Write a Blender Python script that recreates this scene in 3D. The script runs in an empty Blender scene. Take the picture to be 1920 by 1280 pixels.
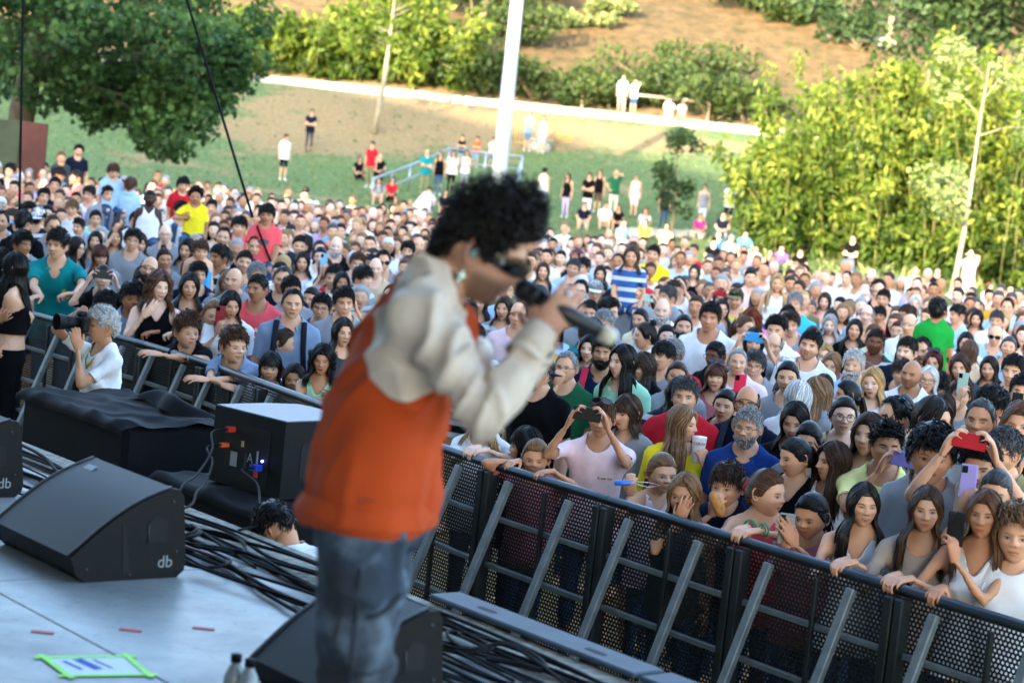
import bpy, math, random
import numpy as np
from mathutils import Vector, Matrix
from mathutils.bvhtree import BVHTree
R = math.radians
rnd = random.Random(7)
rng = np.random.default_rng(7)
scene = bpy.context.scene
COL = scene.collection
# ------------------------------------------------------------------ camera
F = 70.0 / 36.0 * 1920.0
CAM = np.array([0.0, 0.0, 2.85])
PITCH, ROLL = R(5.2), R(6.0)
_r0 = np.array([1.0, 0, 0]); _u0 = np.array([0, math.sin(PITCH), math.cos(PITCH)])
FWD = np.array([0, math.cos(PITCH), -math.sin(PITCH)])
CR = _r0 * math.cos(ROLL) + _u0 * math.sin(ROLL)
CU = _u0 * math.cos(ROLL) - _r0 * math.sin(ROLL)
cam_data = bpy.data.cameras.new('camera'); cam = bpy.data.objects.new('camera', cam_data); COL.objects.link(cam)
cam_data.lens = 70; cam_data.sensor_width = 36; cam_data.clip_end = 2000; cam_data.clip_start = 0.1
cam.matrix_world = Matrix(((CR[0], CU[0], -FWD[0], CAM[0]), (CR[1], CU[1], -FWD[1], CAM[1]), (CR[2], CU[2], -FWD[2], CAM[2]), (0, 0, 0, 1)))
cam_data.dof.use_dof = True; cam_data.dof.focus_distance = 11.2; cam_data.dof.aperture_fstop = 2.9; cam_data.dof.aperture_blades = 9
scene.camera = cam
# ------------------------------------------------------------------ sky and sun
SUN_EL = 13.0
SUN_DIR = np.array([0.36, 0.90, 0.0]); SUN_DIR /= np.linalg.norm(SUN_DIR)      # the way the light travels, on plan
world = bpy.data.worlds.new('World'); scene.world = world; world.use_nodes = True
wn = world.node_tree.nodes; wl = world.node_tree.links
sky = wn.new('ShaderNodeTexSky'); sky.sky_type = 'NISHITA'; sky.sun_disc = False
sky.sun_elevation = R(SUN_EL); sky.sun_rotation = math.atan2(-SUN_DIR[0], -SUN_DIR[1])
sky.air_density = 1.0; sky.dust_density = 1.5; sky.ozone_density = 1.5
wn['Background'].inputs['Strength'].default_value = 0.15
wl.new(sky.outputs[0], wn['Background'].inputs['Color'])
sun_data = bpy.data.lights.new('sun', 'SUN'); sun = bpy.data.objects.new('sun', sun_data); COL.objects.link(sun)
sun_data.energy = 2.0; sun_data.angle = R(0.6); sun_data.color = (1.0, 0.86, 0.66)
_sd = Vector((SUN_DIR[0] * math.cos(R(SUN_EL)), SUN_DIR[1] * math.cos(R(SUN_EL)), -math.sin(R(SUN_EL))))
sun.rotation_euler = _sd.to_track_quat('-Z', 'Y').to_euler()
scene.view_settings.view_transform = 'Standard'; scene.view_settings.look = 'None'
scene.view_settings.gamma = 1.0; scene.view_settings.use_curve_mapping = False
scene.view_settings.exposure = 3.3
scene.render.engine = 'CYCLES'
scene.cycles.max_bounces = 6; scene.cycles.diffuse_bounces = 3; scene.cycles.glossy_bounces = 2
scene.cycles.transparent_max_bounces = 8; scene.cycles.use_denoising = True
scene.cycles.caustics_reflective = False; scene.cycles.caustics_refractive = False
# ------------------------------------------------------------------ helpers: view rays to places on the ground
def ray(x, y):
 return CR * ((x - 960) / F) + CU * ((640 - y) / F) + FWD
def at_z(x, y, z):
 d = ray(x, y); return CAM + d * ((z - CAM[2]) / d[2])
def at_y(x, y, Y):
 d = ray(x, y); return CAM + d * (Y / d[1])
def project(p):
 q = np.asarray(p, float) - CAM; dz = q @ FWD
 return 960 + F * (q @ CR) / dz, 640 - F * (q @ CU) / dz, dz
def lin(h):
 if not isinstance(h, str): return tuple(h)
 h = h.lstrip('#'); c = [int(h[i:i + 2], 16) / 255 for i in (0, 2, 4)]
 return tuple(x / 12.92 if x <= 0.04045 else ((x + 0.055) / 1.055) ** 2.4 for x in c)
def nrm(v):
 v = np.asarray(v, float); return v / (np.linalg.norm(v) + 1e-12)
def sstep(a, b, x):
 t = np.clip((np.asarray(x, float) - a) / (b - a), 0, 1); return t * t * (3 - 2 * t)
class WaveNoise:
 """cheap smooth noise: a sum of sines"""
 def __init__(s, seed, freq, n=10, squash=(1, 1, 1)):
  g = np.random.default_rng(seed); k = g.normal(size=(n, 3)); k /= np.linalg.norm(k, axis=1)[:, None]
  s.k = k * freq * g.uniform(.6, 1.7, (n, 1)) * np.array(squash); s.p = g.uniform(0, 6.28, n); s.a = g.uniform(.5, 1, n); s.a /= np.sqrt((s.a ** 2).sum())
 def __call__(s, P):
  return np.sin(np.asarray(P) @ s.k.T + s.p) @ s.a
# ------------------------------------------------------------------ mesh builder
class MB:
 def __init__(s):
  s.V = []; s.Q = []; s.T = []; s.n = 0; s.at = {}
 def add(s, verts, quads=None, tris=None):
  verts = np.asarray(verts, float).reshape(-1, 3)
  s.V.append(verts)
  if quads is not None and len(quads): s.Q.append(np.asarray(quads, np.int64).reshape(-1, 4) + s.n)
  if tris is not None and len(tris): s.T.append(np.asarray(tris, np.int64).reshape(-1, 3) + s.n)
  k = s.n; s.n += len(verts); return k
 def arrays(s):
  V = np.concatenate(s.V) if s.V else np.zeros((0, 3))
  Q = np.concatenate(s.Q) if s.Q else np.zeros((0, 4), np.int64)
  T = np.concatenate(s.T) if s.T else np.zeros((0, 3), np.int64)
  return V, Q, T
 def box(s, c, size, ax=None):
  c = np.asarray(c, float); h = np.asarray(size, float) / 2
  A = np.eye(3) if ax is None else np.asarray(ax, float)
  v = np.array([[(-1, 1)[i & 1], (-1, 1)[i >> 1 & 1], (-1, 1)[i >> 2 & 1]] for i in range(8)]) * h
  s.add(v @ A + c, [[0, 2, 3, 1], [4, 5, 7, 6], [0, 1, 5, 4], [2, 6, 7, 3], [0, 4, 6, 2], [1, 3, 7, 5]])
  return s
 def bbox(s, c, size, bev, ax=None):
  """box with chamfered edges"""
  c = np.asarray(c, float); h = np.asarray(size, float) / 2; A = np.eye(3) if ax is None else np.asarray(ax, float)
  V = []; idx = {}
  for i in range(8):
   sg = np.array([(-1, 1)[i & 1], (-1, 1)[i >> 1 & 1], (-1, 1)[i >> 2 & 1]], float)
   for a in range(3):
    p = sg * (h - bev); p[a] = sg[a] * h[a]; idx[(i, a)] = len(V); V.append(p)
  Q = []; T = []
  for a in range(3):
   b1, b2 = [x for x in range(3) if x != a]
   for sd in (0, 1):
    cs = [i for i in range(8) if (i >> a & 1) == sd]
    o = sorted(cs, key=lambda i: math.atan2((i >> b2 & 1) - .5, (i >> b1 & 1) - .5))
    Q.append([idx[(i, a)] for i in o])
  for i in range(8):
   T.append([idx[(i, 0)], idx[(i, 1)], idx[(i, 2)]])
   for a in range(3):
    j = i | (1 << a)
    if j != i:
     b1, b2 = [x for x in range(3) if x != a]
     Q.append([idx[(i, b1)], idx[(j, b1)], idx[(j, b2)], idx[(i, b2)]])
  s.add(np.array(V) @ A + c, Q, T); return s
 def tube(s, path, rad, sides=8, cap=True, up=None, flat=1.0, closed=False):
  P = np.asarray(path, float); n = len(P)
  rad = np.broadcast_to(np.asarray(rad, float), (n,)) if np.ndim(rad) < 2 else np.asarray(rad, float)
  d = np.gradient(P, axis=0)
  if closed: d = np.roll(P, -1, 0) - np.roll(P, 1, 0)
  d /= np.linalg.norm(d, axis=1)[:, None] + 1e-12
  u = np.array(up if up is not None else ((0, 0, 1) if abs(d[0][2]) < .9 else (0, 1, 0)), float)
  a = np.arange(sides) * 2 * math.pi / sides; ca, sa = np.cos(a), np.sin(a)
  V = np.empty((n, sides, 3))
  for i in range(n):
   x = np.cross(u, d[i]); x /= np.linalg.norm(x) + 1e-12; u = np.cross(d[i], x)
   rx, ry = (rad[i], rad[i] * flat) if rad.ndim == 1 else rad[i]
   V[i] = P[i] + (ca[:, None] * x * rx + sa[:, None] * u * ry)
  m = n if closed else n - 1
  i = np.arange(m)[:, None]; j = np.arange(sides)[None]; jn = (j + 1) % sides; i2 = (i + 1) % n
  Q = np.stack([np.broadcast_to(i * sides + j, (m, sides)), np.broadcast_to(i * sides + jn, (m, sides)), i2 * sides + jn, i2 * sides + j], -1).reshape(-1, 4)
  T = []
  V = V.reshape(-1, 3)
  if cap and not closed:
   V = np.vstack([V, P[0], P[-1]]); b = n * sides
   T = [[(k + 1) % sides, k, b] for k in range(sides)] + [[(n - 1) * sides + k, (n - 1) * sides + (k + 1) % sides, b + 1] for k in range(sides)]
  s.add(V, Q, T); return s
 def ball(s, c, r, nu=12, nv=8, ax=None):
  th = np.linspace(0, math.pi, nv + 1)[1:-1]; ph = np.arange(nu) * 2 * math.pi / nu
  g = np.stack([np.outer(np.sin(th), np.cos(ph)), np.outer(np.sin(th), np.sin(ph)), np.outer(np.cos(th), np.ones(nu))], -1).reshape(-1, 3)
  V = np.vstack([g, [[0, 0, 1]], [[0, 0, -1]]]) * np.asarray(r, float)
  if ax is not None: V = V @ np.asarray(ax)
  m = nv - 1; i = np.arange(m - 1)[:, None]; j = np.arange(nu)[None]; jn = (j + 1) % nu
  Q = np.stack([np.broadcast_to(i * nu + j, (m - 1, nu)), (i + 1) * nu + j, (i + 1) * nu + jn, np.broadcast_to(i * nu + jn, (m - 1, nu))], -1).reshape(-1, 4)
  T = [[m * nu, k, (k + 1) % nu] for k in range(nu)] + [[m * nu + 1, (m - 1) * nu + (k + 1) % nu, (m - 1) * nu + k] for k in range(nu)]
  s.add(V + np.asarray(c, float), Q, T); return s
 def grid(s, G, wrap=False):
  G = np.asarray(G, float); n, m = G.shape[:2]; mm = m if wrap else m - 1
  i = np.arange(n - 1)[:, None]; j = np.arange(mm)[None]; jn = (j + 1) % m
  Q = np.stack([np.broadcast_to(i * m + j, (n - 1, mm)), np.broadcast_to(i * m + jn, (n - 1, mm)), (i + 1) * m + jn, (i + 1) * m + j], -1).reshape(-1, 4)
  return s.add(G.reshape(-1, 3), Q)
 def prism(s, poly, o, ux, uy, uz, depth):
  """polygon in the (ux,uy) plane pushed along uz; convex outline"""
  p = np.asarray(poly, float); n = len(p); o = np.asarray(o, float)
  a = o + p[:, :1] * np.asarray(ux, float) + p[:, 1:2] * np.asarray(uy, float); b = a + np.asarray(uz, float) * depth
  Q = [[i, (i + 1) % n, n + (i + 1) % n, n + i] for i in range(n)]
  T = [[0, i + 1, i] for i in range(1, n - 1)] + [[n, n + i, n + i + 1] for i in range(1, n - 1)]
  s.add(np.vstack([a, b]), Q, T); return s
 def obj(s, name, mat, parent=None, smooth=True, attrs=None, angle=None):
  return link(name, to_mesh(name, s.arrays(), mat, smooth, attrs, angle), parent)
def to_mesh(name, VQT, mat=None, smooth=True, attrs=None, angle=None):
 V, Q, T = VQT
 me = bpy.data.meshes.new(name)
 me.vertices.add(len(V)); me.vertices.foreach_set('co', np.ascontiguousarray(V, np.float32).ravel())
 nl = len(Q) * 4 + len(T) * 3; me.loops.add(nl); me.polygons.add(len(Q) + len(T))
 me.loops.foreach_set('vertex_index', np.concatenate([Q.ravel(), T.ravel()]).astype(np.int32))
 st = np.concatenate([np.arange(len(Q)) * 4, len(Q) * 4 + np.arange(len(T)) * 3]).astype(np.int32)
 me.polygons.foreach_set('loop_start', st)
 if mat is not None:
  for m_ in (mat if isinstance(mat, (list, tuple)) else [mat]): me.materials.append(m_)
 me.update(calc_edges=True); me.validate()
 me.polygons.foreach_set('use_smooth', np.full(len(me.polygons), bool(smooth)))
 if smooth and angle is not None:
  try: me.set_sharp_from_angle(angle=R(angle))
  except Exception: pass
 for k, a in (attrs or {}).items():
  a = np.asarray(a, np.float32)
  if a.ndim == 2:
   at = me.attributes.new(k, 'FLOAT_COLOR', 'POINT'); at.data.foreach_set('color', a.ravel())
  else:
   at = me.attributes.new(k, 'FLOAT', 'POINT'); at.data.foreach_set('value', a)
 return me
def link(name, me, parent=None):
 o = bpy.data.objects.new(name, me); COL.objects.link(o)
 if parent is not None: o.parent = parent
 return o
def empty(name, loc=(0, 0, 0), rz=0.0):
 o = bpy.data.objects.new(name, None); COL.objects.link(o); o.location = Vector(tuple(float(c) for c in loc)); o.rotation_euler = (0, 0, rz); o.empty_display_size = .1
 return o
def tag(o, label, cat, group=None, kind=None):
 o['label'] = label
 if cat: o['category'] = cat
 if group: o['group'] = group
 if kind: o['kind'] = kind
 return o
def copy_tree(o, parent=None):
 c = o.copy(); COL.objects.link(c); c.parent = parent
 for ch in o.children: copy_tree(ch, c)
 return c
def frame_axes(fwd):
 """rows x (right), y (fwd), z up for a horizontal forward"""
 f = nrm([fwd[0], fwd[1], 0]); return np.array([[f[1], -f[0], 0], f, [0, 0, 1.0]])
# ------------------------------------------------------------------ materials
MATS = {}
def nodes(name):
 m = bpy.data.materials.new(name); m.use_nodes = True; MATS[name] = m
 nt = m.node_tree; return m, nt, nt.nodes['Principled BSDF']
def nd(nt, t, **kw):
 n = nt.nodes.new(t)
 for k, v in kw.items(): setattr(n, k, v)
 return n
def ramp(nt, fac, stops):
 r = nd(nt, 'ShaderNodeValToRGB'); e = r.color_ramp.elements
 while len(e) < len(stops): e.new(.5)
 for q, (p, c) in zip(e, stops): q.position = p; q.color = (*c, 1)
 if fac is not None: nt.links.new(fac, r.inputs[0])
 return r.outputs[0]
def noise(nt, scale, detail=4, rough=.55, coord='Object', stretch=None):
 tc = nd(nt, 'ShaderNodeTexCoord'); n = nd(nt, 'ShaderNodeTexNoise'); n.inputs['Scale'].default_value = scale; n.inputs['Detail'].default_value = detail; n.inputs['Roughness'].default_value = rough
 v = tc.outputs[coord]
 if stretch is not None:
  mp = nd(nt, 'ShaderNodeMapping'); mp.inputs['Scale'].default_value = stretch; nt.links.new(v, mp.inputs[0]); v = mp.outputs[0]
 nt.links.new(v, n.inputs['Vector']); return n
def bump(nt, bsdf, height, strength=.3, dist=.01):
 b = nd(nt, 'ShaderNodeBump'); b.inputs['Strength'].default_value = strength; b.inputs['Distance'].default_value = dist
 nt.links.new(height, b.inputs['Height']); nt.links.new(b.outputs[0], bsdf.inputs['Normal'])
def mixc(nt, fac, a, b, mode='MIX'):
 m = nd(nt, 'ShaderNodeMix', data_type='RGBA', blend_type=mode)
 for s_, v in ((0, fac), (6, a), (7, b)):
  if isinstance(v, (int, float)): m.inputs[s_].default_value = v
  elif isinstance(v, tuple): m.inputs[s_].default_value = (*v, 1) if len(v) == 3 else v
  else: nt.links.new(v, m.inputs[s_])
 return m.outputs[2]
def simple(name, c, rough=.5, metal=0, var=.15, scale=8, bmp=0, bscale=60, spec=.5, coord='Object', bdist=.004):
 m, nt, b = nodes(name); c = lin(c)
 n = noise(nt, scale, coord=coord)
 col = ramp(nt, n.outputs[0], [(.3, tuple(x * (1 - var) for x in c)), (.7, tuple(min(1, x * (1 + var)) for x in c))])
 nt.links.new(col, b.inputs['Base Color']); b.inputs['Roughness'].default_value = rough; b.inputs['Metallic'].default_value = metal; b.inputs['Specular IOR Level'].default_value = spec
 if bmp:
  n2 = noise(nt, bscale, coord=coord); bump(nt, b, n2.outputs[0], bmp, bdist)
 return m
def objcolor(name, rough=.8, bmp=.2, bscale=300, var=.12, scale=12, spec=.3, sheen=0, stripes=None):
 """material that takes its colour from the object's own colour"""
 m, nt, b = nodes(name); oi = nd(nt, 'ShaderNodeObjectInfo'); n = noise(nt, scale, 5)
 f = ramp(nt, n.outputs[0], [(.3, (1 - var,) * 3), (.7, (1 + var,) * 3)])
 col = mixc(nt, 1.0, oi.outputs['Color'], f, 'MULTIPLY')
 if stripes:
  tc = nd(nt, 'ShaderNodeTexCoord'); sx = nd(nt, 'ShaderNodeSeparateXYZ'); nt.links.new(tc.outputs['Object'], sx.inputs[0])
  w = nd(nt, 'ShaderNodeMath', operation='SINE'); mu = nd(nt, 'ShaderNodeMath', operation='MULTIPLY'); mu.inputs[1].default_value = stripes
  nt.links.new(sx.outputs[2], mu.inputs[0]); nt.links.new(mu.outputs[0], w.inputs[0])
  st = ramp(nt, w.outputs[0], [(.25, (0, 0, 0)), (.4, (1, 1, 1))]); col = mixc(nt, st, col, (.55, .6, .62))
 nt.links.new(col, b.inputs['Base Color']); b.inputs['Roughness'].default_value = rough; b.inputs['Specular IOR Level'].default_value = spec
 if sheen: b.inputs['Sheen Weight'].default_value = sheen
 if bmp:
  n2 = noise(nt, bscale, 2); bump(nt, b, n2.outputs[0], bmp, .003)
 return m
# ------------------------------------------------------------------ stage frame: e runs along the stage edge, n points out to the crowd
E_ = np.array([.642, -.767, 0]); E_ /= np.linalg.norm(E_); N_ = np.array([-E_[1], E_[0], 0]); UP = np.array([0, 0, 1.0])
AX = np.array([E_, N_, UP])
def ab(a, b, z=0.0): return E_ * a + N_ * b + UP * z
SZ = 1.15; EDGE = 4.64
def at_b(x, y, b):
 d = ray(x, y); return CAM + d * ((b - CAM @ N_) / (d @ N_))
def barrier_b(a): return float(np.interp(a, [-22, -15, -13, -11, -9, -4, 4], [7.55, 7.55, 7.62, 7.36, 7.05, 6.92, 6.90]))
_prof = np.array([[-80, 0], [50, 0], [58, .10], [70, .75], [77, 1.4], [85, 2.9], [91, 4.6], [94, 5.25], [97.4, 5.3], [100, 6.1], [120, 14.0], [150, 27], [220, 52], [400, 90]])
def ground(X, Y):
 X = np.asarray(X, float); Y = np.asarray(Y, float)
 z = np.interp(Y, _prof[:, 0], _prof[:, 1])
 w = sstep(48, 62, Y) * (1 - sstep(91, 93.5, Y) * (1 - sstep(99, 104, Y)))
 return z + w * (.10 * np.sin(X * .55 + Y * .21) + .07 * np.sin(X * .23 - Y * .4 + 1))
def on_ground(x, y, near=20):
 d = ray(x, y); t = near
 for _ in range(4000):
  p = CAM + d * t
  if p[2] <= ground(p[0], p[1]): break
  t += .06
 return p
# ------------------------------------------------------------------ ground
def ground_material():
 m, nt, b = nodes('ground'); at = nd(nt, 'ShaderNodeAttribute', attribute_name='sand'); n = noise(nt, .42, 10, .72); n2 = noise(nt, 6, 6, .7); n3 = noise(nt, 40, 3)
 ad = nd(nt, 'ShaderNodeMath', operation='ADD'); mu = nd(nt, 'ShaderNodeMath', operation='MULTIPLY_ADD'); nt.links.new(n.outputs[0], mu.inputs[0]); mu.inputs[1].default_value = 1.9; mu.inputs[2].default_value = -.98
 nt.links.new(at.outputs['Fac'], ad.inputs[0]); nt.links.new(mu.outputs[0], ad.inputs[1])
 fac = ramp(nt, ad.outputs[0], [(.38, (0, 0, 0)), (.62, (1, 1, 1))])
 gr = ramp(nt, n2.outputs[0], [(.3, lin('#46582f')), (.55, lin('#67784a')), (.75, lin('#979c66'))]); sa = ramp(nt, n2.outputs[0], [(.3, lin('#7d6845')), (.6, lin('#9c8560')), (.8, lin('#b09a76'))])
 hl_ = nd(nt, 'ShaderNodeAttribute', attribute_name='hill'); n5 = noise(nt, 1.3, 8, .7); so = ramp(nt, n5.outputs[0], [(.32, lin('#40442a')), (.5, lin('#68553a')), (.7, lin('#7d6648'))])
 nt.links.new(mixc(nt, hl_.outputs['Fac'], mixc(nt, fac, gr, sa), so), b.inputs['Base Color']); b.inputs['Roughness'].default_value = .95; b.inputs['Specular IOR Level'].default_value = .1
 bump(nt, b, n3.outputs[0], .5, .05); return m
xs = np.unique(np.concatenate([np.linspace(-400, -45, 12), np.linspace(-45, 45, 91), np.linspace(45, 400, 12)])); ys = np.unique(np.concatenate([np.linspace(-120, 45, 24), np.linspace(45, 130, 120), np.linspace(130, 400, 24)]))
XX, YY = np.meshgrid(xs, ys); ZZ = ground(XX, YY)
sand = np.zeros_like(XX)
blob = lambda cx, cy, rx, ry: np.exp(-((XX - cx) / rx) ** 2 - ((YY - cy) / ry) ** 2)
sand = np.clip(1.1 * blob(-5, 90.5, 8.5, 4.2) + .85 * blob(-9, 84, 5, 3.4) + .55 * blob(-13, 76, 4, 3) + .6 * blob(1.5, 90, 5, 2.2) + .35 * blob(3, 80, 3, 2) + .55 * blob(-9, 70, 4, 2) + .5 * blob(6, 91, 7, 1.6), 0, 1) * .9 + .12
sand = np.where(YY > 96, .72, sand); sand = np.where(YY < 49, .75, sand)
gm = MB(); gm.grid(np.stack([XX, YY, ZZ], -1)); o = gm.obj('ground', ground_material(), attrs={'sand': sand.ravel(), 'hill': sstep(98.5, 101, YY).ravel()}); o['kind'] = 'structure'; o['label'] = 'grass and dry earth park ground rising to a hill'
M_CONC = simple('concrete', '#a8a59b', .9, var=.25, scale=5, bmp=.4, bscale=60); M_ROUGH = simple('rough_concrete', '#8f8b80', .95, var=.5, scale=26, bmp=.9, bscale=90, bdist=.01)
pm = MB(); px = np.linspace(-60, 60, 61); pm.grid(np.array([[(x, 94.3, 5.33) for x in px], [(x, 97.2, 5.33) for x in px]])); o = pm.obj('path', simple('path_gravel', '#b8a688', .95, var=.2, scale=3)); o['kind'] = 'structure'; o['label'] = 'pale level path crossing the hillside'
for i in range(18):
 k = MB(); k.bbox((-34 + i * 4.0, 93.95 + .0 * i, 5.22), (3.985, .5, .62), .03); q = k.obj('kerb_block', M_CONC if i else M_CONC, smooth=False); q['kind'] = 'structure'; q.parent = o
# ------------------------------------------------------------------ stage
M_FLOOR = None
def floor_material():
 m, nt, b = nodes('stage_floor'); n = noise(nt, 1.6, 7, .65); n2 = noise(nt, 24, 5, .7); n3 = noise(nt, 7, 6, .7, stretch=(1, 5, 1))
 c = ramp(nt, n.outputs[0], [(.3, lin('#666c6d')), (.55, lin('#868b8b')), (.75, lin('#999d9c'))]); sp = ramp(nt, n2.outputs[0], [(.30, (.55, .56, .56)), (.42, (1, 1, 1))]); sc = ramp(nt, n3.outputs[0], [(.3, (.8, .8, .8)), (.5, (1, 1, 1))])
 c = mixc(nt, 1.0, mixc(nt, 1.0, c, sp, 'MULTIPLY'), sc, 'MULTIPLY'); nt.links.new(c, b.inputs['Base Color']); b.inputs['Roughness'].default_value = .38; b.inputs['Specular IOR Level'].default_value = .5
 nt.links.new(ramp(nt, n.outputs[0], [(.3, (.5,) * 3), (.7, (.3,) * 3)]), b.inputs['Roughness']); bump(nt, b, n2.outputs[0], .08, .004); return m
st = MB(); st.box(ab(-4, (-7 + EDGE) / 2, SZ / 2 - .003), (24, EDGE + 7, SZ - .006), AX); stage = st.obj('stage', M_ROUGH, smooth=False); stage['kind'] = 'structure'; stage['label'] = 'concrete stage platform with pale floor boards'
M_FLOOR = floor_material(); PW, PD = 2.44, 1.21
for i in range(-5, 3):
 for j in range(-4, 4):
  a0 = -6.52 + i * PW; b0 = 3.105 + (j - 2) * PD if j < 3 else 3.105 + PD
  if j == 3: continue
  f = MB(); dep = PD; f.bbox(ab(a0 + PW / 2 + (PW / 2 if j % 2 else 0) - (PW / 2 if j % 2 else 0), b0 + dep / 2, SZ - .004), (PW - .007, dep - .007, .02), .003, AX); q = f.obj('floor_board', M_FLOOR, stage, smooth=False)
# unseen roof and back wall behind the camera, sized to shade stage and crowd
M_WALL = simple('shell_wall', '#8b8d90', .9, var=.1, scale=2)
sh = MB(); sh.box(ab(-3, -7.4, 4.7), (30, .5, 9.4), AX); bw = sh.obj('back_shade_wall', M_WALL, smooth=False); bw['kind'] = 'structure'; bw['label'] = 'unseen stage back wall sized to shade the crowd'
sh = MB(); sh.box(ab(-3, -1.9, 9.6), (30, 11.4, .35), AX); o = sh.obj('stage_shade_roof', M_WALL, smooth=False); o['kind'] = 'structure'; o['label'] = 'unseen stage roof slab sized to shade stage and crowd'
for a_, b_, w_, d_, h_, nm in ((-34, -30, 46, 14, 24.6, 'unseen tall block added behind the stage to shade crowd and slope'), (9, -20, 22, 10, 9.0, 'unseen low block added behind the stage for shade')):  # unseen blocks added behind the stage only to cast shade
 bl = MB(); bl.box(ab(a_, b_, h_ / 2), (w_, d_, h_), AX); root = empty('building', ab(a_, b_, 0)); w = bl.obj('wall', simple('shade_block_wall', '#a79f92', .9, var=.1, scale=1), root, smooth=False); w.matrix_parent_inverse = root.matrix_world.inverted(); w.location = -root.location
 rf = MB(); rf.box(ab(a_, b_, h_ + .2) , (w_ + .6, d_ + .6, .4), AX); r2 = rf.obj('roof', M_WALL, root, smooth=False); r2.location = -root.location; tag(root, nm, 'building')
# ------------------------------------------------------------------ crowd barrier
M_GALV = simple('galvanised_steel', '#6c7476', .55, .5, var=.22, scale=14, bmp=.15, bscale=70); M_DKST = simple('dark_steel', '#2a3032', .55, .6, var=.25, scale=9, bmp=.1); M_MESH = simple('perforated_steel', '#1d2123', .55, .5, var=.25, scale=6)
M_RAIL = simple('rail_steel', '#39424a', .32, .75, var=.25, scale=12)
BP = {}
def barrier_parts():
 W = .965; H = 1.11
 # perforated sheet: real round holes
 sp = .0235; r = .0073; mb = MB(); nx = int(W / sp); nz = int(H / (sp * .866)); hexa = np.arange(6) * math.pi / 3 + math.pi / 6
 V = []; Q = []; n = 0; cellw = sp / 2 * 1.0
 for jz in range(nz):
  for ix in range(nx - (jz % 2)):
   c = np.array([-W / 2 + sp * (ix + .5 + .5 * (jz % 2)), .03 + sp * .866 * (jz + .5)]); a = hexa
   outer = c + np.stack([np.cos(a), np.sin(a)], -1) * sp / math.sqrt(3); inner = c + np.stack([np.cos(a), np.sin(a)], -1) * r
   V += [(p[0], 0, p[1]) for p in outer] + [(p[0], 0, p[1]) for p in inner]
   Q += [[n + k, n + (k + 1) % 6, n + 6 + (k + 1) % 6, n + 6 + k] for k in range(6)]; n += 12
 mb.add(V, Q); BP['perforated_sheet'] = [to_mesh('perforated_sheet', mb.arrays(), M_MESH, False)]
 def one(f, mat, nm, smooth=False):
  q = MB(); f(q); return to_mesh(nm, q.arrays(), mat, smooth, angle=40 if smooth else None)
 BP['rail'] = [one(lambda q: q.tube([(-.498, 0, 1.15), (.498, 0, 1.15)], .027, 12), M_RAIL, 'rail', True)]
 BP['post'] = [one(lambda q, x=x: q.bbox((x, -.03, .56), (.05, .07, 1.12), .006), M_DKST, 'post') for x in (-.47, .47)]
 BP['cross_bar'] = [one(lambda q, z=z: q.bbox((0, -.02, z), (.888, .028, .03), .004), M_GALV, 'cross_bar') for z in (.06, .33, .60, .87)]
 BP['upright_bar'] = [one(lambda q: q.bbox((0.02, -.0365, .56), (.026, .024, 1.08), .004), M_DKST, 'upright_bar')]
 BP['brace'] = []
 for x in (-.27, .25):
  a = np.array([x, -.055, 1.10]); b = np.array([x, -.46, .05]); d = nrm(b - a); L = np.linalg.norm(b - a); ax = np.array([[1, 0, 0], d, np.cross([1, 0, 0], d)])
  def fb(q): q.bbox((a + b) / 2, (.05, L, .035), .005, ax); q.box((a + b) / 2 + ax[2] * .0185, (.012, L * .98, .004), ax)
  BP['brace'].append(one(fb, M_GALV, 'brace'))
 BP['foot_plate'] = [one(lambda q: q.bbox((0, -.26, .012), (.96, .56, .024), .005), M_DKST, 'foot_plate')]
barrier_parts()
def barrier(p0, p1, label):
 """a panel between two ground points; its braces stand on the stage side"""
 c = (p0 + p1) / 2; d = p1 - p0; r = empty('barrier_panel', c, math.atan2(d[1], d[0]))
 for nm, ms in BP.items():
  for me in ms: link(nm, me, r)
 tag(r, label, 'crowd barrier', 'steel crowd barrier panels along the pit'); return r
BARRIER_J = []
_a = -4.55 - 0.0
_pts = []
_a0 = -3.46; cur = ab(_a0, barrier_b(_a0)); _pts = [cur]
for i in range(15):
 a2 = cur @ E_ - 1.0
 for _ in range(6):
  nxt = ab(a2, barrier_b(a2)); a2 = (cur @ E_) - (cur @ E_ - a2) / np.linalg.norm(nxt - cur)
 cur = ab(a2, barrier_b(a2)); _pts.append(cur)
# ------------------------------------------------------------------ lamp pole, handrail, small structures on the slope
M_PAINT = simple('pole_paint', '#c5ccd0', .45, .3, var=.08); M_WOOD = simple('weathered_wood', '#a3917a', .9, var=.2, scale=3); M_YEL = simple('yellow_barrier_paint', '#c9a24a', .5, var=.15)
b0 = on_ground(935, 330); b0 = at_y(937, 318, 74.0); gz = float(ground(b0[0], 74.0)); root = empty('lamp_pole', (b0[0], 74, gz))
k = MB(); t = np.linspace(0, 1, 12); k.tube([(0, 0, 14 * q) for q in t], .30 - .12 * t, 16); k.obj('pole', M_PAINT, root)
k = MB(); k.bbox((0, 0, .06), (.8, .8, .12), .02); k.obj('base_plate', M_CONC, root, smooth=False); k = MB(); k.tube([(0, 0, 13.9), (-1.4, 0, 14.3)], .06, 8); k.bbox((-1.7, 0, 14.35), (.8, .35, .12), .03); k.obj('lamp_arm', M_PAINT, root); tag(root, 'tall pale grey tapered lamp pole standing on the grass slope', 'lamp pole')
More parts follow.
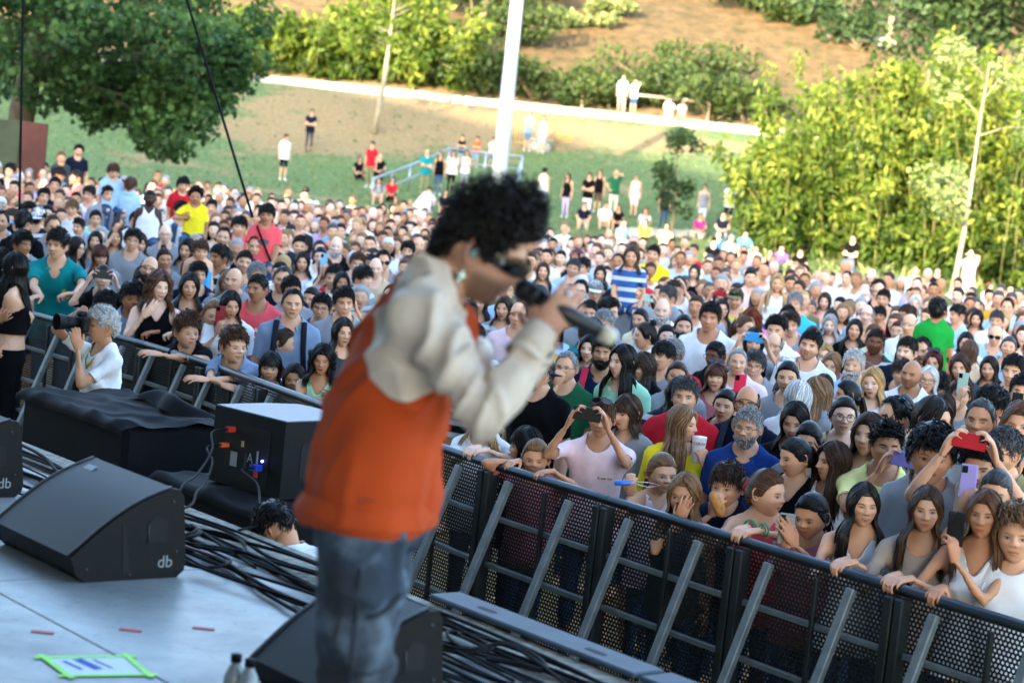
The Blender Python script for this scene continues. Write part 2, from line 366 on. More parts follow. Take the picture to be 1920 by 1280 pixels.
# ------------------------------------------------------------------ foliage
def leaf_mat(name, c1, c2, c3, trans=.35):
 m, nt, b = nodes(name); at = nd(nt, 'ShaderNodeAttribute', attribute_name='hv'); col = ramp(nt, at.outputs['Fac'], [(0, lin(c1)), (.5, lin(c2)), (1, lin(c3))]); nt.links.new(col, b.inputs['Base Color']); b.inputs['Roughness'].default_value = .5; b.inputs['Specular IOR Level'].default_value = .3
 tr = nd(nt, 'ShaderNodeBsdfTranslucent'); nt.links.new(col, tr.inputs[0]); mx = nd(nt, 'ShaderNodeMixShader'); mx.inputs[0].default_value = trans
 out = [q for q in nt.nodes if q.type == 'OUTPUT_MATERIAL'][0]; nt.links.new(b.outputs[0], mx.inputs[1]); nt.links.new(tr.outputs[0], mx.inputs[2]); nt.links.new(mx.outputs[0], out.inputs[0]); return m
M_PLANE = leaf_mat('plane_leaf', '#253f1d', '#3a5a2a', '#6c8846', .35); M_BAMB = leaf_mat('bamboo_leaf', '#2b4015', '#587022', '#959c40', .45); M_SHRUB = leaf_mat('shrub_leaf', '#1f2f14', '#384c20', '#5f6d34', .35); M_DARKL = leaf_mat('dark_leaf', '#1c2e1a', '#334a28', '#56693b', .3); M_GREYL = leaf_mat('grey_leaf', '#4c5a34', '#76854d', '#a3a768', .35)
M_BARK = simple('bark', '#8d8064', .95, var=.3, scale=4, bmp=.5, bscale=12, bdist=.03); M_PALE = simple('pale_bark', '#8f866f', .9, var=.2, scale=6); M_CULM = simple('bamboo_culm', '#6d6a34', .6, var=.25, scale=2); M_GRASS = leaf_mat('grass_blade', '#465c30', '#6b7c46', '#a09f66', .3)
LEAF5 = np.array([(0, 0), (.28, -.06), (.55, .12), (.34, .30), (.62, .62), (.26, .58), (0, 1.0), (-.26, .58), (-.62, .62), (-.34, .30), (-.55, .12), (-.28, -.06)])
LEAF1 = np.array([(0, 0), (.11, .3), (.09, .62), (0, 1), (-.09, .62), (-.11, .3)]); LEAFO = np.array([(0, 0), (.26, .25), (.3, .55), (0, 1), (-.3, .55), (-.26, .25)])
def leaves(C, size, shape, droop, g, hv=None, tilt=1.0):
 """one folded leaf at every centre"""
 n = len(C); k = len(shape); s_ = size * g.uniform(.6, 1.35, n)
 d = g.normal(size=(n, 3)); d[:, 2] -= droop; d /= np.linalg.norm(d, axis=1)[:, None]
 u = np.cross(d, g.normal(size=(n, 3)) * [tilt, tilt, 1] ); u /= np.linalg.norm(u, axis=1)[:, None]; w = np.cross(u, d)
 P = C[:, None] + s_[:, None, None] * (shape[None, :, :1] * u[:, None] + shape[None, :, 1:] * d[:, None] + (np.abs(shape[None, :, :1]) * .35) * w[:, None])
 V = P.reshape(-1, 3); b = (np.arange(n) * k)[:, None]; tri = np.array([[0, i, i + 1] for i in range(1, k - 1)]); T = (b[:, None] + tri[None]).reshape(-1, 3)
 h = np.repeat(np.clip(g.uniform(0, 1, n) if hv is None else hv + g.normal(size=n) * .15, 0, 1), k)
 return V, T, h
def clump_points(g, centres, per, rad, squash=.7):
 C = np.repeat(centres, per, 0); d = g.normal(size=C.shape); d /= np.linalg.norm(d, axis=1)[:, None]; r = g.uniform(.35, 1, len(C)) ** .6
 return C + d * (r * rad)[:, None] * [1, 1, squash] if np.ndim(rad) == 0 else C + d * (r * np.repeat(rad, per))[:, None] * [1, 1, squash]
def leafy(name, C, size, shape, droop, mat, parent, g, hv=None):
 V, T, h = leaves(C, size, shape, droop, g, hv); V = V - np.array(parent.location)
 return link(name, to_mesh(name, (V, np.zeros((0, 4), np.int64), T), mat, False, {'hv': h}), parent)
def branches(root, mat, paths, name='trunk'):
 k = MB()
 for P, r in paths: k.tube(np.array(P) - np.array(root.location), r, 8)
 return k.obj(name, mat, root)
def plane_tree():
 g = np.random.default_rng(3); D = 46.0; base = at_y(18, 300, D); base[2] = 0; root = empty('plane_tree', base)
 top = at_y(42, 205, D); cr = at_y(30, 60, D)
 P = [base, (base + top) / 2 + [.05, 0, 0], top, top + [.3, -.3, 1.6], top + [.4, -.5, 4]]; paths = [(P, [.42, .36, .30, .24, .12])]
 cen = [];
 for x, y, dep in [(40, -60, 0), (120, 10, -1), (60, 70, .5), (150, 90, -1.5), (220, 30, 0), (230, 120, 1), (300, 60, -1), (330, 150, 0), (390, 20, 1), (410, 110, -.5), (300, 200, -1), (330, 235, -1), (420, 165, .5), (200, 170, 0), (150, 170, 1), (60, 150, -1), (250, 190, 0), (10, 110, 1), (370, -50, 0), (250, -70, 1), (120, -90, 0), (350, 90, -2), (270, 140, 2), (90, 30, 2), (440, 60, 0), (0, 20, -1.5), (360, 190, -.5), (180, 60, -2)]:
  c = at_y(x, y, D + dep * 1.3); cen.append(c); m = (top + c) / 2 + [0, 0, .5]; paths.append(([top + [.2, -.2, 1.0], m, c], [.07, .035, .012]))
 branches(root, simple('plane_bark', '#4a4334', .95, var=.3, scale=4, bmp=.5, bscale=12, bdist=.03), paths); cen = np.array(cen)
 sub = clump_points(g, cen, 9, .95, .75); sub2 = np.vstack([sub, cen + g.normal(size=cen.shape) * .2])
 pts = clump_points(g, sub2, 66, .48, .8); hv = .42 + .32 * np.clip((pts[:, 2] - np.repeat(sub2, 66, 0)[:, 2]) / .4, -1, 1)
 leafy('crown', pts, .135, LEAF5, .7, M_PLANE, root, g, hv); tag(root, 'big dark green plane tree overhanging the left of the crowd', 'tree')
plane_tree()
def bamboo(px, py, D, h, nc, spread, seed, mat=M_BAMB, label='', leafn=150, lean=0.0, name='bamboo_clump', size=.26):
 g = np.random.default_rng(seed); base = at_y(px, py, D); base[2] = ground(base[0], D); root = empty(name, base); k = MB(); pts = []; hv = []
 for _ in range(nc):
  o = g.normal(size=2) * spread; hh = h * g.uniform(.6, 1.08); b = base + [o[0], o[1] * .8, 0]; bx = o[0] * .35 + g.normal() * .5 + lean; by = o[1] * .2 - .3; t = np.linspace(0, 1, 7)
  P = b + np.stack([bx * t ** 1.7, by * t ** 2, hh * (t - .06 * t ** 3)], -1); k.tube(P - base, .03 * (1 - .8 * t), 5)
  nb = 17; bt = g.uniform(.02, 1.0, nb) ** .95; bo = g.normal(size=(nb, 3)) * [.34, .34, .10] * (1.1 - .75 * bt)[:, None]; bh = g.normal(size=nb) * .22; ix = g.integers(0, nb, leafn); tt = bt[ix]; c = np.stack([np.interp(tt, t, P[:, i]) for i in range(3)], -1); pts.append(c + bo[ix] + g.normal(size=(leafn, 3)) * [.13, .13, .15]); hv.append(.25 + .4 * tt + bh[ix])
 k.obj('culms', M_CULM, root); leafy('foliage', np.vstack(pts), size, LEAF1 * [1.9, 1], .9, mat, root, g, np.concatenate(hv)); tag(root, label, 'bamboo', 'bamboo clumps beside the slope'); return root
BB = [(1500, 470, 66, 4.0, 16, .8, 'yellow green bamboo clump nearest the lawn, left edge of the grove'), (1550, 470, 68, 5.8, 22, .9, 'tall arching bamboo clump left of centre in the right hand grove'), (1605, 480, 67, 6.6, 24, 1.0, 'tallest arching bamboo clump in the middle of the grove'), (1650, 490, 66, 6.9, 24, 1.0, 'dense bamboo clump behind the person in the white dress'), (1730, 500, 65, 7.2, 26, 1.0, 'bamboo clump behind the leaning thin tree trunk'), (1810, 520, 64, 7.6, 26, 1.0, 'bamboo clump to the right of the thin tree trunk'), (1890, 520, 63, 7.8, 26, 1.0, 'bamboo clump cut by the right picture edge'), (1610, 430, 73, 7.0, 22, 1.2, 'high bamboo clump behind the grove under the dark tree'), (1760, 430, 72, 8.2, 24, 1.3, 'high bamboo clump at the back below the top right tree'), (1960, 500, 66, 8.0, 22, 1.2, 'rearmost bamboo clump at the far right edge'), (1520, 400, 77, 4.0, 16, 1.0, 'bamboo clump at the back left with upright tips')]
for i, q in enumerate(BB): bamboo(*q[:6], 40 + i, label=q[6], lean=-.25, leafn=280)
LB = [(470, 140, 99.5, 3.2, 'sunlit bamboo bush behind the path, next to the plane tree'), (540, 150, 100, 2.7, 'sunlit bamboo bush behind the path below the white wall'), (610, 155, 100, 2.6, 'bright bamboo bush behind the path, third from the plane tree'), (690, 160, 100.5, 4.3, 'tall yellow green bamboo bush behind the thin young trunk'), (770, 165, 100, 4.2, 'yellow green bamboo bush right of the thin young trunk'), (840, 170, 100, 3.6, 'greener bamboo bush at the right end of the hedge left of the lamp pole')]
for i, (x, y, D, h, lb) in enumerate(LB): bamboo(x, y, D, h, 26, 1.05, 70 + i, label=lb, leafn=130, size=.42)
def shrub(px, py, D, w, h, seed, mat, label, n=900, size=.22, shape=LEAFO, cat='shrub', name='shrub', group='shrubs on the hillside'):
 g = np.random.default_rng(seed); b = at_y(px, py, D); b[2] = ground(b[0], b[1]); root = empty(name, b); k = MB(); cs = []
 for _ in range(9):
  e = b + [g.normal() * w * .32, g.normal() * w * .2, h * g.uniform(.3, .85)]; k.tube(np.array([b, (b + e) / 2 + [0, 0, .1 * h], e]) - b, [.04, .03, .01], 5); cs.append(e)
 k.obj('stem', M_BARK, root); cs = np.array(cs); pts = clump_points(g, cs, n // 9, max(w, h) * .30, h / max(w, h) * .9 + .1); pts[:, 2] = np.maximum(pts[:, 2], ground(pts[:, 0], pts[:, 1]) + .05)
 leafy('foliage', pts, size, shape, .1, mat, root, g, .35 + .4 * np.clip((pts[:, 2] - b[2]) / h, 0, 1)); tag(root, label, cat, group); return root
SHR = [(900, 185, 99, 3.6, 2.6, M_SHRUB, 'green shrub behind the path just left of the lamp pole'), (1000, 190, 99, 3.2, 2.0, M_SHRUB, 'green shrub behind the path just right of the lamp pole'), (950, 130, 106, 3.6, 2.6, M_SHRUB, 'green shrub up the hill behind the lamp pole'), (1085, 195, 98.6, 3.4, 1.6, M_SHRUB, 'low shrub behind the path left of the two standing people in white'), (1140, 190, 99.5, 3.6, 1.9, M_SHRUB, 'shrub right behind the two standing people in white'), (1230, 190, 101, 4.2, 2.6, M_SHRUB, 'wide bright shrub right of the two people in white'), (1330, 225, 98.6, 3.6, 2.2, M_SHRUB, 'rounded shrub behind the seated pair on the kerb'), (1400, 230, 98.6, 3.2, 2.0, M_SHRUB, 'rounded shrub between the kerb end and the bamboo'), (1290, 170, 103, 3.6, 2.4, M_SHRUB, 'shrub on the hill foot above the seated pair'),
       (1020, 40, 116, 2.2, 1.2, M_SHRUB, 'small round hillside bush right of the lamp pole top'), (1090, 20, 120, 2.2, 1.1, M_SHRUB, 'small round bush near the top edge of the hill'), (1180, 30, 119, 2.2, 1.1, M_SHRUB, 'flat bush high on the bare slope'), (1290, 20, 121, 3.0, 1.6, M_SHRUB, 'dark bush on the slope left of the wooden rail'), (1390, 45, 117, 3.2, 1.6, M_SHRUB, 'row end bush under the wooden rail'), (1430, 55, 116, 2.2, 1.2, M_SHRUB, 'middle bush under the wooden rail'), (1480, 60, 115, 2.4, 1.3, M_SHRUB, 'bush under the wooden rail above the bamboo tips'), (1530, 55, 116, 2.6, 1.3, M_SHRUB, 'rightmost bush under the wooden rail'), (1610, 85, 112, 3.2, 1.9, M_DARKL, 'dark bush beside the white kerb stone on the slope'), (1140, 70, 113, 2.4, .9, M_GREYL, 'greyish low bush in the middle of the bare slope'), (1060, 90, 111, 2.2, .8, M_GREYL, 'dry low bush on the slope right of the pole'), (880, 95, 109, 4.0, 3.0, M_SHRUB, 'large bush at the right end of the bamboo hedge'), (930, 50, 115, 3.6, 2.6, M_SHRUB, 'bush high up left of the lamp pole')]
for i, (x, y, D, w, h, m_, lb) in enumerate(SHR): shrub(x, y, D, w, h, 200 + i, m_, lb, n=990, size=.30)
def tree(px, py, D, h, crown, seed, mat, label, trunk=.12, n=2600, size=.26, bark=M_BARK, lean=0.0, shape=LEAFO, crown0=.4, name='tree', nb=22):
 g = np.random.default_rng(seed); b = at_y(px, py, D); b[2] = ground(b[0], b[1]); root = empty(name, b); top = b + [lean, 0, h]; t = np.linspace(0, 1, 7)
 paths = [(b + np.outer(t, top - b) + np.stack([.06 * np.sin(t * 5), 0 * t, 0 * t], -1), trunk * (1 - .8 * t))]; cs = []
 for _ in range(nb):
  s_ = g.uniform(crown0, .98); o = b + (top - b) * s_; r = crown * (1.1 - .6 * abs(s_ - .65) * 2); a = g.uniform(0, 6.28); e = o + [math.cos(a) * r * g.uniform(.4, 1), math.sin(a) * r * .8, h * .1 * g.uniform(.2, 1.3)]; paths.append(([o, (o + e) / 2 + [0, 0, .1], e], [trunk * .22, trunk * .13, .006])); cs.append(e)
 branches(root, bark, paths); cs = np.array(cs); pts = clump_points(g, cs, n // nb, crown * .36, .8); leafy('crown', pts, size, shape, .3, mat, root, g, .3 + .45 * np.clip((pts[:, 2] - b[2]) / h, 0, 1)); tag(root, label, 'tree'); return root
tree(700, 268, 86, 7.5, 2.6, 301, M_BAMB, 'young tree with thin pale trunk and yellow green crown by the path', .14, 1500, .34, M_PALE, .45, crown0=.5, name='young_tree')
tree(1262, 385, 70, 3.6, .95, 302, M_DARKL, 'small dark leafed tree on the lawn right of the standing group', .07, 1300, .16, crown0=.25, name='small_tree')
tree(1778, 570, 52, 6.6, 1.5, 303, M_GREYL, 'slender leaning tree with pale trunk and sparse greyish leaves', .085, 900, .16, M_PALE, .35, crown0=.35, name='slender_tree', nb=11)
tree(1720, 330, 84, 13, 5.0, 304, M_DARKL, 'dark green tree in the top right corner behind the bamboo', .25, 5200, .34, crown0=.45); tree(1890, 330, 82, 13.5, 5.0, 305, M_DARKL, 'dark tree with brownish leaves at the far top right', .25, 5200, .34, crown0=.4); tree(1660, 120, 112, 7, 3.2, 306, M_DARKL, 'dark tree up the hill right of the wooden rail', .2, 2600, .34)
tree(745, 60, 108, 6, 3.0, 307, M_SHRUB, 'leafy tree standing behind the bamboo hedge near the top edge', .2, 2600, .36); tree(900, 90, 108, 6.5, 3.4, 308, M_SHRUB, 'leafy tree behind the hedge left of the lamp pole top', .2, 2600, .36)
# grass: tufts nobody could count
g = np.random.default_rng(55); n = 15000; gx = g.uniform(-34, 26, n); gy = g.uniform(46, 93, n); s_w = np.interp(gy, ys, np.arange(len(ys))).astype(int); sx_ = np.clip(np.searchsorted(xs, gx), 0, len(xs) - 1); keep = g.uniform(0, 1, n) > sand[np.clip(s_w, 0, len(ys) - 1), sx_] * .8; gx, gy = gx[keep], gy[keep]
C = np.stack([gx, gy, ground(gx, gy) - .02], -1); big = (gx > 6) & (gy < 68) ; C = np.repeat(C, 3, 0); hs = np.repeat(np.where(big, .45, .16), 3)
V, T, h = leaves(C, 1.0, LEAF1, 0, g); k6 = len(LEAF1); sc = np.repeat(hs, k6); base = np.repeat(C, k6, 0); Vr = V - base; Vr[:, 2] = np.abs(Vr[:, 2]) * 1.0 + .15 * np.abs(Vr[:, 0]); V = base + Vr * sc[:, None]
o = link('grass', to_mesh('grass', (V, np.zeros((0, 4), np.int64), T), M_GRASS, False, {'hv': h})); tag(o, 'grass tufts on the lawn and the slope', None, kind='stuff')
# far things on the hill
k = MB(); w0 = at_y(405, 5, 118); wa = at_y(625, 52, 112); wb = at_y(430, -60, 116)
root = empty('white_building', at_y(500, 40, 114)); p = np.array(root.location)
k.bbox((0, 4, 1.2), (14, 8, 7.5), .05); k.obj('wall', simple('white_render', '#eeeae0', .8, var=.04), root, smooth=False)
k = MB(); P0, P1 = at_y(560, -2, 112) - p, at_y(628, 50, 110.5) - p; k.tube([P0, P1], .12, 8); k.tube([P0 + [-2.4, 0, .9], P0], .12, 8); k.obj('roof_edge', M_GALV, root); tag(root, 'white building wall half hidden behind the bamboo hedge', 'building')
def rail_fence(pts, h, label, mat=M_WOOD, r=.07):
 root = empty('wooden_rail', pts[0]); o = np.array(root.location)
 for p in pts: k = MB(); k.tube([p - o - [0, 0, .2], p - o + [0, 0, h]], r, 8); k.obj('post', mat, root)
 for a, b in zip(pts[:-1], pts[1:]): k = MB(); k.tube([a - o + [0, 0, h * .93], b - o + [0, 0, h * .93]], r, 8); k.obj('rail', mat, root)
 tag(root, label, 'fence'); return root
def slope_pts(x0, x1, D, n): return [np.array([x, D, float(ground(x, D))]) for x in np.linspace(x0, x1, n)]
rail_fence(slope_pts(2.2, 8.4, 98.3, 4), 1.1, 'wooden rail behind the two people standing on the path')
A, B = at_y(1372, -2, 122), at_y(1690, 48, 117); rail_fence([np.array([*(A + (B - A) * q)[:2], (A + (B - A) * q)[2] - 1.0]) for q in np.linspace(0, 1, 5)], 1.0, 'pale wooden rail across the upper hillside')
k = MB(); A, B = at_y(1550, 62, 114), at_y(1680, 82, 112)
for q in range(3): k = MB(); k.bbox(A + (B - A) * (q + .5) / 3, (1.25, .4, .5), .03); o = k.obj('kerb_stone', M_CONC, smooth=False); tag(o, ('left', 'middle', 'right')[q] + ' white kerb stone on the slope above the bamboo', 'kerb stone', 'white kerb stones on the slope')
# corten steel screen at the left
for x0, x1, c_, lb in ((-14, 33, '#3f4a36', 'dark green steel screen panel at the left edge under the tree'), (33, 84, '#56302a', 'rust brown steel screen panel beside the crowd')):
 A, B = at_y(x0, 312, 42.5), at_y(x1, 322, 42.5); k = MB(); c = (A + B) / 2; c[2] = 1.25; k.bbox(c, (B[0] - A[0] - .02, .08, 2.62), .01); o = k.obj('steel_screen', simple('screen_' + c_[1:], c_, .7, .3, var=.25, scale=3), smooth=False); tag(o, lb, 'screen')
# stair handrail and yellow works fence on the slope
M_HAND = simple('handrail_steel', '#a9b0b4', .35, .7, var=.1)
root = empty('stair_handrail', on_ground(840, 330)); o_ = np.array(root.location)
pts = [at_y(700, 335, 72), at_y(770, 310, 75), at_y(843, 279, 79), at_y(980, 294, 79.5), at_y(970, 330, 75)]
k = MB(); k.tube(np.array(pts) - o_, .045, 8); k.obj('top_rail', M_HAND, root)
k = MB(); k.tube(np.array(pts) - o_ - [0, 0, .5], .03, 8); k.obj('lower_rail', M_HAND, root)
for p in pts + [(pts[0] + pts[1]) / 2, (pts[2] + pts[3]) / 2]: k = MB(); q = p - o_; k.tube([q, [q[0], q[1], float(ground(p[0], p[1])) - o_[2]]], .04, 8); k.obj('post', M_HAND, root)
tag(root, 'grey steel handrail of the stairs on the slope', 'handrail')
k = MB(); c = at_y(775, 372, 68.5); c[2] = ground(c[0], 68.5) + .5; k.prism([(-.55, -.9), (.6, -.9), (.6, .35), (.35, .35)], c, (1, 0, 0), (0, 0, 1), (0, 1, 0), .3); o = k.obj('stair_wall', simple('pale_wall', '#c9cdcf', .8, var=.08), smooth=False); tag(o, 'pale sloping side wall of the stairs on the lawn', 'wall')
def works_fence(A, B, label):
 root = empty('works_fence', A); d = B - A; L = np.linalg.norm(d[:2]); k = MB(); f = nrm([d[0], d[1], 0])
 z = np.array([0, 0, 1.0]); k.tube([z * .12, z * 1.05, f * L + z * 1.05, f * L + z * .12, z * .12], .03, 6); k.obj('frame', M_YEL, root)
 for q in np.linspace(.12, .88, 9): k = MB(); k.tube([f * L * q + z * .12, f * L * q + z * 1.05], .014, 5); k.obj('bar', M_YEL, root)
 tag(root, label, 'fence', 'yellow works fences')
A = on_ground(965, 272); A2 = A + [1.7, .6, 0]; A2[2] = ground(A2[0], A2[1]); A3 = A2 + [.75, -1.2, 0]; A3[2] = ground(A3[0], A3[1]); A4 = A + [-.1, -1.3, 0]; A4[2] = ground(A4[0], A4[1])
works_fence(A, A2, 'yellow works fence panel behind the couple near the lamp pole'); works_fence(A2, A3, 'yellow works fence panel to the right of the couple near the pole')
c = on_ground(1003, 285) + [.15, .4, 0]; root = empty('manhole_block', c); k = MB(); t = np.arange(2); k.tube([(0, 0, 0), (0, 0, .5)], [.55, .5], 14); k.obj('drum', M_CONC, root); k = MB(); k.tube([(0, 0, .5), (0, 0, .58)], [.62, .62], 14); k.obj('slab', M_CONC, root, smooth=False); tag(root, 'round concrete block at the feet of the couple by the yellow fence', 'concrete block')
k = MB(); a_, b_ = on_ground(1180, 442), on_ground(1320, 446)
for q in range(4): k = MB(); c = a_ + (b_ - a_) * (q + .5) / 4; k.bbox(c + [0, 0, .12], (np.linalg.norm(b_ - a_) / 4 - .02, .4, .3), .03); o = k.obj('stone_step', M_CONC, smooth=False); tag(o, ('leftmost', 'second', 'third', 'rightmost')[q] + ' pale stone of the low step across the lawn', 'stone step', 'stones of the step in the lawn')
# ------------------------------------------------------------------ people: materials
def skin_material():
 m, nt, b = nodes('skin'); oi = nd(nt, 'ShaderNodeObjectInfo'); at = nd(nt, 'ShaderNodeAttribute', attribute_name='face'); br = nd(nt, 'ShaderNodeAttribute', attribute_name='brow', attribute_type='OBJECT')
 sep = nd(nt, 'ShaderNodeSeparateColor'); nt.links.new(at.outputs['Color'], sep.inputs[0])
 n = noise(nt, 9, 5); f = ramp(nt, n.outputs[0], [(.3, (.88, .84, .83)), (.7, (1.08, 1.06, 1.05))])
 col = mixc(nt, 1.0, oi.outputs['Color'], f, 'MULTIPLY')
 red = mixc(nt, 1.0, oi.outputs['Color'], (.82, .42, .40), 'MULTIPLY')
 col = mixc(nt, sep.outputs[0], col, red); col = mixc(nt, sep.outputs[1], col, br.outputs['Color'])
 col = mixc(nt, sep.outputs[2], col, (.40, .38, .36)); col = mixc(nt, at.outputs['Alpha'], col, (.012, .008, .006))
 nt.links.new(col, b.inputs['Base Color']); b.inputs['Roughness'].default_value = .48; b.inputs['Specular IOR Level'].default_value = .32
 n2 = noise(nt, 220, 3); bump(nt, b, n2.outputs[0], .12, .002); return m
def hair_material():
 m, nt, b = nodes('hair'); oi = nd(nt, 'ShaderNodeObjectInfo'); at = nd(nt, 'ShaderNodeAttribute', attribute_name='hv')
 f = ramp(nt, at.outputs['Fac'], [(0, (.45, .45, .45)), (.6, (1, 1, 1)), (1, (1.9, 1.75, 1.6))])
 col = mixc(nt, 1.0, oi.outputs['Color'], f, 'MULTIPLY'); nt.links.new(col, b.inputs['Base Color'])
 b.inputs['Roughness'].default_value = .42; b.inputs['Specular IOR Level'].default_value = .3; b.inputs['Anisotropic'].default_value = .5
 n2 = noise(nt, 140, 3, stretch=(1, 1, .15)); bump(nt, b, n2.outputs[0], .5, .004); return m
M_SKIN = skin_material(); M_HAIR = hair_material()
M_CLOTH = objcolor('cloth', .9, .25, 260, .14, 7, .12)
M_STRIPE = objcolor('striped_cloth', .85, .2, 260, .1, 7, .25, .1, stripes=62)
M_DENIM = objcolor('trouser_cloth', .9, .3, 400, .2, 5, .12)
M_PLASTIC = objcolor('painted_plastic', .3, 0, var=.03)
M_GLASSY = simple('dark_lens', '#0a0b0e', .06, var=0, spec=.8)
M_LENS = None
# ------------------------------------------------------------------ heads
def head_geo(sex='m', seed=0, smile=0.0, opn=0.0, stub=0.0, look=0.0, R_=70, C_=76):
 g = np.random.default_rng(seed + 100); u = lambda a: g.uniform(-a, a)
 child = sex == 'c'; fem = sex == 'w'
 s = np.linspace(0, 1, R_ + 1)[1:-1]; th = math.pi * s + .22 * np.sin(2 * math.pi * s)
 t = (np.arange(C_) + .5) / C_ - .5; ph = 2 * math.pi * t - .5 * np.sin(2 * math.pi * t)
 TH, PH = np.meshgrid(th, ph, indexing='ij')
 d = np.stack([np.sin(TH) * np.sin(PH), -np.sin(TH) * np.cos(PH), np.cos(TH)], -1)
 top = np.array([[0, 0, 1.0]]); bot = np.array([[0, 0, -1.0]])
 D = np.vstack([d.reshape(-1, 3), top, bot])
 a, b, c = .0745 + u(.0045), .095, .118
 if child: a, b, c = .0765, .094, .112
 if fem: a -= .002
 x, y, z = D[:, 0] * a, D[:, 1] * b, D[:, 2] * c
 fr = sstep(0, .6, -D[:, 1])
 k = (np.abs(x / a) ** 2.5 + np.abs(y / b) ** 2.5 + 1e-9) ** (1 / 2.5); r = np.sqrt((x / a) ** 2 + (y / b) ** 2) + 1e-9
 f_ = 1 + (r / k - 1) * .55; x = x * f_; y = y * f_
 jt = np.clip((-.012 - z) / .1, 0, 1)
 jw = (.24 if sex == 'm' else .33 if fem else .34) + u(.03)
 x *= 1 - jw * jt ** 1.4
 y = np.where(y > 0, y * (1 - .62 * jt), y * (1 - .05 * jt))
 y -= .012 * jt * fr
 up = np.clip((z - .02) / .1, 0, 1); y = np.where(y < 0, y * (1 - .05 * up), y)
 z = np.where(z < 0, z * (1 + .03 * fr), z)
 G = lambda cx, cz, sx, sz: np.exp(-((x - cx) / sx) ** 2 - ((z - cz) / sz) ** 2)
 S = lambda cx, cz, sx, sz: G(cx, cz, sx, sz) + G(-cx, cz, sx, sz)
 ez = .004 + (-.006 if child else 0); ex = .0315 + u(.0015); mz = -.060 + (.004 if child else 0) + u(.003); nl = (.0245 if sex == 'm' else .020 if fem else .0145) + u(.003)
 nz0, nz1 = ez + .022, mz + .034
 tt = np.clip((nz0 - z) / (nz0 - nz1), 0, 1); fall = sstep(nz1 - .013, nz1 - .001, z)
 nose = nl * (tt ** 1.25) * fall * np.exp(-(x / (.0062 + .0062 * tt)) ** 2) + .008 * S(.0125, nz1 - .001, .0068, .0075)
 brow = (.0042 if sex == 'm' else .002) * S(.026, ez + .024, .022, .009)
 sock = -.0105 * S(ex - .003, ez + .003, .0165, .0125)
 ball = .0040 * S(ex, ez, .0125, .0085)
 cheek = (.0048 + (.003 * smile)) * S(.043, ez - .026 + .004 * smile, .022, .016)
 lips = .0052 * G(0, mz + .005, .019 + .006 * smile, .0052) + .0056 * G(0, mz - .007, .016 + .006 * smile, .006) - .004 * G(0, mz, .024 + .006 * smile, .0028)
 phil = -.0018 * G(0, mz + .016, .004, .006); und = -.004 * G(0, mz - .019, .018, .006)
 chin = (.007 if sex == 'm' else .0052) * G(0, mz - .037, .019, .014)
 naso = -.0028 * smile * S(.031, mz + .010, .006, .018)
 y = y - fr * (nose + brow + sock + ball + cheek + lips + phil + und + chin + naso)
 z = np.where(z < -.108, -.108 + (z + .108) * .6, z)
 # painted features
 fa = np.zeros((len(x), 4)); W = (fr > .25) * 1.0
 ax = np.abs(x)
 ew, eh = (.0142, .0047 if not child else .0058)
 if fem: ew, eh = .0145, .0052
 eh *= 1 - .35 * smile
 dx = (ax - ex) / ew; zc = ez + .0012 * (ax - ex) / ew; dz = (z - zc) / eh
 eye = sstep(1.15, .75, np.sqrt(dx ** 2 + np.where(dz > 0, dz, dz * 1.25) ** 2))
 ixs = np.sign(x) * ex + look * .005
 iris = sstep(.0078, .0058, np.sqrt((x - ixs) ** 2 + ((z - zc - .0008)) ** 2)) * eye
 lash = sstep(.55, .25, np.abs(dz - 1.05 + .55 * dx ** 2)) * sstep(1.35, 1.1, np.abs(dx)) * (1.0 if fem else .75)
 lash2 = .35 * sstep(.5, .2, np.abs(dz + 1.05 - .5 * dx ** 2)) * sstep(1.2, 1.0, np.abs(dx))
 fa[:, 2] = .6 * eye * W; fa[:, 3] = np.maximum(np.maximum(iris, lash), lash2) * W
 bz = ez + .0185 - .0035 * ((ax - ex) / .016) ** 2 + .0012 * (ax - ex) / .016; bt = .0042 if sex == 'm' else .0029 if fem else .0026
 brw = sstep(bt * 1.5, bt * .6, np.abs(z - bz)) * sstep(.0205, .016, np.abs(ax - ex - .001))
 fa[:, 1] = brw * W * (.95 if not child else .7)
 lw = .0235 + .0065 * smile + u(.0015); lx = ax / lw; ml = mz + .0065 * smile * lx ** 2
 lp = sstep(1.05, .9, lx) * sstep(1.15, .8, np.abs(z - ml + .0008) / (.0105 * np.sqrt(np.clip(1 - lx ** 2, .02, 1))))
 fa[:, 0] = np.clip(lp * (.95 if fem else .6) * W + .22 * W * S(.042, ez - .03, .018, .014) + .25 * W * G(0, nz1, .012, .01), 0, 1)
 line = sstep(1.1, .9, lx) * sstep(.0030, .0010, np.abs(z - ml))
 if opn > 0:
  op = sstep(.92, .78, lx) * sstep(1.1, .85, np.abs(z - ml + .001) / (.0018 + .0075 * opn * np.sqrt(np.clip(1 - lx ** 2, .02, 1))))
  teeth = op * (z > ml - .0015 + .002); fa[:, 3] = np.maximum(fa[:, 3], op * W); fa[:, 3] = fa[:, 3] * (1 - teeth * W); fa[:, 2] = np.maximum(fa[:, 2], teeth * W)
 else: fa[:, 3] = np.maximum(fa[:, 3], .6 * line * W)
 nostril_shade = S(.0068, nz1 - .0078, .0038, .0026); fa[:, 3] = np.maximum(fa[:, 3], .8 * sstep(.4, .9, nostril_shade) * W)  # shade inside the nostrils is painted in as dark dots
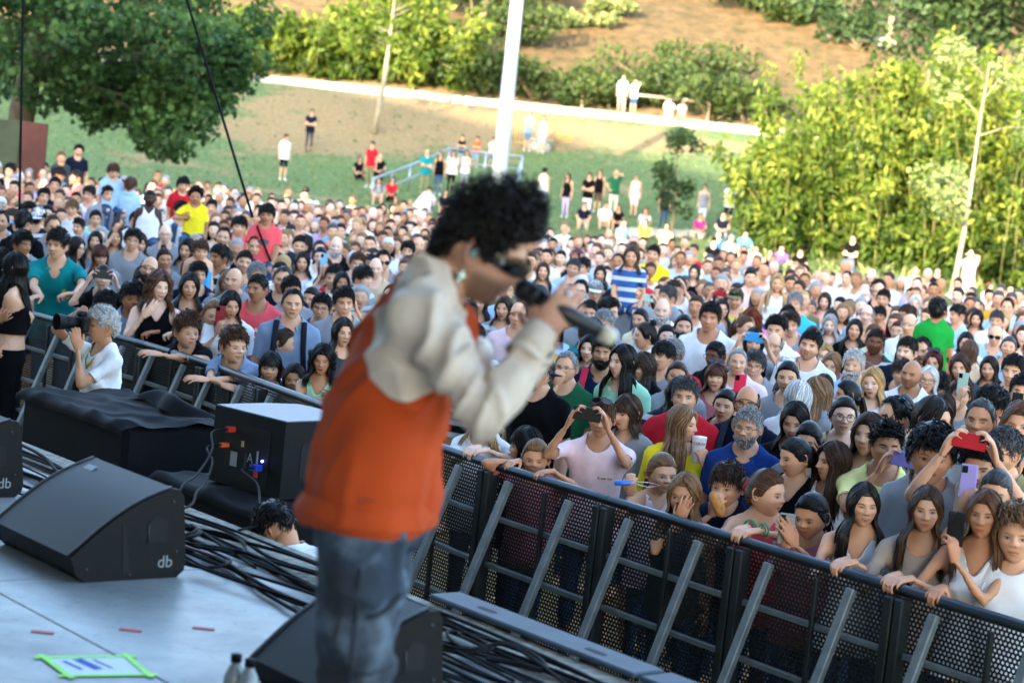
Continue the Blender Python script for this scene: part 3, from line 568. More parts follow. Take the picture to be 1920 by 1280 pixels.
 if stub > 0:
  bd = sstep(mz + .040, mz + .004, z + .25 * np.maximum(0, .045 - ax) - .0) * sstep(-.045, .0, -y + .005)
  mous = sstep(.010, .006, np.abs(z - (mz + .0145))) * sstep(.029, .022, ax); ch = sstep(mz - .011, mz - .016, z)
  side = sstep(.024, .032, ax) * sstep(mz + .035, mz + .008, z)
  m_ = np.maximum(np.maximum(mous, ch), side) * (1 - lp) * sstep(-.02, .02, -y) * (z < mz + .03)
  fa[:, 1] = np.maximum(fa[:, 1], m_ * stub)
 V = np.stack([x, y, z], -1); n, m = TH.shape
 i = np.arange(n - 1)[:, None]; j = np.arange(m)[None]; jn = (j + 1) % m
 Q = np.stack([np.broadcast_to(i * m + j, (n - 1, m)), (i + 1) * m + j, (i + 1) * m + jn, np.broadcast_to(i * m + jn, (n - 1, m))], -1).reshape(-1, 4)
 T = [[n * m, k, (k + 1) % m] for k in range(m)] + [[n * m + 1, (n - 1) * m + (k + 1) % m, (n - 1) * m + k] for k in range(m)]
 mb = MB(); mb.add(V, Q, T); faces = [fa]
 for sx in (-1, 1):      # ears
  e = MB(); t2 = np.linspace(-2.3, 1.9, 12)
  pts = np.stack([sx * (a + .004 + .006 * np.cos(t2)), .014 + .006 * np.sin(t2 * .5) + .0135 * np.cos(t2) * .9, -.001 + .029 * np.sin(t2)], -1)
  e.tube(pts, np.interp(np.arange(12), [0, 3, 8, 11], [.0055, .0048, .0045, .003]), 6)
  e.ball((sx * (a + .001), .012, -.002), (.006, .014, .025), 8, 6)
  v, q, t3 = e.arrays(); mb.add(v, q, t3); f2 = np.zeros((len(v), 4)); f2[:, 0] = .25; faces.append(f2)
 V, Q, T = mb.arrays()
 return V, Q, T, np.vstack(faces)
# ------------------------------------------------------------------ mesh tools for bodies
def remesh(VQT, voxel, smooth=5, fac=.5):
 me = to_mesh('tmp', VQT, None, False); o = bpy.data.objects.new('tmp', me); COL.objects.link(o)
 md = o.modifiers.new('r', 'REMESH'); md.mode = 'VOXEL'; md.voxel_size = voxel; md.adaptivity = 0
 if smooth:
  sm = o.modifiers.new('s', 'SMOOTH'); sm.iterations = smooth; sm.factor = fac
 dg = bpy.context.evaluated_depsgraph_get(); ev = o.evaluated_get(dg); m2 = ev.to_mesh()
 V = np.empty(len(m2.vertices) * 3, np.float32); m2.vertices.foreach_get('co', V)
 tot = np.empty(len(m2.polygons), np.int32); m2.polygons.foreach_get('loop_total', tot); st = np.empty(len(m2.polygons), np.int32); m2.polygons.foreach_get('loop_start', st)
 li = np.empty(len(m2.loops), np.int32); m2.loops.foreach_get('vertex_index', li)
 q = st[tot == 4]; t = st[tot == 3]
 Q = li[q[:, None] + np.arange(4)].astype(np.int64); T = li[t[:, None] + np.arange(3)].astype(np.int64)
 ev.to_mesh_clear(); bpy.data.objects.remove(o); bpy.data.meshes.remove(me)
 return V.reshape(-1, 3).astype(float), Q.reshape(-1, 4), T.reshape(-1, 3)
def vnormals(V, Q, T):
 N = np.zeros_like(V)
 for Fc in (Q, T):
  if len(Fc):
   n = np.cross(V[Fc[:, 2]] - V[Fc[:, 0]], V[Fc[:, -1]] - V[Fc[:, 1]])
   for k in range(Fc.shape[1]):
    for c in range(3): N[:, c] += np.bincount(Fc[:, k], n[:, c], len(V))
 return N / (np.linalg.norm(N, axis=1)[:, None] + 1e-12)
def edges_of(Q, T):
 E = [Fc[:, [k, (k + 1) % Fc.shape[1]]] for Fc in (Q, T) if len(Fc) for k in range(Fc.shape[1])]
 E = np.sort(np.concatenate(E), 1); return E
def uniq_edges(Q, T, n):
 E = edges_of(Q, T); u, c = np.unique(E[:, 0] * n + E[:, 1], return_counts=True); return np.stack([u // n, u % n], -1), c
def laplace(V, Q, T, it=3, fac=.5, fix=None):
 n = len(V); E = uniq_edges(Q, T, n)[0]; deg = np.bincount(E.ravel(), minlength=n)[:, None].clip(1)
 for _ in range(it):
  A = np.stack([np.bincount(E[:, 0], V[E[:, 1], c], n) + np.bincount(E[:, 1], V[E[:, 0], c], n) for c in range(3)], -1)
  d = (A / deg - V) * fac
  if fix is not None: d[fix] = 0
  V = V + d
 return V
def clip(V, Q, T, g):
 """keep g<0, cutting faces at g=0; returns arrays and the list of source weights"""
 newV = []; cache = {}; base = len(V); src = []
 def cut(i, j):
  k = (i, j) if i < j else (j, i)
  if k not in cache:
   a, b = k; t = g[a] / (g[a] - g[b]); cache[k] = base + len(newV); newV.append(V[a] + (V[b] - V[a]) * t); src.append((a, b, t))
  return cache[k]
 oQ = []; oT = []
 for Fc, out in ((Q, oQ), (T, oT)):
  if not len(Fc): continue
  ins = g[Fc] < 0; al = ins.all(1); out.append(Fc[al]); part = Fc[ins.any(1) & ~al]
  for f in part:
   poly = []; n = len(f)
   for k in range(n):
    i, j = int(f[k]), int(f[(k + 1) % n])
    if g[i] < 0: poly.append(i)
    if (g[i] < 0) != (g[j] < 0): poly.append(cut(i, j))
   if len(poly) == 4: oQ.append(np.array([poly]))
   elif len(poly) == 3: oT.append(np.array([poly]))
   elif len(poly) == 5: oQ.append(np.array([poly[:4]])); oT.append(np.array([[poly[0], poly[3], poly[4]]]))
 V2 = np.vstack([V, np.array(newV).reshape(-1, 3)])
 Q2 = np.concatenate(oQ) if oQ else np.zeros((0, 4), np.int64); T2 = np.concatenate(oT) if oT else np.zeros((0, 3), np.int64)
 used = np.unique(np.concatenate([Q2.ravel(), T2.ravel()])); mp = -np.ones(len(V2), np.int64); mp[used] = np.arange(len(used))
 return V2[used], mp[Q2], mp[T2], used, src
def thicken_rim(V, Q, T, N, d):
 """turn the open border inward so that the cloth shows an edge"""
 u, cnt = uniq_edges(Q, T, len(V)); B = u[cnt == 1]
 bv = np.unique(B); mp = -np.ones(len(V), np.int64); mp[bv] = len(V) + np.arange(len(bv))
 V2 = np.vstack([V, V[bv] - N[bv] * d]); Q2 = np.column_stack([B[:, 0], B[:, 1], mp[B[:, 1]], mp[B[:, 0]]])
 return V2, np.vstack([Q, Q2]), T
# ------------------------------------------------------------------ hands
HANDS = {}
def hand_geo(pose, vox=.0075):
 if (pose, vox) in HANDS: return HANDS[(pose, vox)]
 C = {'relaxed': (14, 22, 18, 24), 'grip': (52, 62, 40, 30), 'rail': (28, 62, 46, 34), 'phone': (30, 48, 34, 18), 'flat': (4, 6, 5, 40), 'fist': (78, 92, 60, 25), 'mic': (34, 56, 38, 20), 'point': (10, 30, 20, 40)}[pose]
 mb = MB()
 mb.tube([(-.012, 0, 0), (.01, 0, .001), (.045, -.001, .002), (.085, -.002, 0), (.094, -.002, 0)], [(.027, .019), (.030, .017), (.041, .0165), (.041, .0125), (.030, .009)], 10, up=(0, 0, 1))
 L = [(.043, .026, .020), (.048, .030, .022), (.045, .028, .021), (.035, .021, .018)]; Y = [.029, .0095, -.0105, -.030]; X = [.088, .092, .088, .080]; RD = [.0088, .009, .0086, .0076]
 for k in range(4):
  ang = 0.0; p = np.array([X[k] - .012, Y[k], 0.0]); pts = [p]; spread = R((-6, -1, 4, 10)[k]) * -1
  cs = np.array([math.cos(spread), math.sin(spread), 0])
  jit = (1.0, 1.05, .95, 1.1)[k] if pose != 'point' else (.2, 1.6, 1.8, 1.9)[k]
  p = p + cs * .014; pts.append(p)
  for m in range(3):
   ang += R(C[m]) * jit; p = p + (cs * math.cos(ang) + np.array([0, 0, -1]) * math.sin(ang)) * L[k][m]; pts.append(p)
  P = np.array(pts); tt = np.linspace(0, 1, len(P)); t2 = np.linspace(0, 1, 11); P2 = np.stack([np.interp(t2, tt, P[:, i]) for i in range(3)], -1)
  mb.tube(P2, np.interp(t2, [0, .5, .92, 1], [RD[k] * 1.05, RD[k], RD[k] * .82, RD[k] * .5]), 7)
 a = R(C[3]); th0 = np.array([.012, .022, -.006]); dirs = nrm([math.cos(R(42)), math.sin(R(42)), -.25]); d2 = nrm([math.cos(R(20)), math.sin(R(20)) - math.sin(a) * .25, -.35 - math.sin(a) * .6])
 P = np.array([th0, th0 + dirs * .036, th0 + dirs * .040 + d2 * .030, th0 + dirs * .040 + d2 * .055])
 t2 = np.linspace(0, 1, 9); tt = np.linspace(0, 1, 4); mb.tube(np.stack([np.interp(t2, tt, P[:, i]) for i in range(3)], -1), [.0150, .0150, .0135, .0115, .0105, .0102, .0098, .009, .005], 8)
 HANDS[(pose, vox)] = remesh(mb.arrays(), vox, 2, .4); return HANDS[(pose, vox)]
# ------------------------------------------------------------------ bodies
def ik(S, W, l1, l2, pole):
 S = np.asarray(S, float); W = np.asarray(W, float); d = W - S; L = np.linalg.norm(d); mx = (l1 + l2) * .985
 if L > mx: W = S + d / L * mx; d = W - S; L = mx
 L = max(L, abs(l1 - l2) + .03)
 a = (l1 * l1 - l2 * l2 + L * L) / (2 * L); h = math.sqrt(max(l1 * l1 - a * a, 0)); n = d / np.linalg.norm(d)
 pole = np.asarray(pole, float); p = pole - n * (pole @ n); p = nrm(p)
 return S + n * a + p * h, W
def rotx(v, ang, o):
 v = np.asarray(v, float) - o; c, s = np.cos(ang), np.sin(ang)
 return np.stack([v[..., 0], v[..., 1] * c - v[..., 2] * s, v[..., 1] * s + v[..., 2] * c], -1) + o
BTYPE = {  # stature, shoulder half width, girth, head scale
 'm': (1.75, .185, 1.0, .955), 'w': (1.65, .158, .88, .915), 'c': (1.30, .130, .70, .90), 'k': (1.0, .108, .62, .84)}
def rot_head(yaw, pitch, roll):
 return np.array(Matrix.Rotation(R(yaw), 3, 'Z') @ Matrix.Rotation(R(pitch), 3, 'X') @ Matrix.Rotation(R(roll), 3, 'Y'))
class Body:
 """one body in its own space: feet at z=0, facing -Y; arms = {'L': (wrist, pole, hand pose, finger dir, back-of-hand dir), 'R': ...}"""
 def __init__(s, typ='m', seed=0, lean=0, arms=None, head=(0, 0, 0), face=None, legs='stand', girth=1.0, vox=.0175, headres=(56, 62), neck=1.0, hv=.0075, hoff=None, hsx=1.0):
  H, sw, gk, hs = BTYPE[typ]; hs *= hsx; s.typ = typ; s.H = H; k = H / 1.75; s.k = k; g = gk * girth
  sex = {'m': 'm', 'w': 'w', 'c': 'c', 'k': 'c'}[typ]
  lift = 0.0
  if typ in 'ck': kz = k * .985
  else: kz = k
  hipz = .90 * kz
  if legs != 'stand': lift = -(hipz - .12)
  O = np.array([0, .01, .96 * kz])
  ln = R(lean)
  def bend(P):
   P = np.asarray(P, float); a = ln * sstep(.98 * kz, 1.34 * kz, P[..., 2]); return rotx(P, a, O)
  rings = {'m': [(.84, .135, .10), (.90, .160, .112), (.98, .163, .116), (1.08, .150, .110), (1.18, .157, .115), (1.29, .172, .122), (1.38, .170, .108), (1.445, .120, .078), (1.485, .072, .062)],
                 'w': [(.84, .150, .105), (.90, .182, .120), (.98, .176, .118), (1.10, .138, .100), (1.18, .146, .108), (1.29, .158, .116), (1.38, .156, .100), (1.445, .112, .074), (1.485, .064, .058)]}['m' if sex != 'w' else 'w']
  mb = MB(); a = np.arange(20) * 2 * math.pi / 20; ga = g / k if typ in 'mw' else g / k * .98
  G = []
  for z, rx, ry in rings:
   wx = rx * k * ga * (sw / .185 if sex == 'm' and typ != 'm' else 1) if typ not in 'ck' else rx * g * 1.08
   wy = ry * k * ga if typ not in 'ck' else ry * g * 1.12
   G.append(np.stack([wx * np.cos(a), wy * np.sin(a) + (.004 if z > 1.2 else 0), np.full(20, z * kz)], -1))
  G = np.array(G); Gb = bend(G); n = len(G); b0 = mb.grid(Gb, True)
  cs = [Gb[0].mean(0), Gb[-1].mean(0)]; c0 = mb.add(cs); mb.T.append(np.array([[b0 + (i + 1) % 20, b0 + i, c0] for i in range(20)] + [[b0 + (n - 1) * 20 + i, b0 + (n - 1) * 20 + (i + 1) % 20, c0 + 1] for i in range(20)]))
  tip = 1.46 * kz; nr = {'m': .063, 'w': .051, 'c': .045, 'k': .040}[typ] * neck * (1 if typ in 'ck' else k)
  hr = .1175 * hs; s.hs = hs
  hc0 = np.array([0, -.018 * k, H - hr]); s.bend = bend
  NB = bend([0, .012 * k, 1.40 * kz]); base = bend([0, 0, tip]); ctr = bend(hc0)
  # the head hangs on the neck: bring it back up when leaning
  hp = bend(np.array([0, .012, tip + .03 * k])); ctr = hp + (rotx(hc0 - np.array([0, .012, tip + .03 * k]), ln * .35, np.zeros(3)))
  ctr = ctr - [0, 0, .016 * k]
  if hoff is not None: ctr = ctr + np.asarray(hoff)
  s.hc = ctr; HR = rot_head(*head); s.HR = HR
  nk = ctr + HR @ np.array([0, .025, -.045]) * hs
  mb.tube(np.array([NB, base * .5 + NB * .5 + [0, .0, 0], base, base * .4 + nk * .6, nk]), [nr * 1.3, nr * 1.12, nr * 1.0, nr * .95, nr * .9], 14)
  J = {}; s.J = J
  segs = [('spine', bend([0, 0, .9 * kz]), bend([0, 0, 1.1 * kz]), .13 * g), ('chest', bend([0, 0, 1.1 * kz]), bend([0, 0, 1.36 * kz]), .14 * g), ('neck', base, nk, nr)]
  for sd, sx in (('L', 1), ('R', -1)):
   S0 = np.array([sx * sw, .008, 1.415 * kz]); S = bend(S0); J['S' + sd] = S
   mb.tube([bend([sx * .022, .014, 1.512 * kz]), bend([sx * sw * .50, .012, 1.455 * kz]), S + [0, .004, -.004]], [nr * .80, .045 * g, .046 * g], 10)
   mb.ball(S + [sx * .0, 0, -.008], np.array([.052, .056, .056]) * g, 12, 8)
   mb.tube([bend([sx * .07, .0, 1.30 * kz]), bend([sx * .13 * sw / .185, 0, 1.35 * kz]), S + [0, 0, -.02]], [.06 * g, .07 * g, .05 * g], 10)
   l1, l2 = .295 * kz, .255 * kz
   arm = (arms or {}).get(sd)
   if arm is None: arm = ((sx * (sw + .07 * k), -.03, .80 * kz), (sx * .35, 1, 0), 'relaxed', None, None)
   W = np.array(arm[0], float); El, W = ik(S, W, l1, l2, arm[1]); J['E' + sd] = El; J['W' + sd] = W
   ar = g * (1.0 if typ == 'm' else .92 if typ == 'w' else 1.0)
   mb.tube([S, S * .7 + El * .3, S * .3 + El * .7, El], np.array([.050, .047, .041, .037]) * ar, 12)
   mb.tube([El, El * .72 + W * .28, El * .3 + W * .7, W, W + nrm(W - El) * .012], np.array([.0365, .039, .030, .0255, .024]) * ar, 12)
   mb.ball(El, .037 * ar, 10, 6)
   fd = np.array(arm[3], float) if arm[3] is not None else W - El; fd = nrm(fd)
   bk = np.array(arm[4], float) if arm[4] is not None else np.array([sx * 1.0, -.2, 0]); bk = nrm(bk - fd * (bk @ fd)); yy = np.cross(bk, fd)
   J['H' + sd] = (W, fd, bk, arm[2]); segs += [('uarm' + sd, S, El, .045 * ar), ('farm' + sd, El, W, .034 * ar)]
  for sd, sx in (('L', 1), ('R', -1)):
   hip = np.array([sx * .088 * gk * (1.05 if sex == 'w' else 1), .0, .88 * kz])
   if legs == 'stand': kn = np.array([sx * .095 * gk, -.012, .48 * kz]); an = np.array([sx * .10 * gk, .015, .075 * kz]); to = an + [sx * .03, -.17 * kz, -.045 * kz]
   elif legs == 'sit': kn = hip + [sx * .06, -.36 * kz, .22 * kz]; an = kn + [sx * .0, -.13 * kz, -.38 * kz + .0]; to = an + [sx * .02, -.16 * kz, -.03]
   else: kn = hip + [sx * .05, -.40 * kz, .02]; an = kn + [0, .02, -.40 * kz]; to = an + [0, -.14 * kz, -.04]
   J['K' + sd] = kn; J['A' + sd] = an
   mb.tube([hip + [0, 0, .04], hip * .6 + kn * .4, kn], np.array([.090, .076, .056]) * g * (1.04 if sex == 'w' else 1), 12)
   mb.tube([kn, kn * .7 + an * .3, kn * .25 + an * .75, an], np.array([.055, .054, .040, .037]) * g, 12); mb.ball(kn, .055 * g, 10, 6)
   mb.tube([an + [0, .03, -.03], an * .5 + to * .5 + [0, 0, -.01], to], [(.036 * g, .036 * g), (.042 * g, .034 * g), (.040 * g, .02 * g)], 10)
   segs += [('thigh' + sd, hip, kn, .075 * g), ('shin' + sd, kn, an, .045 * g), ('foot' + sd, an, to, .035 * g)]
  if sex == 'w':
   for sx in (-1, 1): mb.ball(bend([sx * .068 * k, -.075 * k, 1.255 * kz]), np.array([.062, .058, .062]) * gk * girth, 12, 8)
  V, Q, T = remesh(mb.arrays(), vox, 6, .5)
  s.V, s.Q, s.T = V, Q, T; s.segs = segs; s.kz = kz; s.g = g; s.lift = lift; s.sit = legs != 'stand'
  out = MB(); out.add(V, Q, T); fa = [np.zeros((len(V), 4))]
  for sd, sx in (('L', 1), ('R', -1)):
   W, fd, bk, hp_ = J['H' + sd]; hg = hand_geo(hp_, hv); hv_, hq, ht = hg; sc = {'m': 1.0, 'w': .9, 'c': .78, 'k': .66}[typ]
   q_ = hv_ * sc * [1, (1 if sd == 'R' else -1), 1]; yy = np.cross(bk, fd)
   P = W + q_[:, :1] * fd + q_[:, 1:2] * yy + q_[:, 2:] * bk
   if sd == 'L': hq = hq[:, ::-1]; ht = ht[:, ::-1]
   out.add(P, hq, ht); f2 = np.zeros((len(P), 4)); f2[:, 0] = .12; fa.append(f2)
  f = dict(sex=sex, seed=seed); f.update(face or {})
  hd, hq, ht, hf = head_geo(R_=headres[0], C_=headres[1], **f)
  out.add(hd * hs @ HR.T + ctr, hq, ht); fa.append(hf)
  Vb, Qb, Tb = out.arrays(); Vb[:, 2] += lift
  s.mesh = to_mesh('person', (Vb, Qb, Tb), M_SKIN, True, {'face': np.vstack(fa)}); s.raw = (Vb, Qb, Tb)
  s.head_m = Matrix.Translation(Vector(ctr + [0, 0, lift])) @ Matrix(HR.tolist()).to_4x4() @ Matrix.Scale(hs, 4)
  for q in list(J):
   if not q.startswith('H'): J[q] = J[q] + [0, 0, lift]
   else: J[q] = (J[q][0] + [0, 0, lift],) + J[q][1:]
  s.wear = {}; s.seed = seed; s._field()
 def _field(s):
  V = s.V; best = np.full(len(V), 1e9); bone = np.zeros(len(V), int); tt = np.zeros(len(V)); s.names = [q[0] for q in s.segs]
  for i, (nm, a, b, r) in enumerate(s.segs):
   d = b - a; L2 = d @ d; t = np.clip((V - a) @ d / L2, 0, 1); t0 = (V - a) @ d / L2; dist = np.linalg.norm(V - a - t[:, None] * d, axis=1) - r
   m = dist < best; best[m] = dist[m]; bone[m] = i; tt[m] = t0[m]
  s.bone, s.t = bone, tt
  # height along the spine, undoing the lean
  c = s.segs; U = V.copy(); O = np.array([0, .01, .96 * s.kz]); a = 0
  pts = [s.bend([0, 0, z * s.kz]) for z in np.linspace(.8, 1.56, 20)]; P = np.array(pts)
  sp = np.zeros(len(V)); bd = np.full(len(V), 1e9); zs = np.linspace(.8, 1.56, 20); off = np.zeros_like(V)
  for i in range(19):
   e = P[i + 1] - P[i]; t = (V - P[i]) @ e / (e @ e); tc = np.clip(t, 0, 1); o = V - P[i] - tc[:, None] * e; dd = np.linalg.norm(o, axis=1)
   m = dd < bd; bd[m] = dd[m]; tz = np.where((i == 0) & (t < 0), t, tc); sp[m] = (zs[i] + tz * (zs[1] - zs[0]))[m]; off[m] = o[m]
  s.sp = sp; s.off = off
 def _neckcut(s, dip, w):
  NP = s.bend([0, -.012, 1.50 * s.kz]); rn = .078 * w * (s.k if s.typ in 'mw' else .74); v = s.V - NP
  down = np.clip(-v[:, 2], 0, 1); front = sstep(.02, -.03, v[:, 1]); st = np.where(v[:, 2] < 0, 1 / (1 + front * dip * 14), .35)
  xx = v[:, 0] * (1 + front * np.clip(dip - .05, 0, 1) * 9 * down / .1)
  return rn - np.sqrt(xx ** 2 + (v[:, 1] * .8) ** 2 + (v[:, 2] * st * .95) ** 2)
 def _clipfield(s, kind, sleeve, hem, neckz, dip):
  pre = lambda w: np.array([q.startswith(w) for q in s.names])[s.bone]; nm = None
  g = np.full(len(s.V), -1.0); isarm = pre('uarm'); isf = pre('farm')
  l1 = .295 * s.kz; l2 = .255 * s.kz
  s_arm = np.where(isarm, s.t * l1, np.where(isf, l1 + s.t * l2, 0.0)); arm = isarm | isf
  if kind == 'top':
   g = np.maximum(g, np.where(arm, s_arm - sleeve * s.kz, -1))
   g = np.maximum(g, np.where(arm & (s.sp < 1.3), -1, s._neckcut(dip, 1.0)))
   leg = pre('thigh') | pre('shin') | pre('foot')
   if s.sit: g = np.maximum(g, np.where(leg, .05, -1)); g = np.maximum(g, np.where(arm, -1, (.88 - s.sp) * s.kz))
   else:
    g = np.maximum(g, np.where(arm, -1, np.maximum((hem - s.sp) * s.kz, hem * s.kz - s.V[:, 2])))
  elif kind == 'tank':
   g = np.maximum(g, np.where(arm, .05 + s_arm * .2, -1)); ax = np.abs(s.off[:, 0]); w = hem
   sh = .118 * s.kz * (s.g / .88 * .5 + .5) - .02 * np.clip((s.sp - 1.30) / .1, 0, 1)
   g = np.maximum(g, np.where(s.sp > 1.24, (ax - sh - .055 * np.clip((1.34 - s.sp) / .09, 0, 1)), -1))
   g = np.maximum(g, s._neckcut(dip, 1.12))
   if s.sit:
    leg = pre('thigh') | pre('shin') | pre('foot'); g = np.maximum(g, np.where(leg, .05, -1))
   else: g = np.maximum(g, np.maximum((w - s.sp) * s.kz, w * s.kz - s.V[:, 2]))
  elif kind == 'legs':
   leg = pre('thigh') | pre('shin') | pre('foot'); th = .40 * s.kz; sh = .405 * s.kz
   d = np.where(pre('thigh'), s.t * th, np.where(pre('shin'), th + s.t * sh, 2.0))
   g = np.where(leg, d - sleeve * s.kz, np.where(arm, .05, (s.sp - hem) * s.kz))
  elif kind == 'shoes':
   ft = pre('foot'); shn = pre('shin'); g = np.where(ft, -.05, np.where(shn, (.93 - s.t) * .4, .05))
  return g
 def clothes(s, kind, sleeve=.2, hem=.82, neckz=1.45, dip=.03, off=.013, wr=.0065, seed=0, loose=.0, mat=None, name='shirt', extra=None, smooth=3, rim=.009, tag_=0, ff=26, fp=2):
  key = (kind, sleeve, hem, neckz, dip, off, wr, seed, loose, id(mat), tag_)
  if key in s.wear: return s.wear[key]
  g = s._clipfield(kind, sleeve, hem, neckz, dip); N = vnormals(s.V, s.Q, s.T)
  P = s.V + N * off
  if loose:      # cloth hangs from the chest: push the waist out
   w = sstep(1.36, 1.12, s.sp) * (s.sp < 1.4); arm = np.array(['arm' in q for q in s.names])[s.bone]
   P = P + np.where(arm, 0, w)[:, None] * N * loose
  P = laplace(P, s.Q, s.T, smooth, .5)
  n1 = WaveNoise(seed * 7 + 3, ff, 9, (1, 1, .5)); n2 = WaveNoise(seed * 7 + 5, 60, 8, (.7, .7, 1)); n3 = WaveNoise(seed + 9, 11, 5)
  fold = (1 - np.minimum(np.abs(n1(s.V + .02 * n3(s.V)[:, None])), 1)) ** fp
  amp = wr * (.6 + .8 * np.clip(n3(s.V) * .5 + .5, 0, 1))
  P = P + N * (amp * (fold * 1.5 - .5) + .35 * wr * n2(s.V))[:, None]
  P = P + N * (np.exp(-np.clip(-g, 0, 1) / .03) * (.006 if kind != 'shoes' else 0))[:, None]
  if extra is not None: g = np.maximum(g, extra)
  V2, Q2, T2, used, src = clip(P, s.Q, s.T, g)
  V2, Q2, T2 = thicken_rim(V2, Q2, T2, vnormals(V2, Q2, T2), rim)
  V2[:, 2] += s.lift
  s.wear[key] = to_mesh(name, (V2, Q2, T2), mat or M_CLOTH); return s.wear[key]
# ------------------------------------------------------------------ hair (in head space, head half height .118)
HAIRS = {}
class HB(MB):
 """builder that keeps open strands back and sweeps them all at once"""
 def __init__(s): super().__init__(); s.hv = []; s.pend = []; s.cov = 0
 def tube(s, path, rad, sides=8, cap=True, up=None, flat=1.0, closed=False):
  if cap or closed: return super().tube(path, rad, sides, cap, up, flat, closed)
  P = np.asarray(path, float); s.pend.append([P, np.broadcast_to(np.asarray(rad, float), (len(P),)), sides, flat, None])
 def reg(s, val):
  if s.pend and s.pend[-1][4] is None: s.pend[-1][4] = val
  k = s.n - s.cov
  if k: s.hv.append(np.full(k, val)); s.cov = s.n
 def flush(s):
  G = {}
  for q in s.pend: G.setdefault((len(q[0]), q[2], q[3]), []).append(q)
  for (m, sd, fl), L in G.items():
   P = np.array([q[0] for q in L]); r = np.array([q[1] for q in L]); n = len(L)
   d = np.gradient(P, axis=1); d /= np.linalg.norm(d, axis=2)[..., None] + 1e-12
   u = np.where((np.abs(d[:, 0, 2]) < .9)[:, None], [0, 0, 1.0], [0, 1.0, 0]); a = np.arange(sd) * 2 * math.pi / sd; V = np.empty((n, m, sd, 3))
   for i in range(m):
    x = np.cross(u, d[:, i]); x /= np.linalg.norm(x, axis=1)[:, None] + 1e-12; u = np.cross(d[:, i], x)
    V[:, i] = P[:, i, None] + r[:, i, None, None] * (np.cos(a)[None, :, None] * x[:, None] + fl * np.sin(a)[None, :, None] * u[:, None])
   i = np.arange(m - 1)[:, None]; j = np.arange(sd)[None]; jn = (j + 1) % sd
   q = np.stack([i * sd + j, i * sd + jn, (i + 1) * sd + jn, (i + 1) * sd + j], -1).reshape(-1, 4)
   s.add(V.reshape(-1, 3), (q[None] + (np.arange(n) * m * sd)[:, None, None]).reshape(-1, 4)); s.hv.append(np.repeat([float(z[4] if z[4] is not None else .4) for z in L], m * sd)); s.cov = s.n
  s.pend = []
def scalp(th, ph, off=0.0):
 d = np.stack([np.sin(th) * np.sin(ph), -np.sin(th) * np.cos(ph), np.cos(th)], -1)
 p = d * np.array([.0765, .0965, .1185]); x, y, z = p[..., 0], p[..., 1], p[..., 2]
 jt = np.clip((-.012 - z) / .1, 0, 1); y = np.where(y > 0, y * (1 - .5 * jt), y); x = x * (1 - .2 * jt)
 p = np.stack([x, y + .002, z], -1); return p + d * np.asarray(off)[..., None]
def hairline(style):
 a = {'std': [58, 60, 67, 97, 80, 84, 112, 122], 'fringe': [70, 70, 72, 98, 86, 88, 112, 124], 'recede': [44, 36, 60, 94, 80, 84, 112, 122], 'bald': [72, 74, 84, 97, 84, 86, 112, 122], 'high': [48, 50, 62, 92, 80, 84, 112, 122], 'pull': [58, 60, 68, 96, 97, 104, 122, 130]}[style]
 x = np.radians([0, 25, 50, 76, 92, 112, 140, 180]); return lambda ph: np.interp(np.abs(np.angle(np.exp(1j * ph))), x, np.radians(a))
def cap_grid(mb, hl, T, seed, rows=16, cols=48, rough=.35, topx=1.0, start=0.0, side=.55):
 ph = np.linspace(-math.pi, math.pi, cols, endpoint=False); s = np.linspace(0.02, 1, rows)[:, None]
 e = hl(ph)[None]; st = start if np.ndim(start) else np.full(cols, start)
 th = st[None] + (e - st[None]) * s; PH = np.broadcast_to(ph[None], th.shape)
 n = WaveNoise(seed, 60, 8); n2 = WaveNoise(seed + 1, 150, 8); p0 = scalp(th, PH)
 prof = (1 - s ** 7) * (1 - (1 - side) * sstep(math.radians(45), math.radians(85), th)) * (1 + (topx - 1) * sstep(math.radians(60), math.radians(10), th))
 off = T * prof * (1 + rough * n(p0) * .6 + rough * .35 * n2(p0)) - .004 * (s ** 10)
 return mb.grid(scalp(th, PH, off), True)
def strand(mb, P, r, sides=3, cnt=None):
 mb.tube(P, r, sides, cap=False)
 if cnt is not None: cnt.append(len(P) * sides)
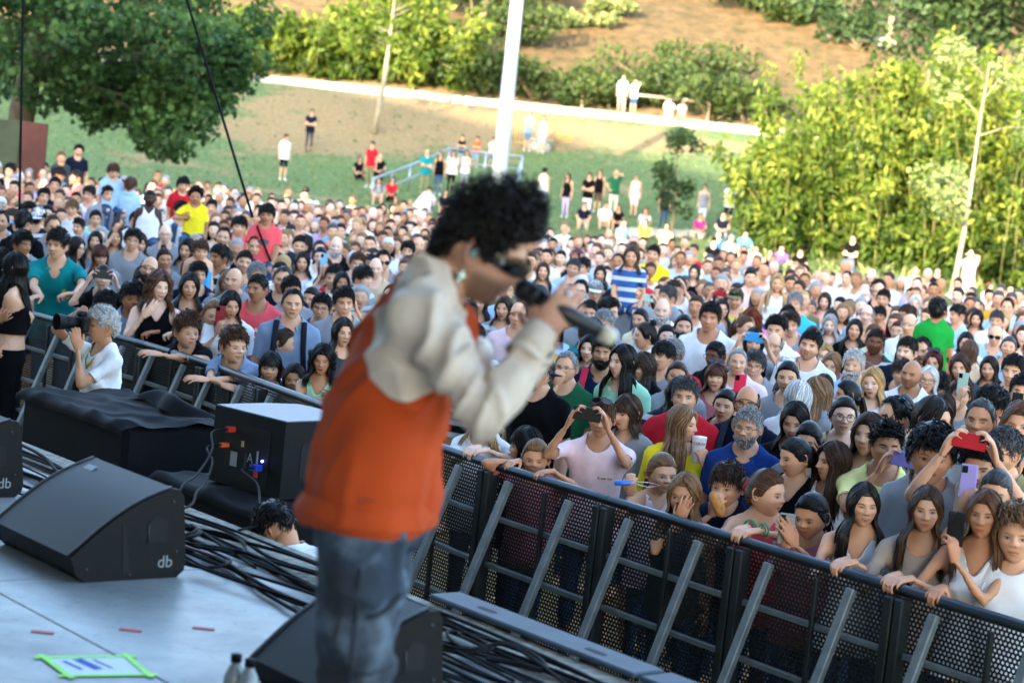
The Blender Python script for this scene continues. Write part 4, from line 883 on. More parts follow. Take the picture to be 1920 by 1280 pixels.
def hair_geo(style):
 if style in HAIRS: return HAIRS[style]
 g = np.random.default_rng(abs(hash(style)) % 1000 if False else sum(map(ord, style))); mb = HB(); hv = mb.hv; reg = mb.reg
 def shag(hl, n, L, T, r, comb=(0, 0, 0), lift=.3, minth=0, side=.6, topx=1.0, segs=5):
  for _ in range(n):
   ph = g.uniform(-math.pi, math.pi); mx = hl(ph); th = max(mx * math.sqrt(g.uniform(.0, 1)) * .97, minth)
   p = scalp(np.array(th), np.array(ph), np.array(0.0)); nr_ = nrm(p / np.array([.0765, .0965, .1185]) ** 2)
   tf = T * ((1 - (1 - side) * float(sstep(math.radians(45), math.radians(85), th))) * (1 + (topx - 1) * float(sstep(math.radians(60), math.radians(10), th))))
   dn = np.array([0, 0, -1.0]); tan = nrm(dn - nr_ * (dn @ nr_)) if th > .25 else nrm(np.array([g.normal(), g.normal(), 0]))
   cb = np.array(comb, float); cb = cb - nr_ * (cb @ nr_); tan = nrm(tan * .8 + cb + g.normal(size=3) * .35); tan = tan - nr_ * (tan @ nr_)
   l = L * g.uniform(.6, 1.2); t = np.linspace(0, 1, segs)[:, None]
   P = p + nr_ * (tf * .55 + tf * .7 * np.sin(t * 2.2) * (1 + lift * g.uniform(-.5, 1))) + tan * l * t
   rr = np.linalg.norm(P / np.array([.0765, .0965, .1185]), axis=1, keepdims=True); P = np.where(rr < 1.03, P / rr * 1.03, P)
   mb.tube(P, r * np.array([.7, 1, 1, .8, .15])[:segs] * g.uniform(.7, 1.2), 3, cap=False); reg(g.uniform(.15, .95))
 def longhair(L, n, wav, r, part=0.0, front=54, spread=.0, fringe=False, vol=.010, frontdrop=.035):
  for _ in range(n):
   sd = g.choice([-1, 1]); pf = R(g.uniform(front, 180)) ; u0 = g.uniform(0, 1)
   th0 = R(g.uniform(2, 30) if pf > R(85) else g.uniform(8, 46)); p0 = max(0, pf - R(g.uniform(60, 95))) * .8 + R(2)
   if pf > R(110): p0 = pf - R(g.uniform(0, 40))
   m = 7; s_ = np.linspace(0, 1, m); te = R(96) if pf < R(120) else R(104)
   th = th0 + (te - th0) * s_; ph = p0 + (pf - p0) * s_ ** .75; v = vol * g.uniform(.25, 1.5) + .004
   A = scalp(th, ph * sd + part * (1 - s_), v * (1 - .25 * s_) + 0 * s_); e = A[-1]; l = L * g.uniform(.82, 1.08); m2 = 9; t = np.linspace(0, 1, m2 + 1)[1:]; drop = l * t
   out = nrm([e[0], e[1], 0]); ft = math.cos(pf)
   x = e[0] * (1 - .14 * np.sin(np.clip(drop / .1, 0, 1) * math.pi) + spread * drop * 3) ; y = e[1] + np.where(ft > -.25, -1, .35) * frontdrop * sstep(.04, .16, drop) * (1 if pf < R(105) else .6)
   x = x + sd * .028 * sstep(.07, .15, drop) * (pf < R(120)) * g.uniform(.3, 1.3)
   B = np.stack([x + wav * np.sin(drop * g.uniform(40, 62) + g.uniform(0, 6)) * t, y + wav * np.cos(drop * g.uniform(40, 62) + g.uniform(0, 6)) * t, e[2] - drop], -1)
   P = np.vstack([A, B]); rr = r * g.uniform(.7, 1.35); mb.tube(P, rr * np.interp(np.linspace(0, 1, len(P)), [0, .1, .75, 1], [.5, 1, 1, .15]), 3, cap=False, flat=.7); reg(g.uniform(.1, 1.0) ** 1.2)
  # back sheet keeps it opaque
  ph = np.radians(np.linspace(front + 10, 360 - front - 10, 26)); rows = [scalp(np.full(26, R(q)), ph, np.full(26, .004)) for q in (20, 45, 70, 95)]
  e = rows[-1]
  for q in np.linspace(.03, L * .8, 6):
   z = e.copy(); z[:, 2] -= q; z[:, 0] *= 1 - .14 * math.sin(min(q / .1, 1) * math.pi) + .35 * float(sstep(.07, .15, q)); z[:, 1] += np.where(z[:, 1] < .02, -1, .25) * frontdrop * float(sstep(.04, .16, q)); rows.append(z)
  mb.grid(np.array(rows)); reg(.25)
 st = style.split(':')[0]
 if st in ('short', 'short2', 'short3', 'spiky', 'quiff'):
  hl = hairline('std'); T = {'short': .017, 'short2': .024, 'short3': .012, 'spiky': .024, 'quiff': .028}[st]
  cap_grid(mb, hl, T, 3 + len(st), rough=.5, topx={'quiff': 1.5, 'spiky': 1.4}.get(st, 1.15), side=.42); reg(.3)
  shag(hl, 620, {'short': .028, 'short2': .04, 'short3': .02, 'spiky': .032, 'quiff': .045}[st], T, .0034, comb={'quiff': (.3, -1.2, .6), 'short2': (.5, -1, 0), 'spiky': (0, -.3, 1)}.get(st, (.3, -.6, 0)), lift=1.0 if st == 'spiky' else .4, side=.42, topx={'quiff': 1.5, 'spiky': 1.4}.get(st, 1.15))
 elif st == 'fringe':     # boyish mop over the brow
  hl = hairline('fringe'); cap_grid(mb, hl, .020, 8, rough=.4, side=.7); reg(.3); shag(hl, 620, .036, .020, .004, comb=(.45, -.5, 0), lift=.1, side=.7)
 elif st == 'buzz':
  hl = hairline('high'); cap_grid(mb, hl, .0055, 4, rough=.25, side=.8, cols=60, rows=22); reg(.45); shag(hl, 420, .012, .005, .0022, lift=.2, side=.8, segs=5)
 elif st == 'recede':
  hl = hairline('recede'); cap_grid(mb, hl, .012, 5, rough=.4, side=.7); reg(.35); shag(hl, 480, .026, .011, .003, comb=(.2, .3, 0), side=.7)
 elif st == 'ring':       # bald crown, hair round the sides
  hl = hairline('bald'); ph = np.linspace(-math.pi, math.pi, 48, endpoint=False); aph = np.abs(ph)
  stt = np.interp(aph, np.radians([0, 60, 78, 110, 150, 180]), np.radians([72, 82, 66, 56, 58, 62])); cap_grid(mb, hl, .009, 6, rough=.4, start=np.minimum(stt, hl(ph) - .02), side=1.0, rows=10); reg(.45)
  for _ in range(330):
   p_ = g.uniform(R(74), math.pi) * g.choice([-1, 1]); lo = np.interp(abs(p_), np.radians([60, 78, 110, 150, 180]), np.radians([82, 68, 60, 62, 66])); th = g.uniform(lo, max(lo + .05, hl(p_) - .05)); t = np.linspace(0, 1, 4)
   P = scalp(th + t * .2, np.full(4, p_) + t * .06 * g.normal(), .004 + .006 * np.sin(t * 2.5)); mb.tube(P, [.002, .0028, .0026, .0006], 3, cap=False); reg(g.uniform(.2, 1))
 elif st in ('curly', 'afro'):
  hl = hairline('std' if st == 'curly' else 'high'); T = .030 if st == 'curly' else .045; cap_grid(mb, hl, T * .8, 9, rough=.6, side=.8); reg(.2)
  for _ in range(900):
   ph = g.uniform(-math.pi, math.pi); th = hl(ph) * math.sqrt(g.uniform(0, 1)) * .98; c = scalp(np.array(th), np.array(ph), np.array(T * g.uniform(.55, 1.25) * (.75 if th > 1.2 else 1))); ax = nrm(g.normal(size=3)); bx = nrm(np.cross(ax, g.normal(size=3))); cx = np.cross(ax, bx)
   t = np.linspace(0, 1, 7); a = t * 5.2 + g.uniform(0, 6); rr = .0075 * g.uniform(.6, 1.4); mb.tube(c + rr * (np.cos(a)[:, None] * bx + np.sin(a)[:, None] * cx) + ax * (t[:, None] - .5) * .02, [.0008, .0019, .0022, .0022, .0022, .0019, .0006], 3, cap=False); reg(g.uniform(.1, .9))
 elif st in ('long', 'longwavy', 'bob', 'lob', 'longfringe', 'bobfringe', 'curlylong'):
  L = {'long': .34, 'longwavy': .32, 'bob': .10, 'lob': .17, 'longfringe': .30, 'bobfringe': .13, 'curlylong': .20}[st]; fr = 'fringe' in st
  hl = hairline('pull'); cap_grid(mb, hl, .012 if st != 'curlylong' else .024, 11, rough=.12 if st != 'curlylong' else .5, side=1.0); reg(.35)
  longhair(L, 330, {'longwavy': .010, 'curlylong': .016, 'lob': .004}.get(st, .0025), .0062 if st != 'curlylong' else .0058, vol=.010 if st != 'curlylong' else .028, front=52 if not fr else 58, spread=.6 if st in ('bob', 'bobfringe') else .15, frontdrop=.030 if L > .15 else .006)
  if fr:
   for _ in range(120):
    p_ = R(g.uniform(-58, 58)); t = np.linspace(0, 1, 7); th = R(18) + (R(g.uniform(76, 84)) - R(18)) * t; mb.tube(scalp(th, p_ * (.6 + .4 * t), .008 + .006 * np.sin(t * 2.6)), .0052 * np.array([.5, 1, 1, 1, 1, .9, .2]), 4, cap=False, flat=.5); reg(g.uniform(.1, .9))
  if st == 'curlylong':
   for _ in range(420):
    pf = R(g.uniform(56, 180)) * g.choice([-1, 1]); z = g.uniform(-.16, .07); c = scalp(np.array(R(80 if z > 0 else 96)), np.array(pf), np.array(.022 + .02 * g.uniform(0, 1))); c[2] = z; ax = np.array([0, 0, 1.0]); t = np.linspace(0, 1, 8); a = t * 7 + g.uniform(0, 6)
    mb.tube(c + .011 * np.stack([np.cos(a), np.sin(a), 0 * a], -1) + np.outer(t - .5, ax) * .06, [.001, .003, .0036, .0036, .0036, .0034, .003, .0008], 3, cap=False); reg(g.uniform(.1, 1))
 elif st in ('pony', 'bun', 'topbun', 'tied'):
  hl = hairline('pull'); cap_grid(mb, hl, .0085, 12, rough=.06, side=1.0, cols=60); reg(.35)
  knot = {'pony': (0, .105, .035), 'bun': (0, .112, .03), 'topbun': (0, .06, .125), 'tied': (0, .10, -.03)}[st]; K = np.array(knot)
  for _ in range(260):
   ph = g.uniform(-math.pi, math.pi); p = scalp(np.array(hl(ph) * .97), np.array(ph), np.array(.003)); t = np.linspace(0, 1, 8)[:, None]; P = p * (1 - t) + K * .9 * t
   rr = np.linalg.norm(P / np.array([.0765, .0965, .1185]), axis=1, keepdims=True); P = P / np.maximum(rr, 1e-6) * np.maximum(rr, 1.085 + .01 * g.uniform()); P[0] = p
   mb.tube(P, .0034 * np.array([.4, 1, 1, 1, 1, 1, 1, .6]), 3, cap=False); reg(g.uniform(.1, 1))
  for _ in range(110):
   ph = g.uniform(-2.2, 2.2); p = scalp(np.array(hl(ph) * g.uniform(.86, 1.0)), np.array(ph), np.array(.004)); n_ = nrm(p); t = np.linspace(0, 1, 5)[:, None]; mb.tube(p + (n_ * .008 + np.array([0, .004, .004])) * np.sin(t * 2) + (np.array([g.normal() * .4, 1, g.normal() * .5]) * .022) * t, .0016 * np.array([.6, 1, 1, .7, .2]), 3, cap=False); reg(g.uniform(.2, 1))
  if st in ('pony', 'tied'):
   for _ in range(90):
    t = np.linspace(0, 1, 9); o = g.normal(size=3) * .012; l = g.uniform(.2, .3); P = K + np.stack([o[0] * (1 + t) + .006 * np.sin(t * 6 + g.uniform(0, 6)), .03 * np.sin(t * 2.6) + o[1], .01 * np.sin(t * 3) - l * t ** 1.1 + o[2]], -1); mb.tube(P, .0062 * np.array([.7, 1, 1, 1, 1, .9, .8, .6, .1]), 4, cap=False, flat=.7); reg(g.uniform(.1, 1))
   mb.tube(K + .013 * np.stack([np.cos(np.arange(10) * .628), 0 * np.arange(10), np.sin(np.arange(10) * .628)], -1), .005, 5, closed=True); reg(.0)
  else:
   for _ in range(150):
    ax = nrm(g.normal(size=3)); bx = nrm(np.cross(ax, g.normal(size=3))); cx = np.cross(ax, bx); a = np.linspace(0, g.uniform(2, 4), 8) + g.uniform(0, 6); mb.tube(K + .027 * g.uniform(.7, 1.1) * (np.cos(a)[:, None] * bx + np.sin(a)[:, None] * cx), .0042, 3, cap=False); reg(g.uniform(.1, .9))
   mb.ball(K, .022, 10, 6); reg(.2)
 elif st == 'beard':
  for T_, n_ in ((.007, 0),):
   for _ in range(620):
    a = g.uniform(-1, 1); ph = a * R(72); z = g.uniform(-.112, -.03 - .035 * (1 - abs(a)) ) if abs(a) > .3 else g.choice([g.uniform(-.118, -.076), g.uniform(-.051, -.043)])
    jt = max(0, min(1, (-.012 - z) / .1)); rx, ry = .0745 * (1 - .26 * jt ** 1.4) * math.sqrt(max(.1, 1 - (z / .122) ** 2)) * 1.07, .098 * math.sqrt(max(.12, 1 - (z / .124) ** 2)) * 1.06 + .012 * jt
    p = np.array([math.sin(ph) * rx, -math.cos(ph) * ry, z]); n_ = nrm([p[0], p[1], 0]); t = np.linspace(0, 1, 4)[:, None]; P = p + n_ * (.001 + .009 * t * g.uniform(.4, 1.2)) + np.array([g.normal() * .004, 0, -.016]) * t; mb.tube(P, [.0022, .003, .0026, .0005], 3, cap=False); reg(g.uniform(.1, 1))
 mb.flush(); V, Q, T = mb.arrays(); HAIRS[style] = to_mesh('hair' if st != 'beard' else 'beard', (V, Q, T), M_HAIR, True, {'hv': np.concatenate(hv)}); return HAIRS[style]
def hat_geo(kind):
 if kind in HAIRS: return HAIRS[kind]
 mb = MB(); hl = lambda ph: np.radians(np.interp(np.abs(np.angle(np.exp(1j * ph))), [0, 1.5, 3.14], [64, 74, 88])); cap_grid(mb, hl, .022, 3, rough=.05, side=.9, rows=12)
 if kind != 'beanie':
  sgn = 1 if kind != 'capback' else -1; a = np.linspace(-1.05, 1.05, 13); rows = []
  for q in np.linspace(0, 1, 5): rows.append(np.stack([np.sin(a) * (.088 + .0 * q), sgn * (-np.cos(a) * .098 - q * .075 * np.cos(a * .9)) + (.0 if sgn > 0 else .0), .050 - .012 * q - .006 * np.cos(a) * q + (-.03 if sgn < 0 else 0) + 0 * a], -1))
  rows = np.array(rows); mb.grid(rows); mb.grid(rows[:, ::-1] - [0, 0, .003])
 m = to_mesh('cap', mb.arrays(), M_CLOTH); HAIRS[kind] = m; return m
def glasses_geo(kind):
 key = 'gl_' + kind
 if key in HAIRS: return HAIRS[key]
 mb = MB(); z0, y0 = .002, -.1005
 for sx in (-1, 1):
  a = np.arange(16) * 2 * math.pi / 16; e = .72 if kind != 'round' else 1.0; rx, rz = (.0245, .019) if kind != 'round' else (.0235, .0215)
  if kind == 'sun': rx, rz, e = .0285, .020, .75
  cx = np.sign(np.cos(a)) * np.abs(np.cos(a)) ** e; cz = np.sign(np.sin(a)) * np.abs(np.sin(a)) ** e
  ring = np.stack([sx * .033 + rx * cx, y0 + .22 * (np.abs(sx * .033 + rx * cx) - .02).clip(0) ** 1.0, z0 + rz * cz], -1)
  mb.tube(ring, .0019 if kind != 'thin' else .0011, 5, closed=True)
  if kind == 'sun':
   c = ring.mean(0); mb.add(np.vstack([ring, c + [0, -.003, 0]]), None, [[k, (k + 1) % 16, 16] for k in range(16)])
  mb.tube([(sx * .060, y0 + .009, z0 + .006), (sx * .0775, -.065, z0 + .006), (sx * .0805, .0, z0 + .004), (sx * .0805, .018, z0 - .006)], .0019, 5)
 mb.tube([(-.010, y0, z0 + .004), (0, y0 - .002, z0 + .007), (.010, y0, z0 + .004)], .0018, 5)
 m = to_mesh('glasses', mb.arrays(), M_GLASSY if kind == 'sun' else M_PLASTIC); HAIRS[key] = m; return m
# ------------------------------------------------------------------ putting a person together
HC = dict(black='#080707', dark='#150f0c', brown='#36251a', mid='#553b28', light='#7d6044', blond='#a98a5c', grey='#8e9296', white='#c9cbcc', red='#6d2d16', darkgrey='#44464a', auburn='#4d2416')
SK = dict(pale='#e6bda4', fair='#d9a888', tan='#c48f6d', olive='#ae7d5b', brown='#7a4a30', dark='#432618')
CC = dict(white='#e6e7ea', black='#08090b', navy='#10152a', grey='#8b8f95', darkgrey='#3b3e44', blue='#2d5aa0', lightblue='#a5c4dd', sky='#4fa5d8', cyan='#3fb4cf', teal='#0f7d80', green='#1f9a3d', mint='#9fd9b8', lime='#9ccb3a', yellow='#e6d02a', mustard='#d29a1e', orange='#dd5a22', coral='#e8595f', red='#c01e2c', pink='#e58bb2', palepink='#e8cdd4', hotpink='#d63a86', purple='#6f4f9a', lilac='#b5a3cf', cream='#e6dcc0', beige='#c9b394', brown='#5a4334', khaki='#7c7a58', denim='#3a5578', paleyellow='#e9e59a', rose='#b06a72', greyblue='#7f94b0', bluegrey='#5d7590', darkgreen='#1d5a3e', maroon='#5a1f2a')
TOPS = {'tee': dict(kind='top', sleeve=.20, dip=.03, loose=.012), 'polo': dict(kind='top', sleeve=.21, dip=.075, loose=.012), 'vneck': dict(kind='top', sleeve=.17, dip=.11, loose=.006), 'tank': dict(kind='tank', dip=.10, off=.017, loose=.006), 'strap': dict(kind='tank', dip=.12, off=.018, loose=.004), 'long': dict(kind='top', sleeve=.52, dip=.03, loose=.016), 'shirt': dict(kind='top', sleeve=.24, dip=.09, loose=.018), 'crop': dict(kind='tank', dip=.09, hem=1.12), 'wide': dict(kind='top', sleeve=.26, dip=.05, loose=.03, wr=.007)}
def collar_geo(b, col):
 key = ('collar',)
 if key in b.wear: return b.wear[key]
 mb = MB(); a = np.radians(np.linspace(28, 332, 24)); r = .078 * b.k if b.typ in 'mw' else .06
 rows = []
 for q, (dr, dz) in enumerate(((.000, .0), (.004, .022), (.012, .020), (.034, -.012))):
  z = 1.468 * b.kz + dz + 0 * a; fr = np.clip(np.cos(a), 0, 1); rows.append(b.bend(np.stack([np.sin(a) * (r + dr), -np.cos(a) * (r + dr) * .98 - .012 * fr + .006, z - .042 * fr ** 2 * (1 if q < 3 else 1.25)], -1)))
 mb.grid(np.array(rows)); V, Q, T = mb.arrays(); V[:, 2] += b.lift; V2, Q2, T2 = thicken_rim(V, Q, T, vnormals(V, Q, T), .003)
 b.wear[key] = to_mesh('collar', (V2, Q2, T2), M_CLOTH); return b.wear[key]
def child(parent, name, me, color=None, mat4=None):
 o = link(name, me, parent)
 if color is not None: o.color = (*lin(color), 1)
 if mat4 is not None: o.matrix_local = mat4
 return o
def dress(b, loc, rz, scale=1.0, hair='short', hcol='dark', top='tee', tcol='white', skin='fair', low='trousers', lcol='denim', glasses=None, hat=None, beard=None, tilt=(0, 0), shoes=False, seed=0, topmat=None, collar=None):
 p = link('person', b.mesh); sk = np.array(lin(SK.get(skin, skin))) * (.94 + .12 * rnd.random()); p.color = (*sk, 1)
 hcl = lin(HC.get(hcol, hcol)); p['brow'] = [float(c) for c in np.array(hcl) * .8] + [1.0]
 p.location = Vector([float(c) for c in loc]); p.rotation_euler = (R(tilt[0]), R(tilt[1]), rz); p.scale = (scale,) * 3
 if hair: child(p, 'hair', hair_geo(hair), hcl, b.head_m)
 if hat: child(p, 'cap', hat_geo(hat[0]), CC.get(hat[1], hat[1]), b.head_m)
 if beard: child(p, 'beard', hair_geo('beard'), HC.get(beard, beard), b.head_m)
 if top:
  t = dict(TOPS[top]); sh = child(p, 'shirt', b.clothes(name='shirt', mat=topmat, seed=seed, **t), CC.get(tcol, tcol))
  if top in ('polo', 'shirt') or collar: child(sh, 'collar', collar_geo(b, tcol), collar or CC.get(tcol, tcol))
 if low:
  d = {'trousers': dict(sleeve=.78, hem=1.0), 'shorts': dict(sleeve=.36, hem=1.0), 'skirt': dict(sleeve=.42, hem=1.02)}[low]
  child(p, low, b.clothes('legs', name=low, mat=M_DENIM, off=.006, wr=.003, seed=seed + 1, **d), CC.get(lcol, lcol))
 if shoes: child(p, 'shoes', b.clothes('shoes', name='shoes', off=.008, wr=0, mat=M_CLOTH), rnd.choice(['#d8d8d8', '#222226', '#5a4334']))
 if glasses:
  gk, gc = glasses if isinstance(glasses, tuple) else (glasses, '#101014')
  up = gk.endswith('_up'); gk = gk.replace('_up', ''); m4 = b.head_m.copy()
  if up: m4 = m4 @ Matrix.Translation((0, -.012, .082)) @ Matrix.Rotation(R(-42), 4, 'X') @ Matrix.Translation((0, .012, 0))
  child(p, 'glasses', glasses_geo(gk), gc, m4)
 return p
# ------------------------------------------------------------------ the crowd
for i in range(len(_pts) - 1):
 pos = ['nearest barrier panel at the right picture edge', 'second barrier panel from the right edge, below the two girls with long hair', 'third barrier panel from the right edge, under the girl with a grey phone', 'fourth barrier panel from the right edge, below the girl with the pink hair bow', 'barrier panel below the person in the pale pink tee', 'barrier panel below the blond child with glasses', 'barrier panel half hidden behind the orange sweatshirt', 'barrier panel behind the loudspeaker box', 'barrier panel right under the two boys leaning over the rail', 'barrier panel left of the loudspeaker box, behind the black covers', 'barrier panel under the boy in the black tee', 'barrier panel behind the kneeling photographer', 'barrier panel left of the photographer', 'second barrier panel from the left edge', 'barrier panel at the left picture edge'][i]
 barrier(_pts[i + 1], _pts[i], pos)
RAILP = np.array([_pts[i] + (_pts[i + 1] - _pts[i]) * t for i in range(len(_pts) - 1) for t in np.linspace(0, 1, 40)]) + [0, 0, 1.15]
_rx = np.array([project(p)[0] for p in RAILP])
def rail_at(x): return RAILP[np.argmin(np.abs(_rx - x))]
def hc_of(typ, lean):
 H, sw, gk, hs = BTYPE[typ]; k = H / 1.75; kz = k * (.985 if typ in 'ck' else 1); O = np.array([0, .01, .96 * kz]); ln = R(lean); tip = 1.46 * kz
 p = np.array([0, .012, tip + .03 * k]); hp = rotx(p, ln * float(sstep(.98 * kz, 1.34 * kz, p[2])), O)
 return hp + rotx(np.array([0, -.018 * k, H - .1175 * hs]) - p, ln * .35, np.zeros(3)) - [0, 0, .016 * k]
def rz_m(a): c, s = math.cos(a), math.sin(a); return np.array([[c, -s, 0], [s, c, 0], [0, 0, 1]])
PEOPLE = []          # (label parts, head position, px, py, size)
def phone_obj(c, right, up, color, label, w=.155, h=.076, wallet=False, cat='phone'):
 r = nrm(right); u = nrm(up - r * (up @ r)); f = np.cross(r, u); root = empty('phone', c); A = np.array([r, u, f])
 k = MB(); k.bbox((0, 0, 0), (w, h, .009), .0035, A); b = k.obj('case', M_PLASTIC, root, smooth=False); b.color = (*lin(CC.get(color, color)), 1)
 land = w > h; k = MB(); cx, cy = (w / 2 - .022, h / 2 - .02) if land else (-w / 2 + .018, h / 2 - .024)
 sg = 1 if f @ (CAM - c) > 0 else -1
 k.bbox((r * cx + u * cy + f * sg * .0055), (.026, .032, .004), .001, A); k.obj('camera_bump', M_GLASSY, root, smooth=False)
 tag(root, label, cat, 'phones held up in the crowd'); return root
def unique(x, y, off, typ, hair, hcol, top, tcol, skin='fair', yaw=0, by=None, pitch=0, roll=0, lean=0, arms=None, face=None, seed=0, label='', girth=1.0, phone=None, hz=None, low='trousers', lcol='denim', b_abs=None, cat='person', bz=None, vox=None, Yd=None, legs='stand', H=None, group='people in the audience', **kw):
 """a person whose face sits where the view ray meets the row 'off' metres behind the rail"""
 hc = hc_of(typ, lean)
 if legs != 'stand': hc = hc - [0, 0, .90 * BTYPE[typ][0] / 1.75 * (.985 if typ in 'ck' else 1) - .12]
 if off > .7: off *= .82
 if b_abs is not None: Hw = at_b(x, y, b_abs)
 elif Yd is not None: Hw = at_y(x, y, Yd)
 elif H is not None: Hw = at_z(x, y, hc[2] * H / BTYPE[typ][0])
 else:
  b_ = 7.0 + off
  for _ in range(8): Hw = at_b(x, y, b_); b_ = barrier_b(Hw @ E_) + off
 sc = Hw[2] / hc[2]
 if hz: sc = hz
 bear = math.atan2(-Hw[0], Hw[1]); by = (yaw * .45 - 8) if by is None else by; rz = bear + R(by)
 M = rz_m(rz); loc = Hw - M @ (hc * sc); loc[2] = 0 if not hz else Hw[2] - hc[2] * sc
 tol = lambda p: (M.T @ (np.asarray(p) - loc)) / sc; told = lambda d: M.T @ np.asarray(d, float)
 fr = nrm(CAM * [1, 1, 0] - Hw * [1, 1, 0]); rt = np.array([-fr[1], fr[0], 0])   # towards the viewer, image right
 dep = (Hw - CAM) @ FWD; A = {}
 def pxp(px, py, fwd): d = ray(px, py); return CAM + d * (dep - fwd)
 ph = None
 if phone and phone[0] == 'two':
  _, px, py, fwd, colr, plab = phone[:6]; c = pxp(px, py, fwd); g_ = nrm(Hw - c) * [1, 1, 0]
  for sd, sx in (('L', 1), ('R', -1)): A[sd] = (tol(c + rt * sx * .118 * sc - UP * .075 * sc + g_ * .03), told(rt * sx * .7 - UP * 1.0 + fr * .1), 'phone', told(UP * .9 - rt * sx * .28 + fr * .12), told(rt * sx * .9 - fr * .1 + UP * .1))
  ph = (c, rt + UP * phone[6] if len(phone) > 6 else rt, UP, colr, plab, .155, .076)
 elif phone:
  _, px, py, fwd, colr, plab = phone[:6]; c = pxp(px, py, fwd); sd = phone[6] if len(phone) > 6 else 'R'; sx = 1 if sd == 'L' else -1
  A[sd] = (tol(c - UP * .135 * sc - fr * .01 + rt * sx * .01), told(rt * sx * .5 - UP), 'grip', told(UP + fr * .15 - rt * sx * .15), told(fr * .75 + rt * sx * .7)); ph = (c - fr * .012, rt, UP, colr, plab, .074, .152)
 for sd, a in (arms or {}).items():
  sx = 1 if sd == 'L' else -1
  if a[0] == 'rail':
   p = rail_at(a[1]); A[sd] = (tol(p + N_ * .075 * sc + UP * .045 * sc), told(rt * sx * .8 + N_ * .4 - UP * .5), 'rail', told(-N_ - UP * .12 + E_ * (-sx) * .25), told(UP - N_ * .1))
  else: p = pxp(a[1], a[2], a[3]); A[sd] = (tol(p), told(np.array(a[5]) @ np.array([rt, fr, UP])) if len(a) > 5 else told(rt * sx * .8 - UP), a[4] if len(a) > 4 else 'relaxed', told(np.array(a[6]) @ np.array([rt, fr, UP])) if len(a) > 6 else None, told(np.array(a[7]) @ np.array([rt, fr, UP])) if len(a) > 7 else told(fr))
 f = dict(face or {}); b = Body(typ, seed, lean, A, (yaw - by, pitch + lean * .0, roll), f, girth=girth, vox=vox or (.0185 if off < .5 else .024), legs=legs, hv=.0058 if off < .5 and Yd is None and H is None else .009, headres=(56, 62) if off < 1.2 and Yd is None and H is None else (44, 48))
 p = dress(b, loc, rz, sc, hair, hcol, top, tcol, skin, low, lcol, seed=seed, **kw); tag(p, label, 'person', group)
 if ph: phone_obj(*ph)
 PEOPLE.append(dict(o=p, pos=loc, head=Hw, px=x, py=y, r=.12 * F / dep * sc, body=b, named=True, M=M, sc=sc)); return p, b, M, loc, sc
def straps(p, b, color, w=.022, name='backpack_strap'):
 k = b.kz
 for sx in (-1, 1):
  mb = MB(); pts = b.bend(np.array([(sx * .15, -.150, 1.06), (sx * .125, -.166, 1.18), (sx * .112, -.166, 1.30), (sx * .108, -.138, 1.40), (sx * .104, -.06, 1.496), (sx * .104, .04, 1.492), (sx * .11, .14, 1.38)]) * [k * b.g, k * b.g, k]); mb.tube(pts, [(w * .4, w)] * 7, 8, up=(1, 0, 0)) if False else mb.tube(pts, .006, 8, up=(0, 1, 0))
  V, Q, T = mb.arrays(); c = np.repeat(pts, 8, 0); V[:len(c), 0] = c[:, 0] + (V[:len(c), 0] - c[:, 0]) * (w / .006); child(p, name, to_mesh(name, (V, Q, T), M_CLOTH), color)
def shirt_print(p, b, M, loc, sc, text, size, z, color, x=0.0, name='print', lines=None, back=False):
 """lettering laid onto the front of the shirt"""
 sh = [c for c in p.children if c.name.startswith('shirt')][0]; me = sh.data; V = np.empty(len(me.vertices) * 3); me.vertices.foreach_get('co', V); V = V.reshape(-1, 3)
 bvh = BVHTree.FromPolygons([tuple(v) for v in V], [tuple(q.vertices) for q in me.polygons])
 fc = bpy.data.curves.new('t', 'FONT'); fc.body = text; fc.size = size; fc.align_x = 'CENTER'; fc.align_y = 'CENTER'; fc.resolution_u = 2; fc.offset = size * .012; to = bpy.data.objects.new('t', fc); COL.objects.link(to)
 dg = bpy.context.evaluated_depsgraph_get(); m2 = bpy.data.meshes.new_from_object(to.evaluated_get(dg)); bpy.data.objects.remove(to)
 n = len(m2.vertices); co = np.empty(n * 3); m2.vertices.foreach_get('co', co); co = co.reshape(-1, 3); out = np.zeros((n, 3)); sy = 1 if back else -1
 for i in range(n):
  hit = bvh.ray_cast(Vector((co[i, 0] * (-1 if back else 1) + x, sy * .6, z + co[i, 1])), Vector((0, -sy, 0))); y = hit[0].y if hit[0] else sy * .14; out[i] = (co[i, 0] * (-1 if back else 1) + x, y + sy * .0035, z + co[i, 1])
 m2.vertices.foreach_set('co', out.ravel()); m2.materials.clear(); m2.materials.append(M_CLOTH); m2.name = name; child(sh, name, m2, color)
def patch_print(p, b, poly_fn, color, z, x=0.0, name='print', n=24):
 sh = [c for c in p.children if c.name.startswith('shirt')][0]; me = sh.data; V = np.empty(len(me.vertices) * 3); me.vertices.foreach_get('co', V); V = V.reshape(-1, 3)
 bvh = BVHTree.FromPolygons([tuple(v) for v in V], [tuple(q.vertices) for q in me.polygons]); vs = []; tr = []
 for poly in poly_fn:
  k = len(vs); c = np.mean(poly, 0); pts = [c] + list(poly)
  for q in pts:
   hit = bvh.ray_cast(Vector((q[0] + x, -.6, z + q[1])), Vector((0, 1, 0))); vs.append((q[0] + x, (hit[0].y if hit[0] else -.14) - .004, z + q[1]))
  tr += [[k, k + 1 + i, k + 1 + (i + 1) % len(poly)] for i in range(len(poly))]
 child(sh, name, to_mesh(name, (np.array(vs), np.zeros((0, 4), np.int64), np.array(tr)), M_CLOTH, False), color)
SM = dict(smile=.8, opn=.35); SL = dict(smile=.55)
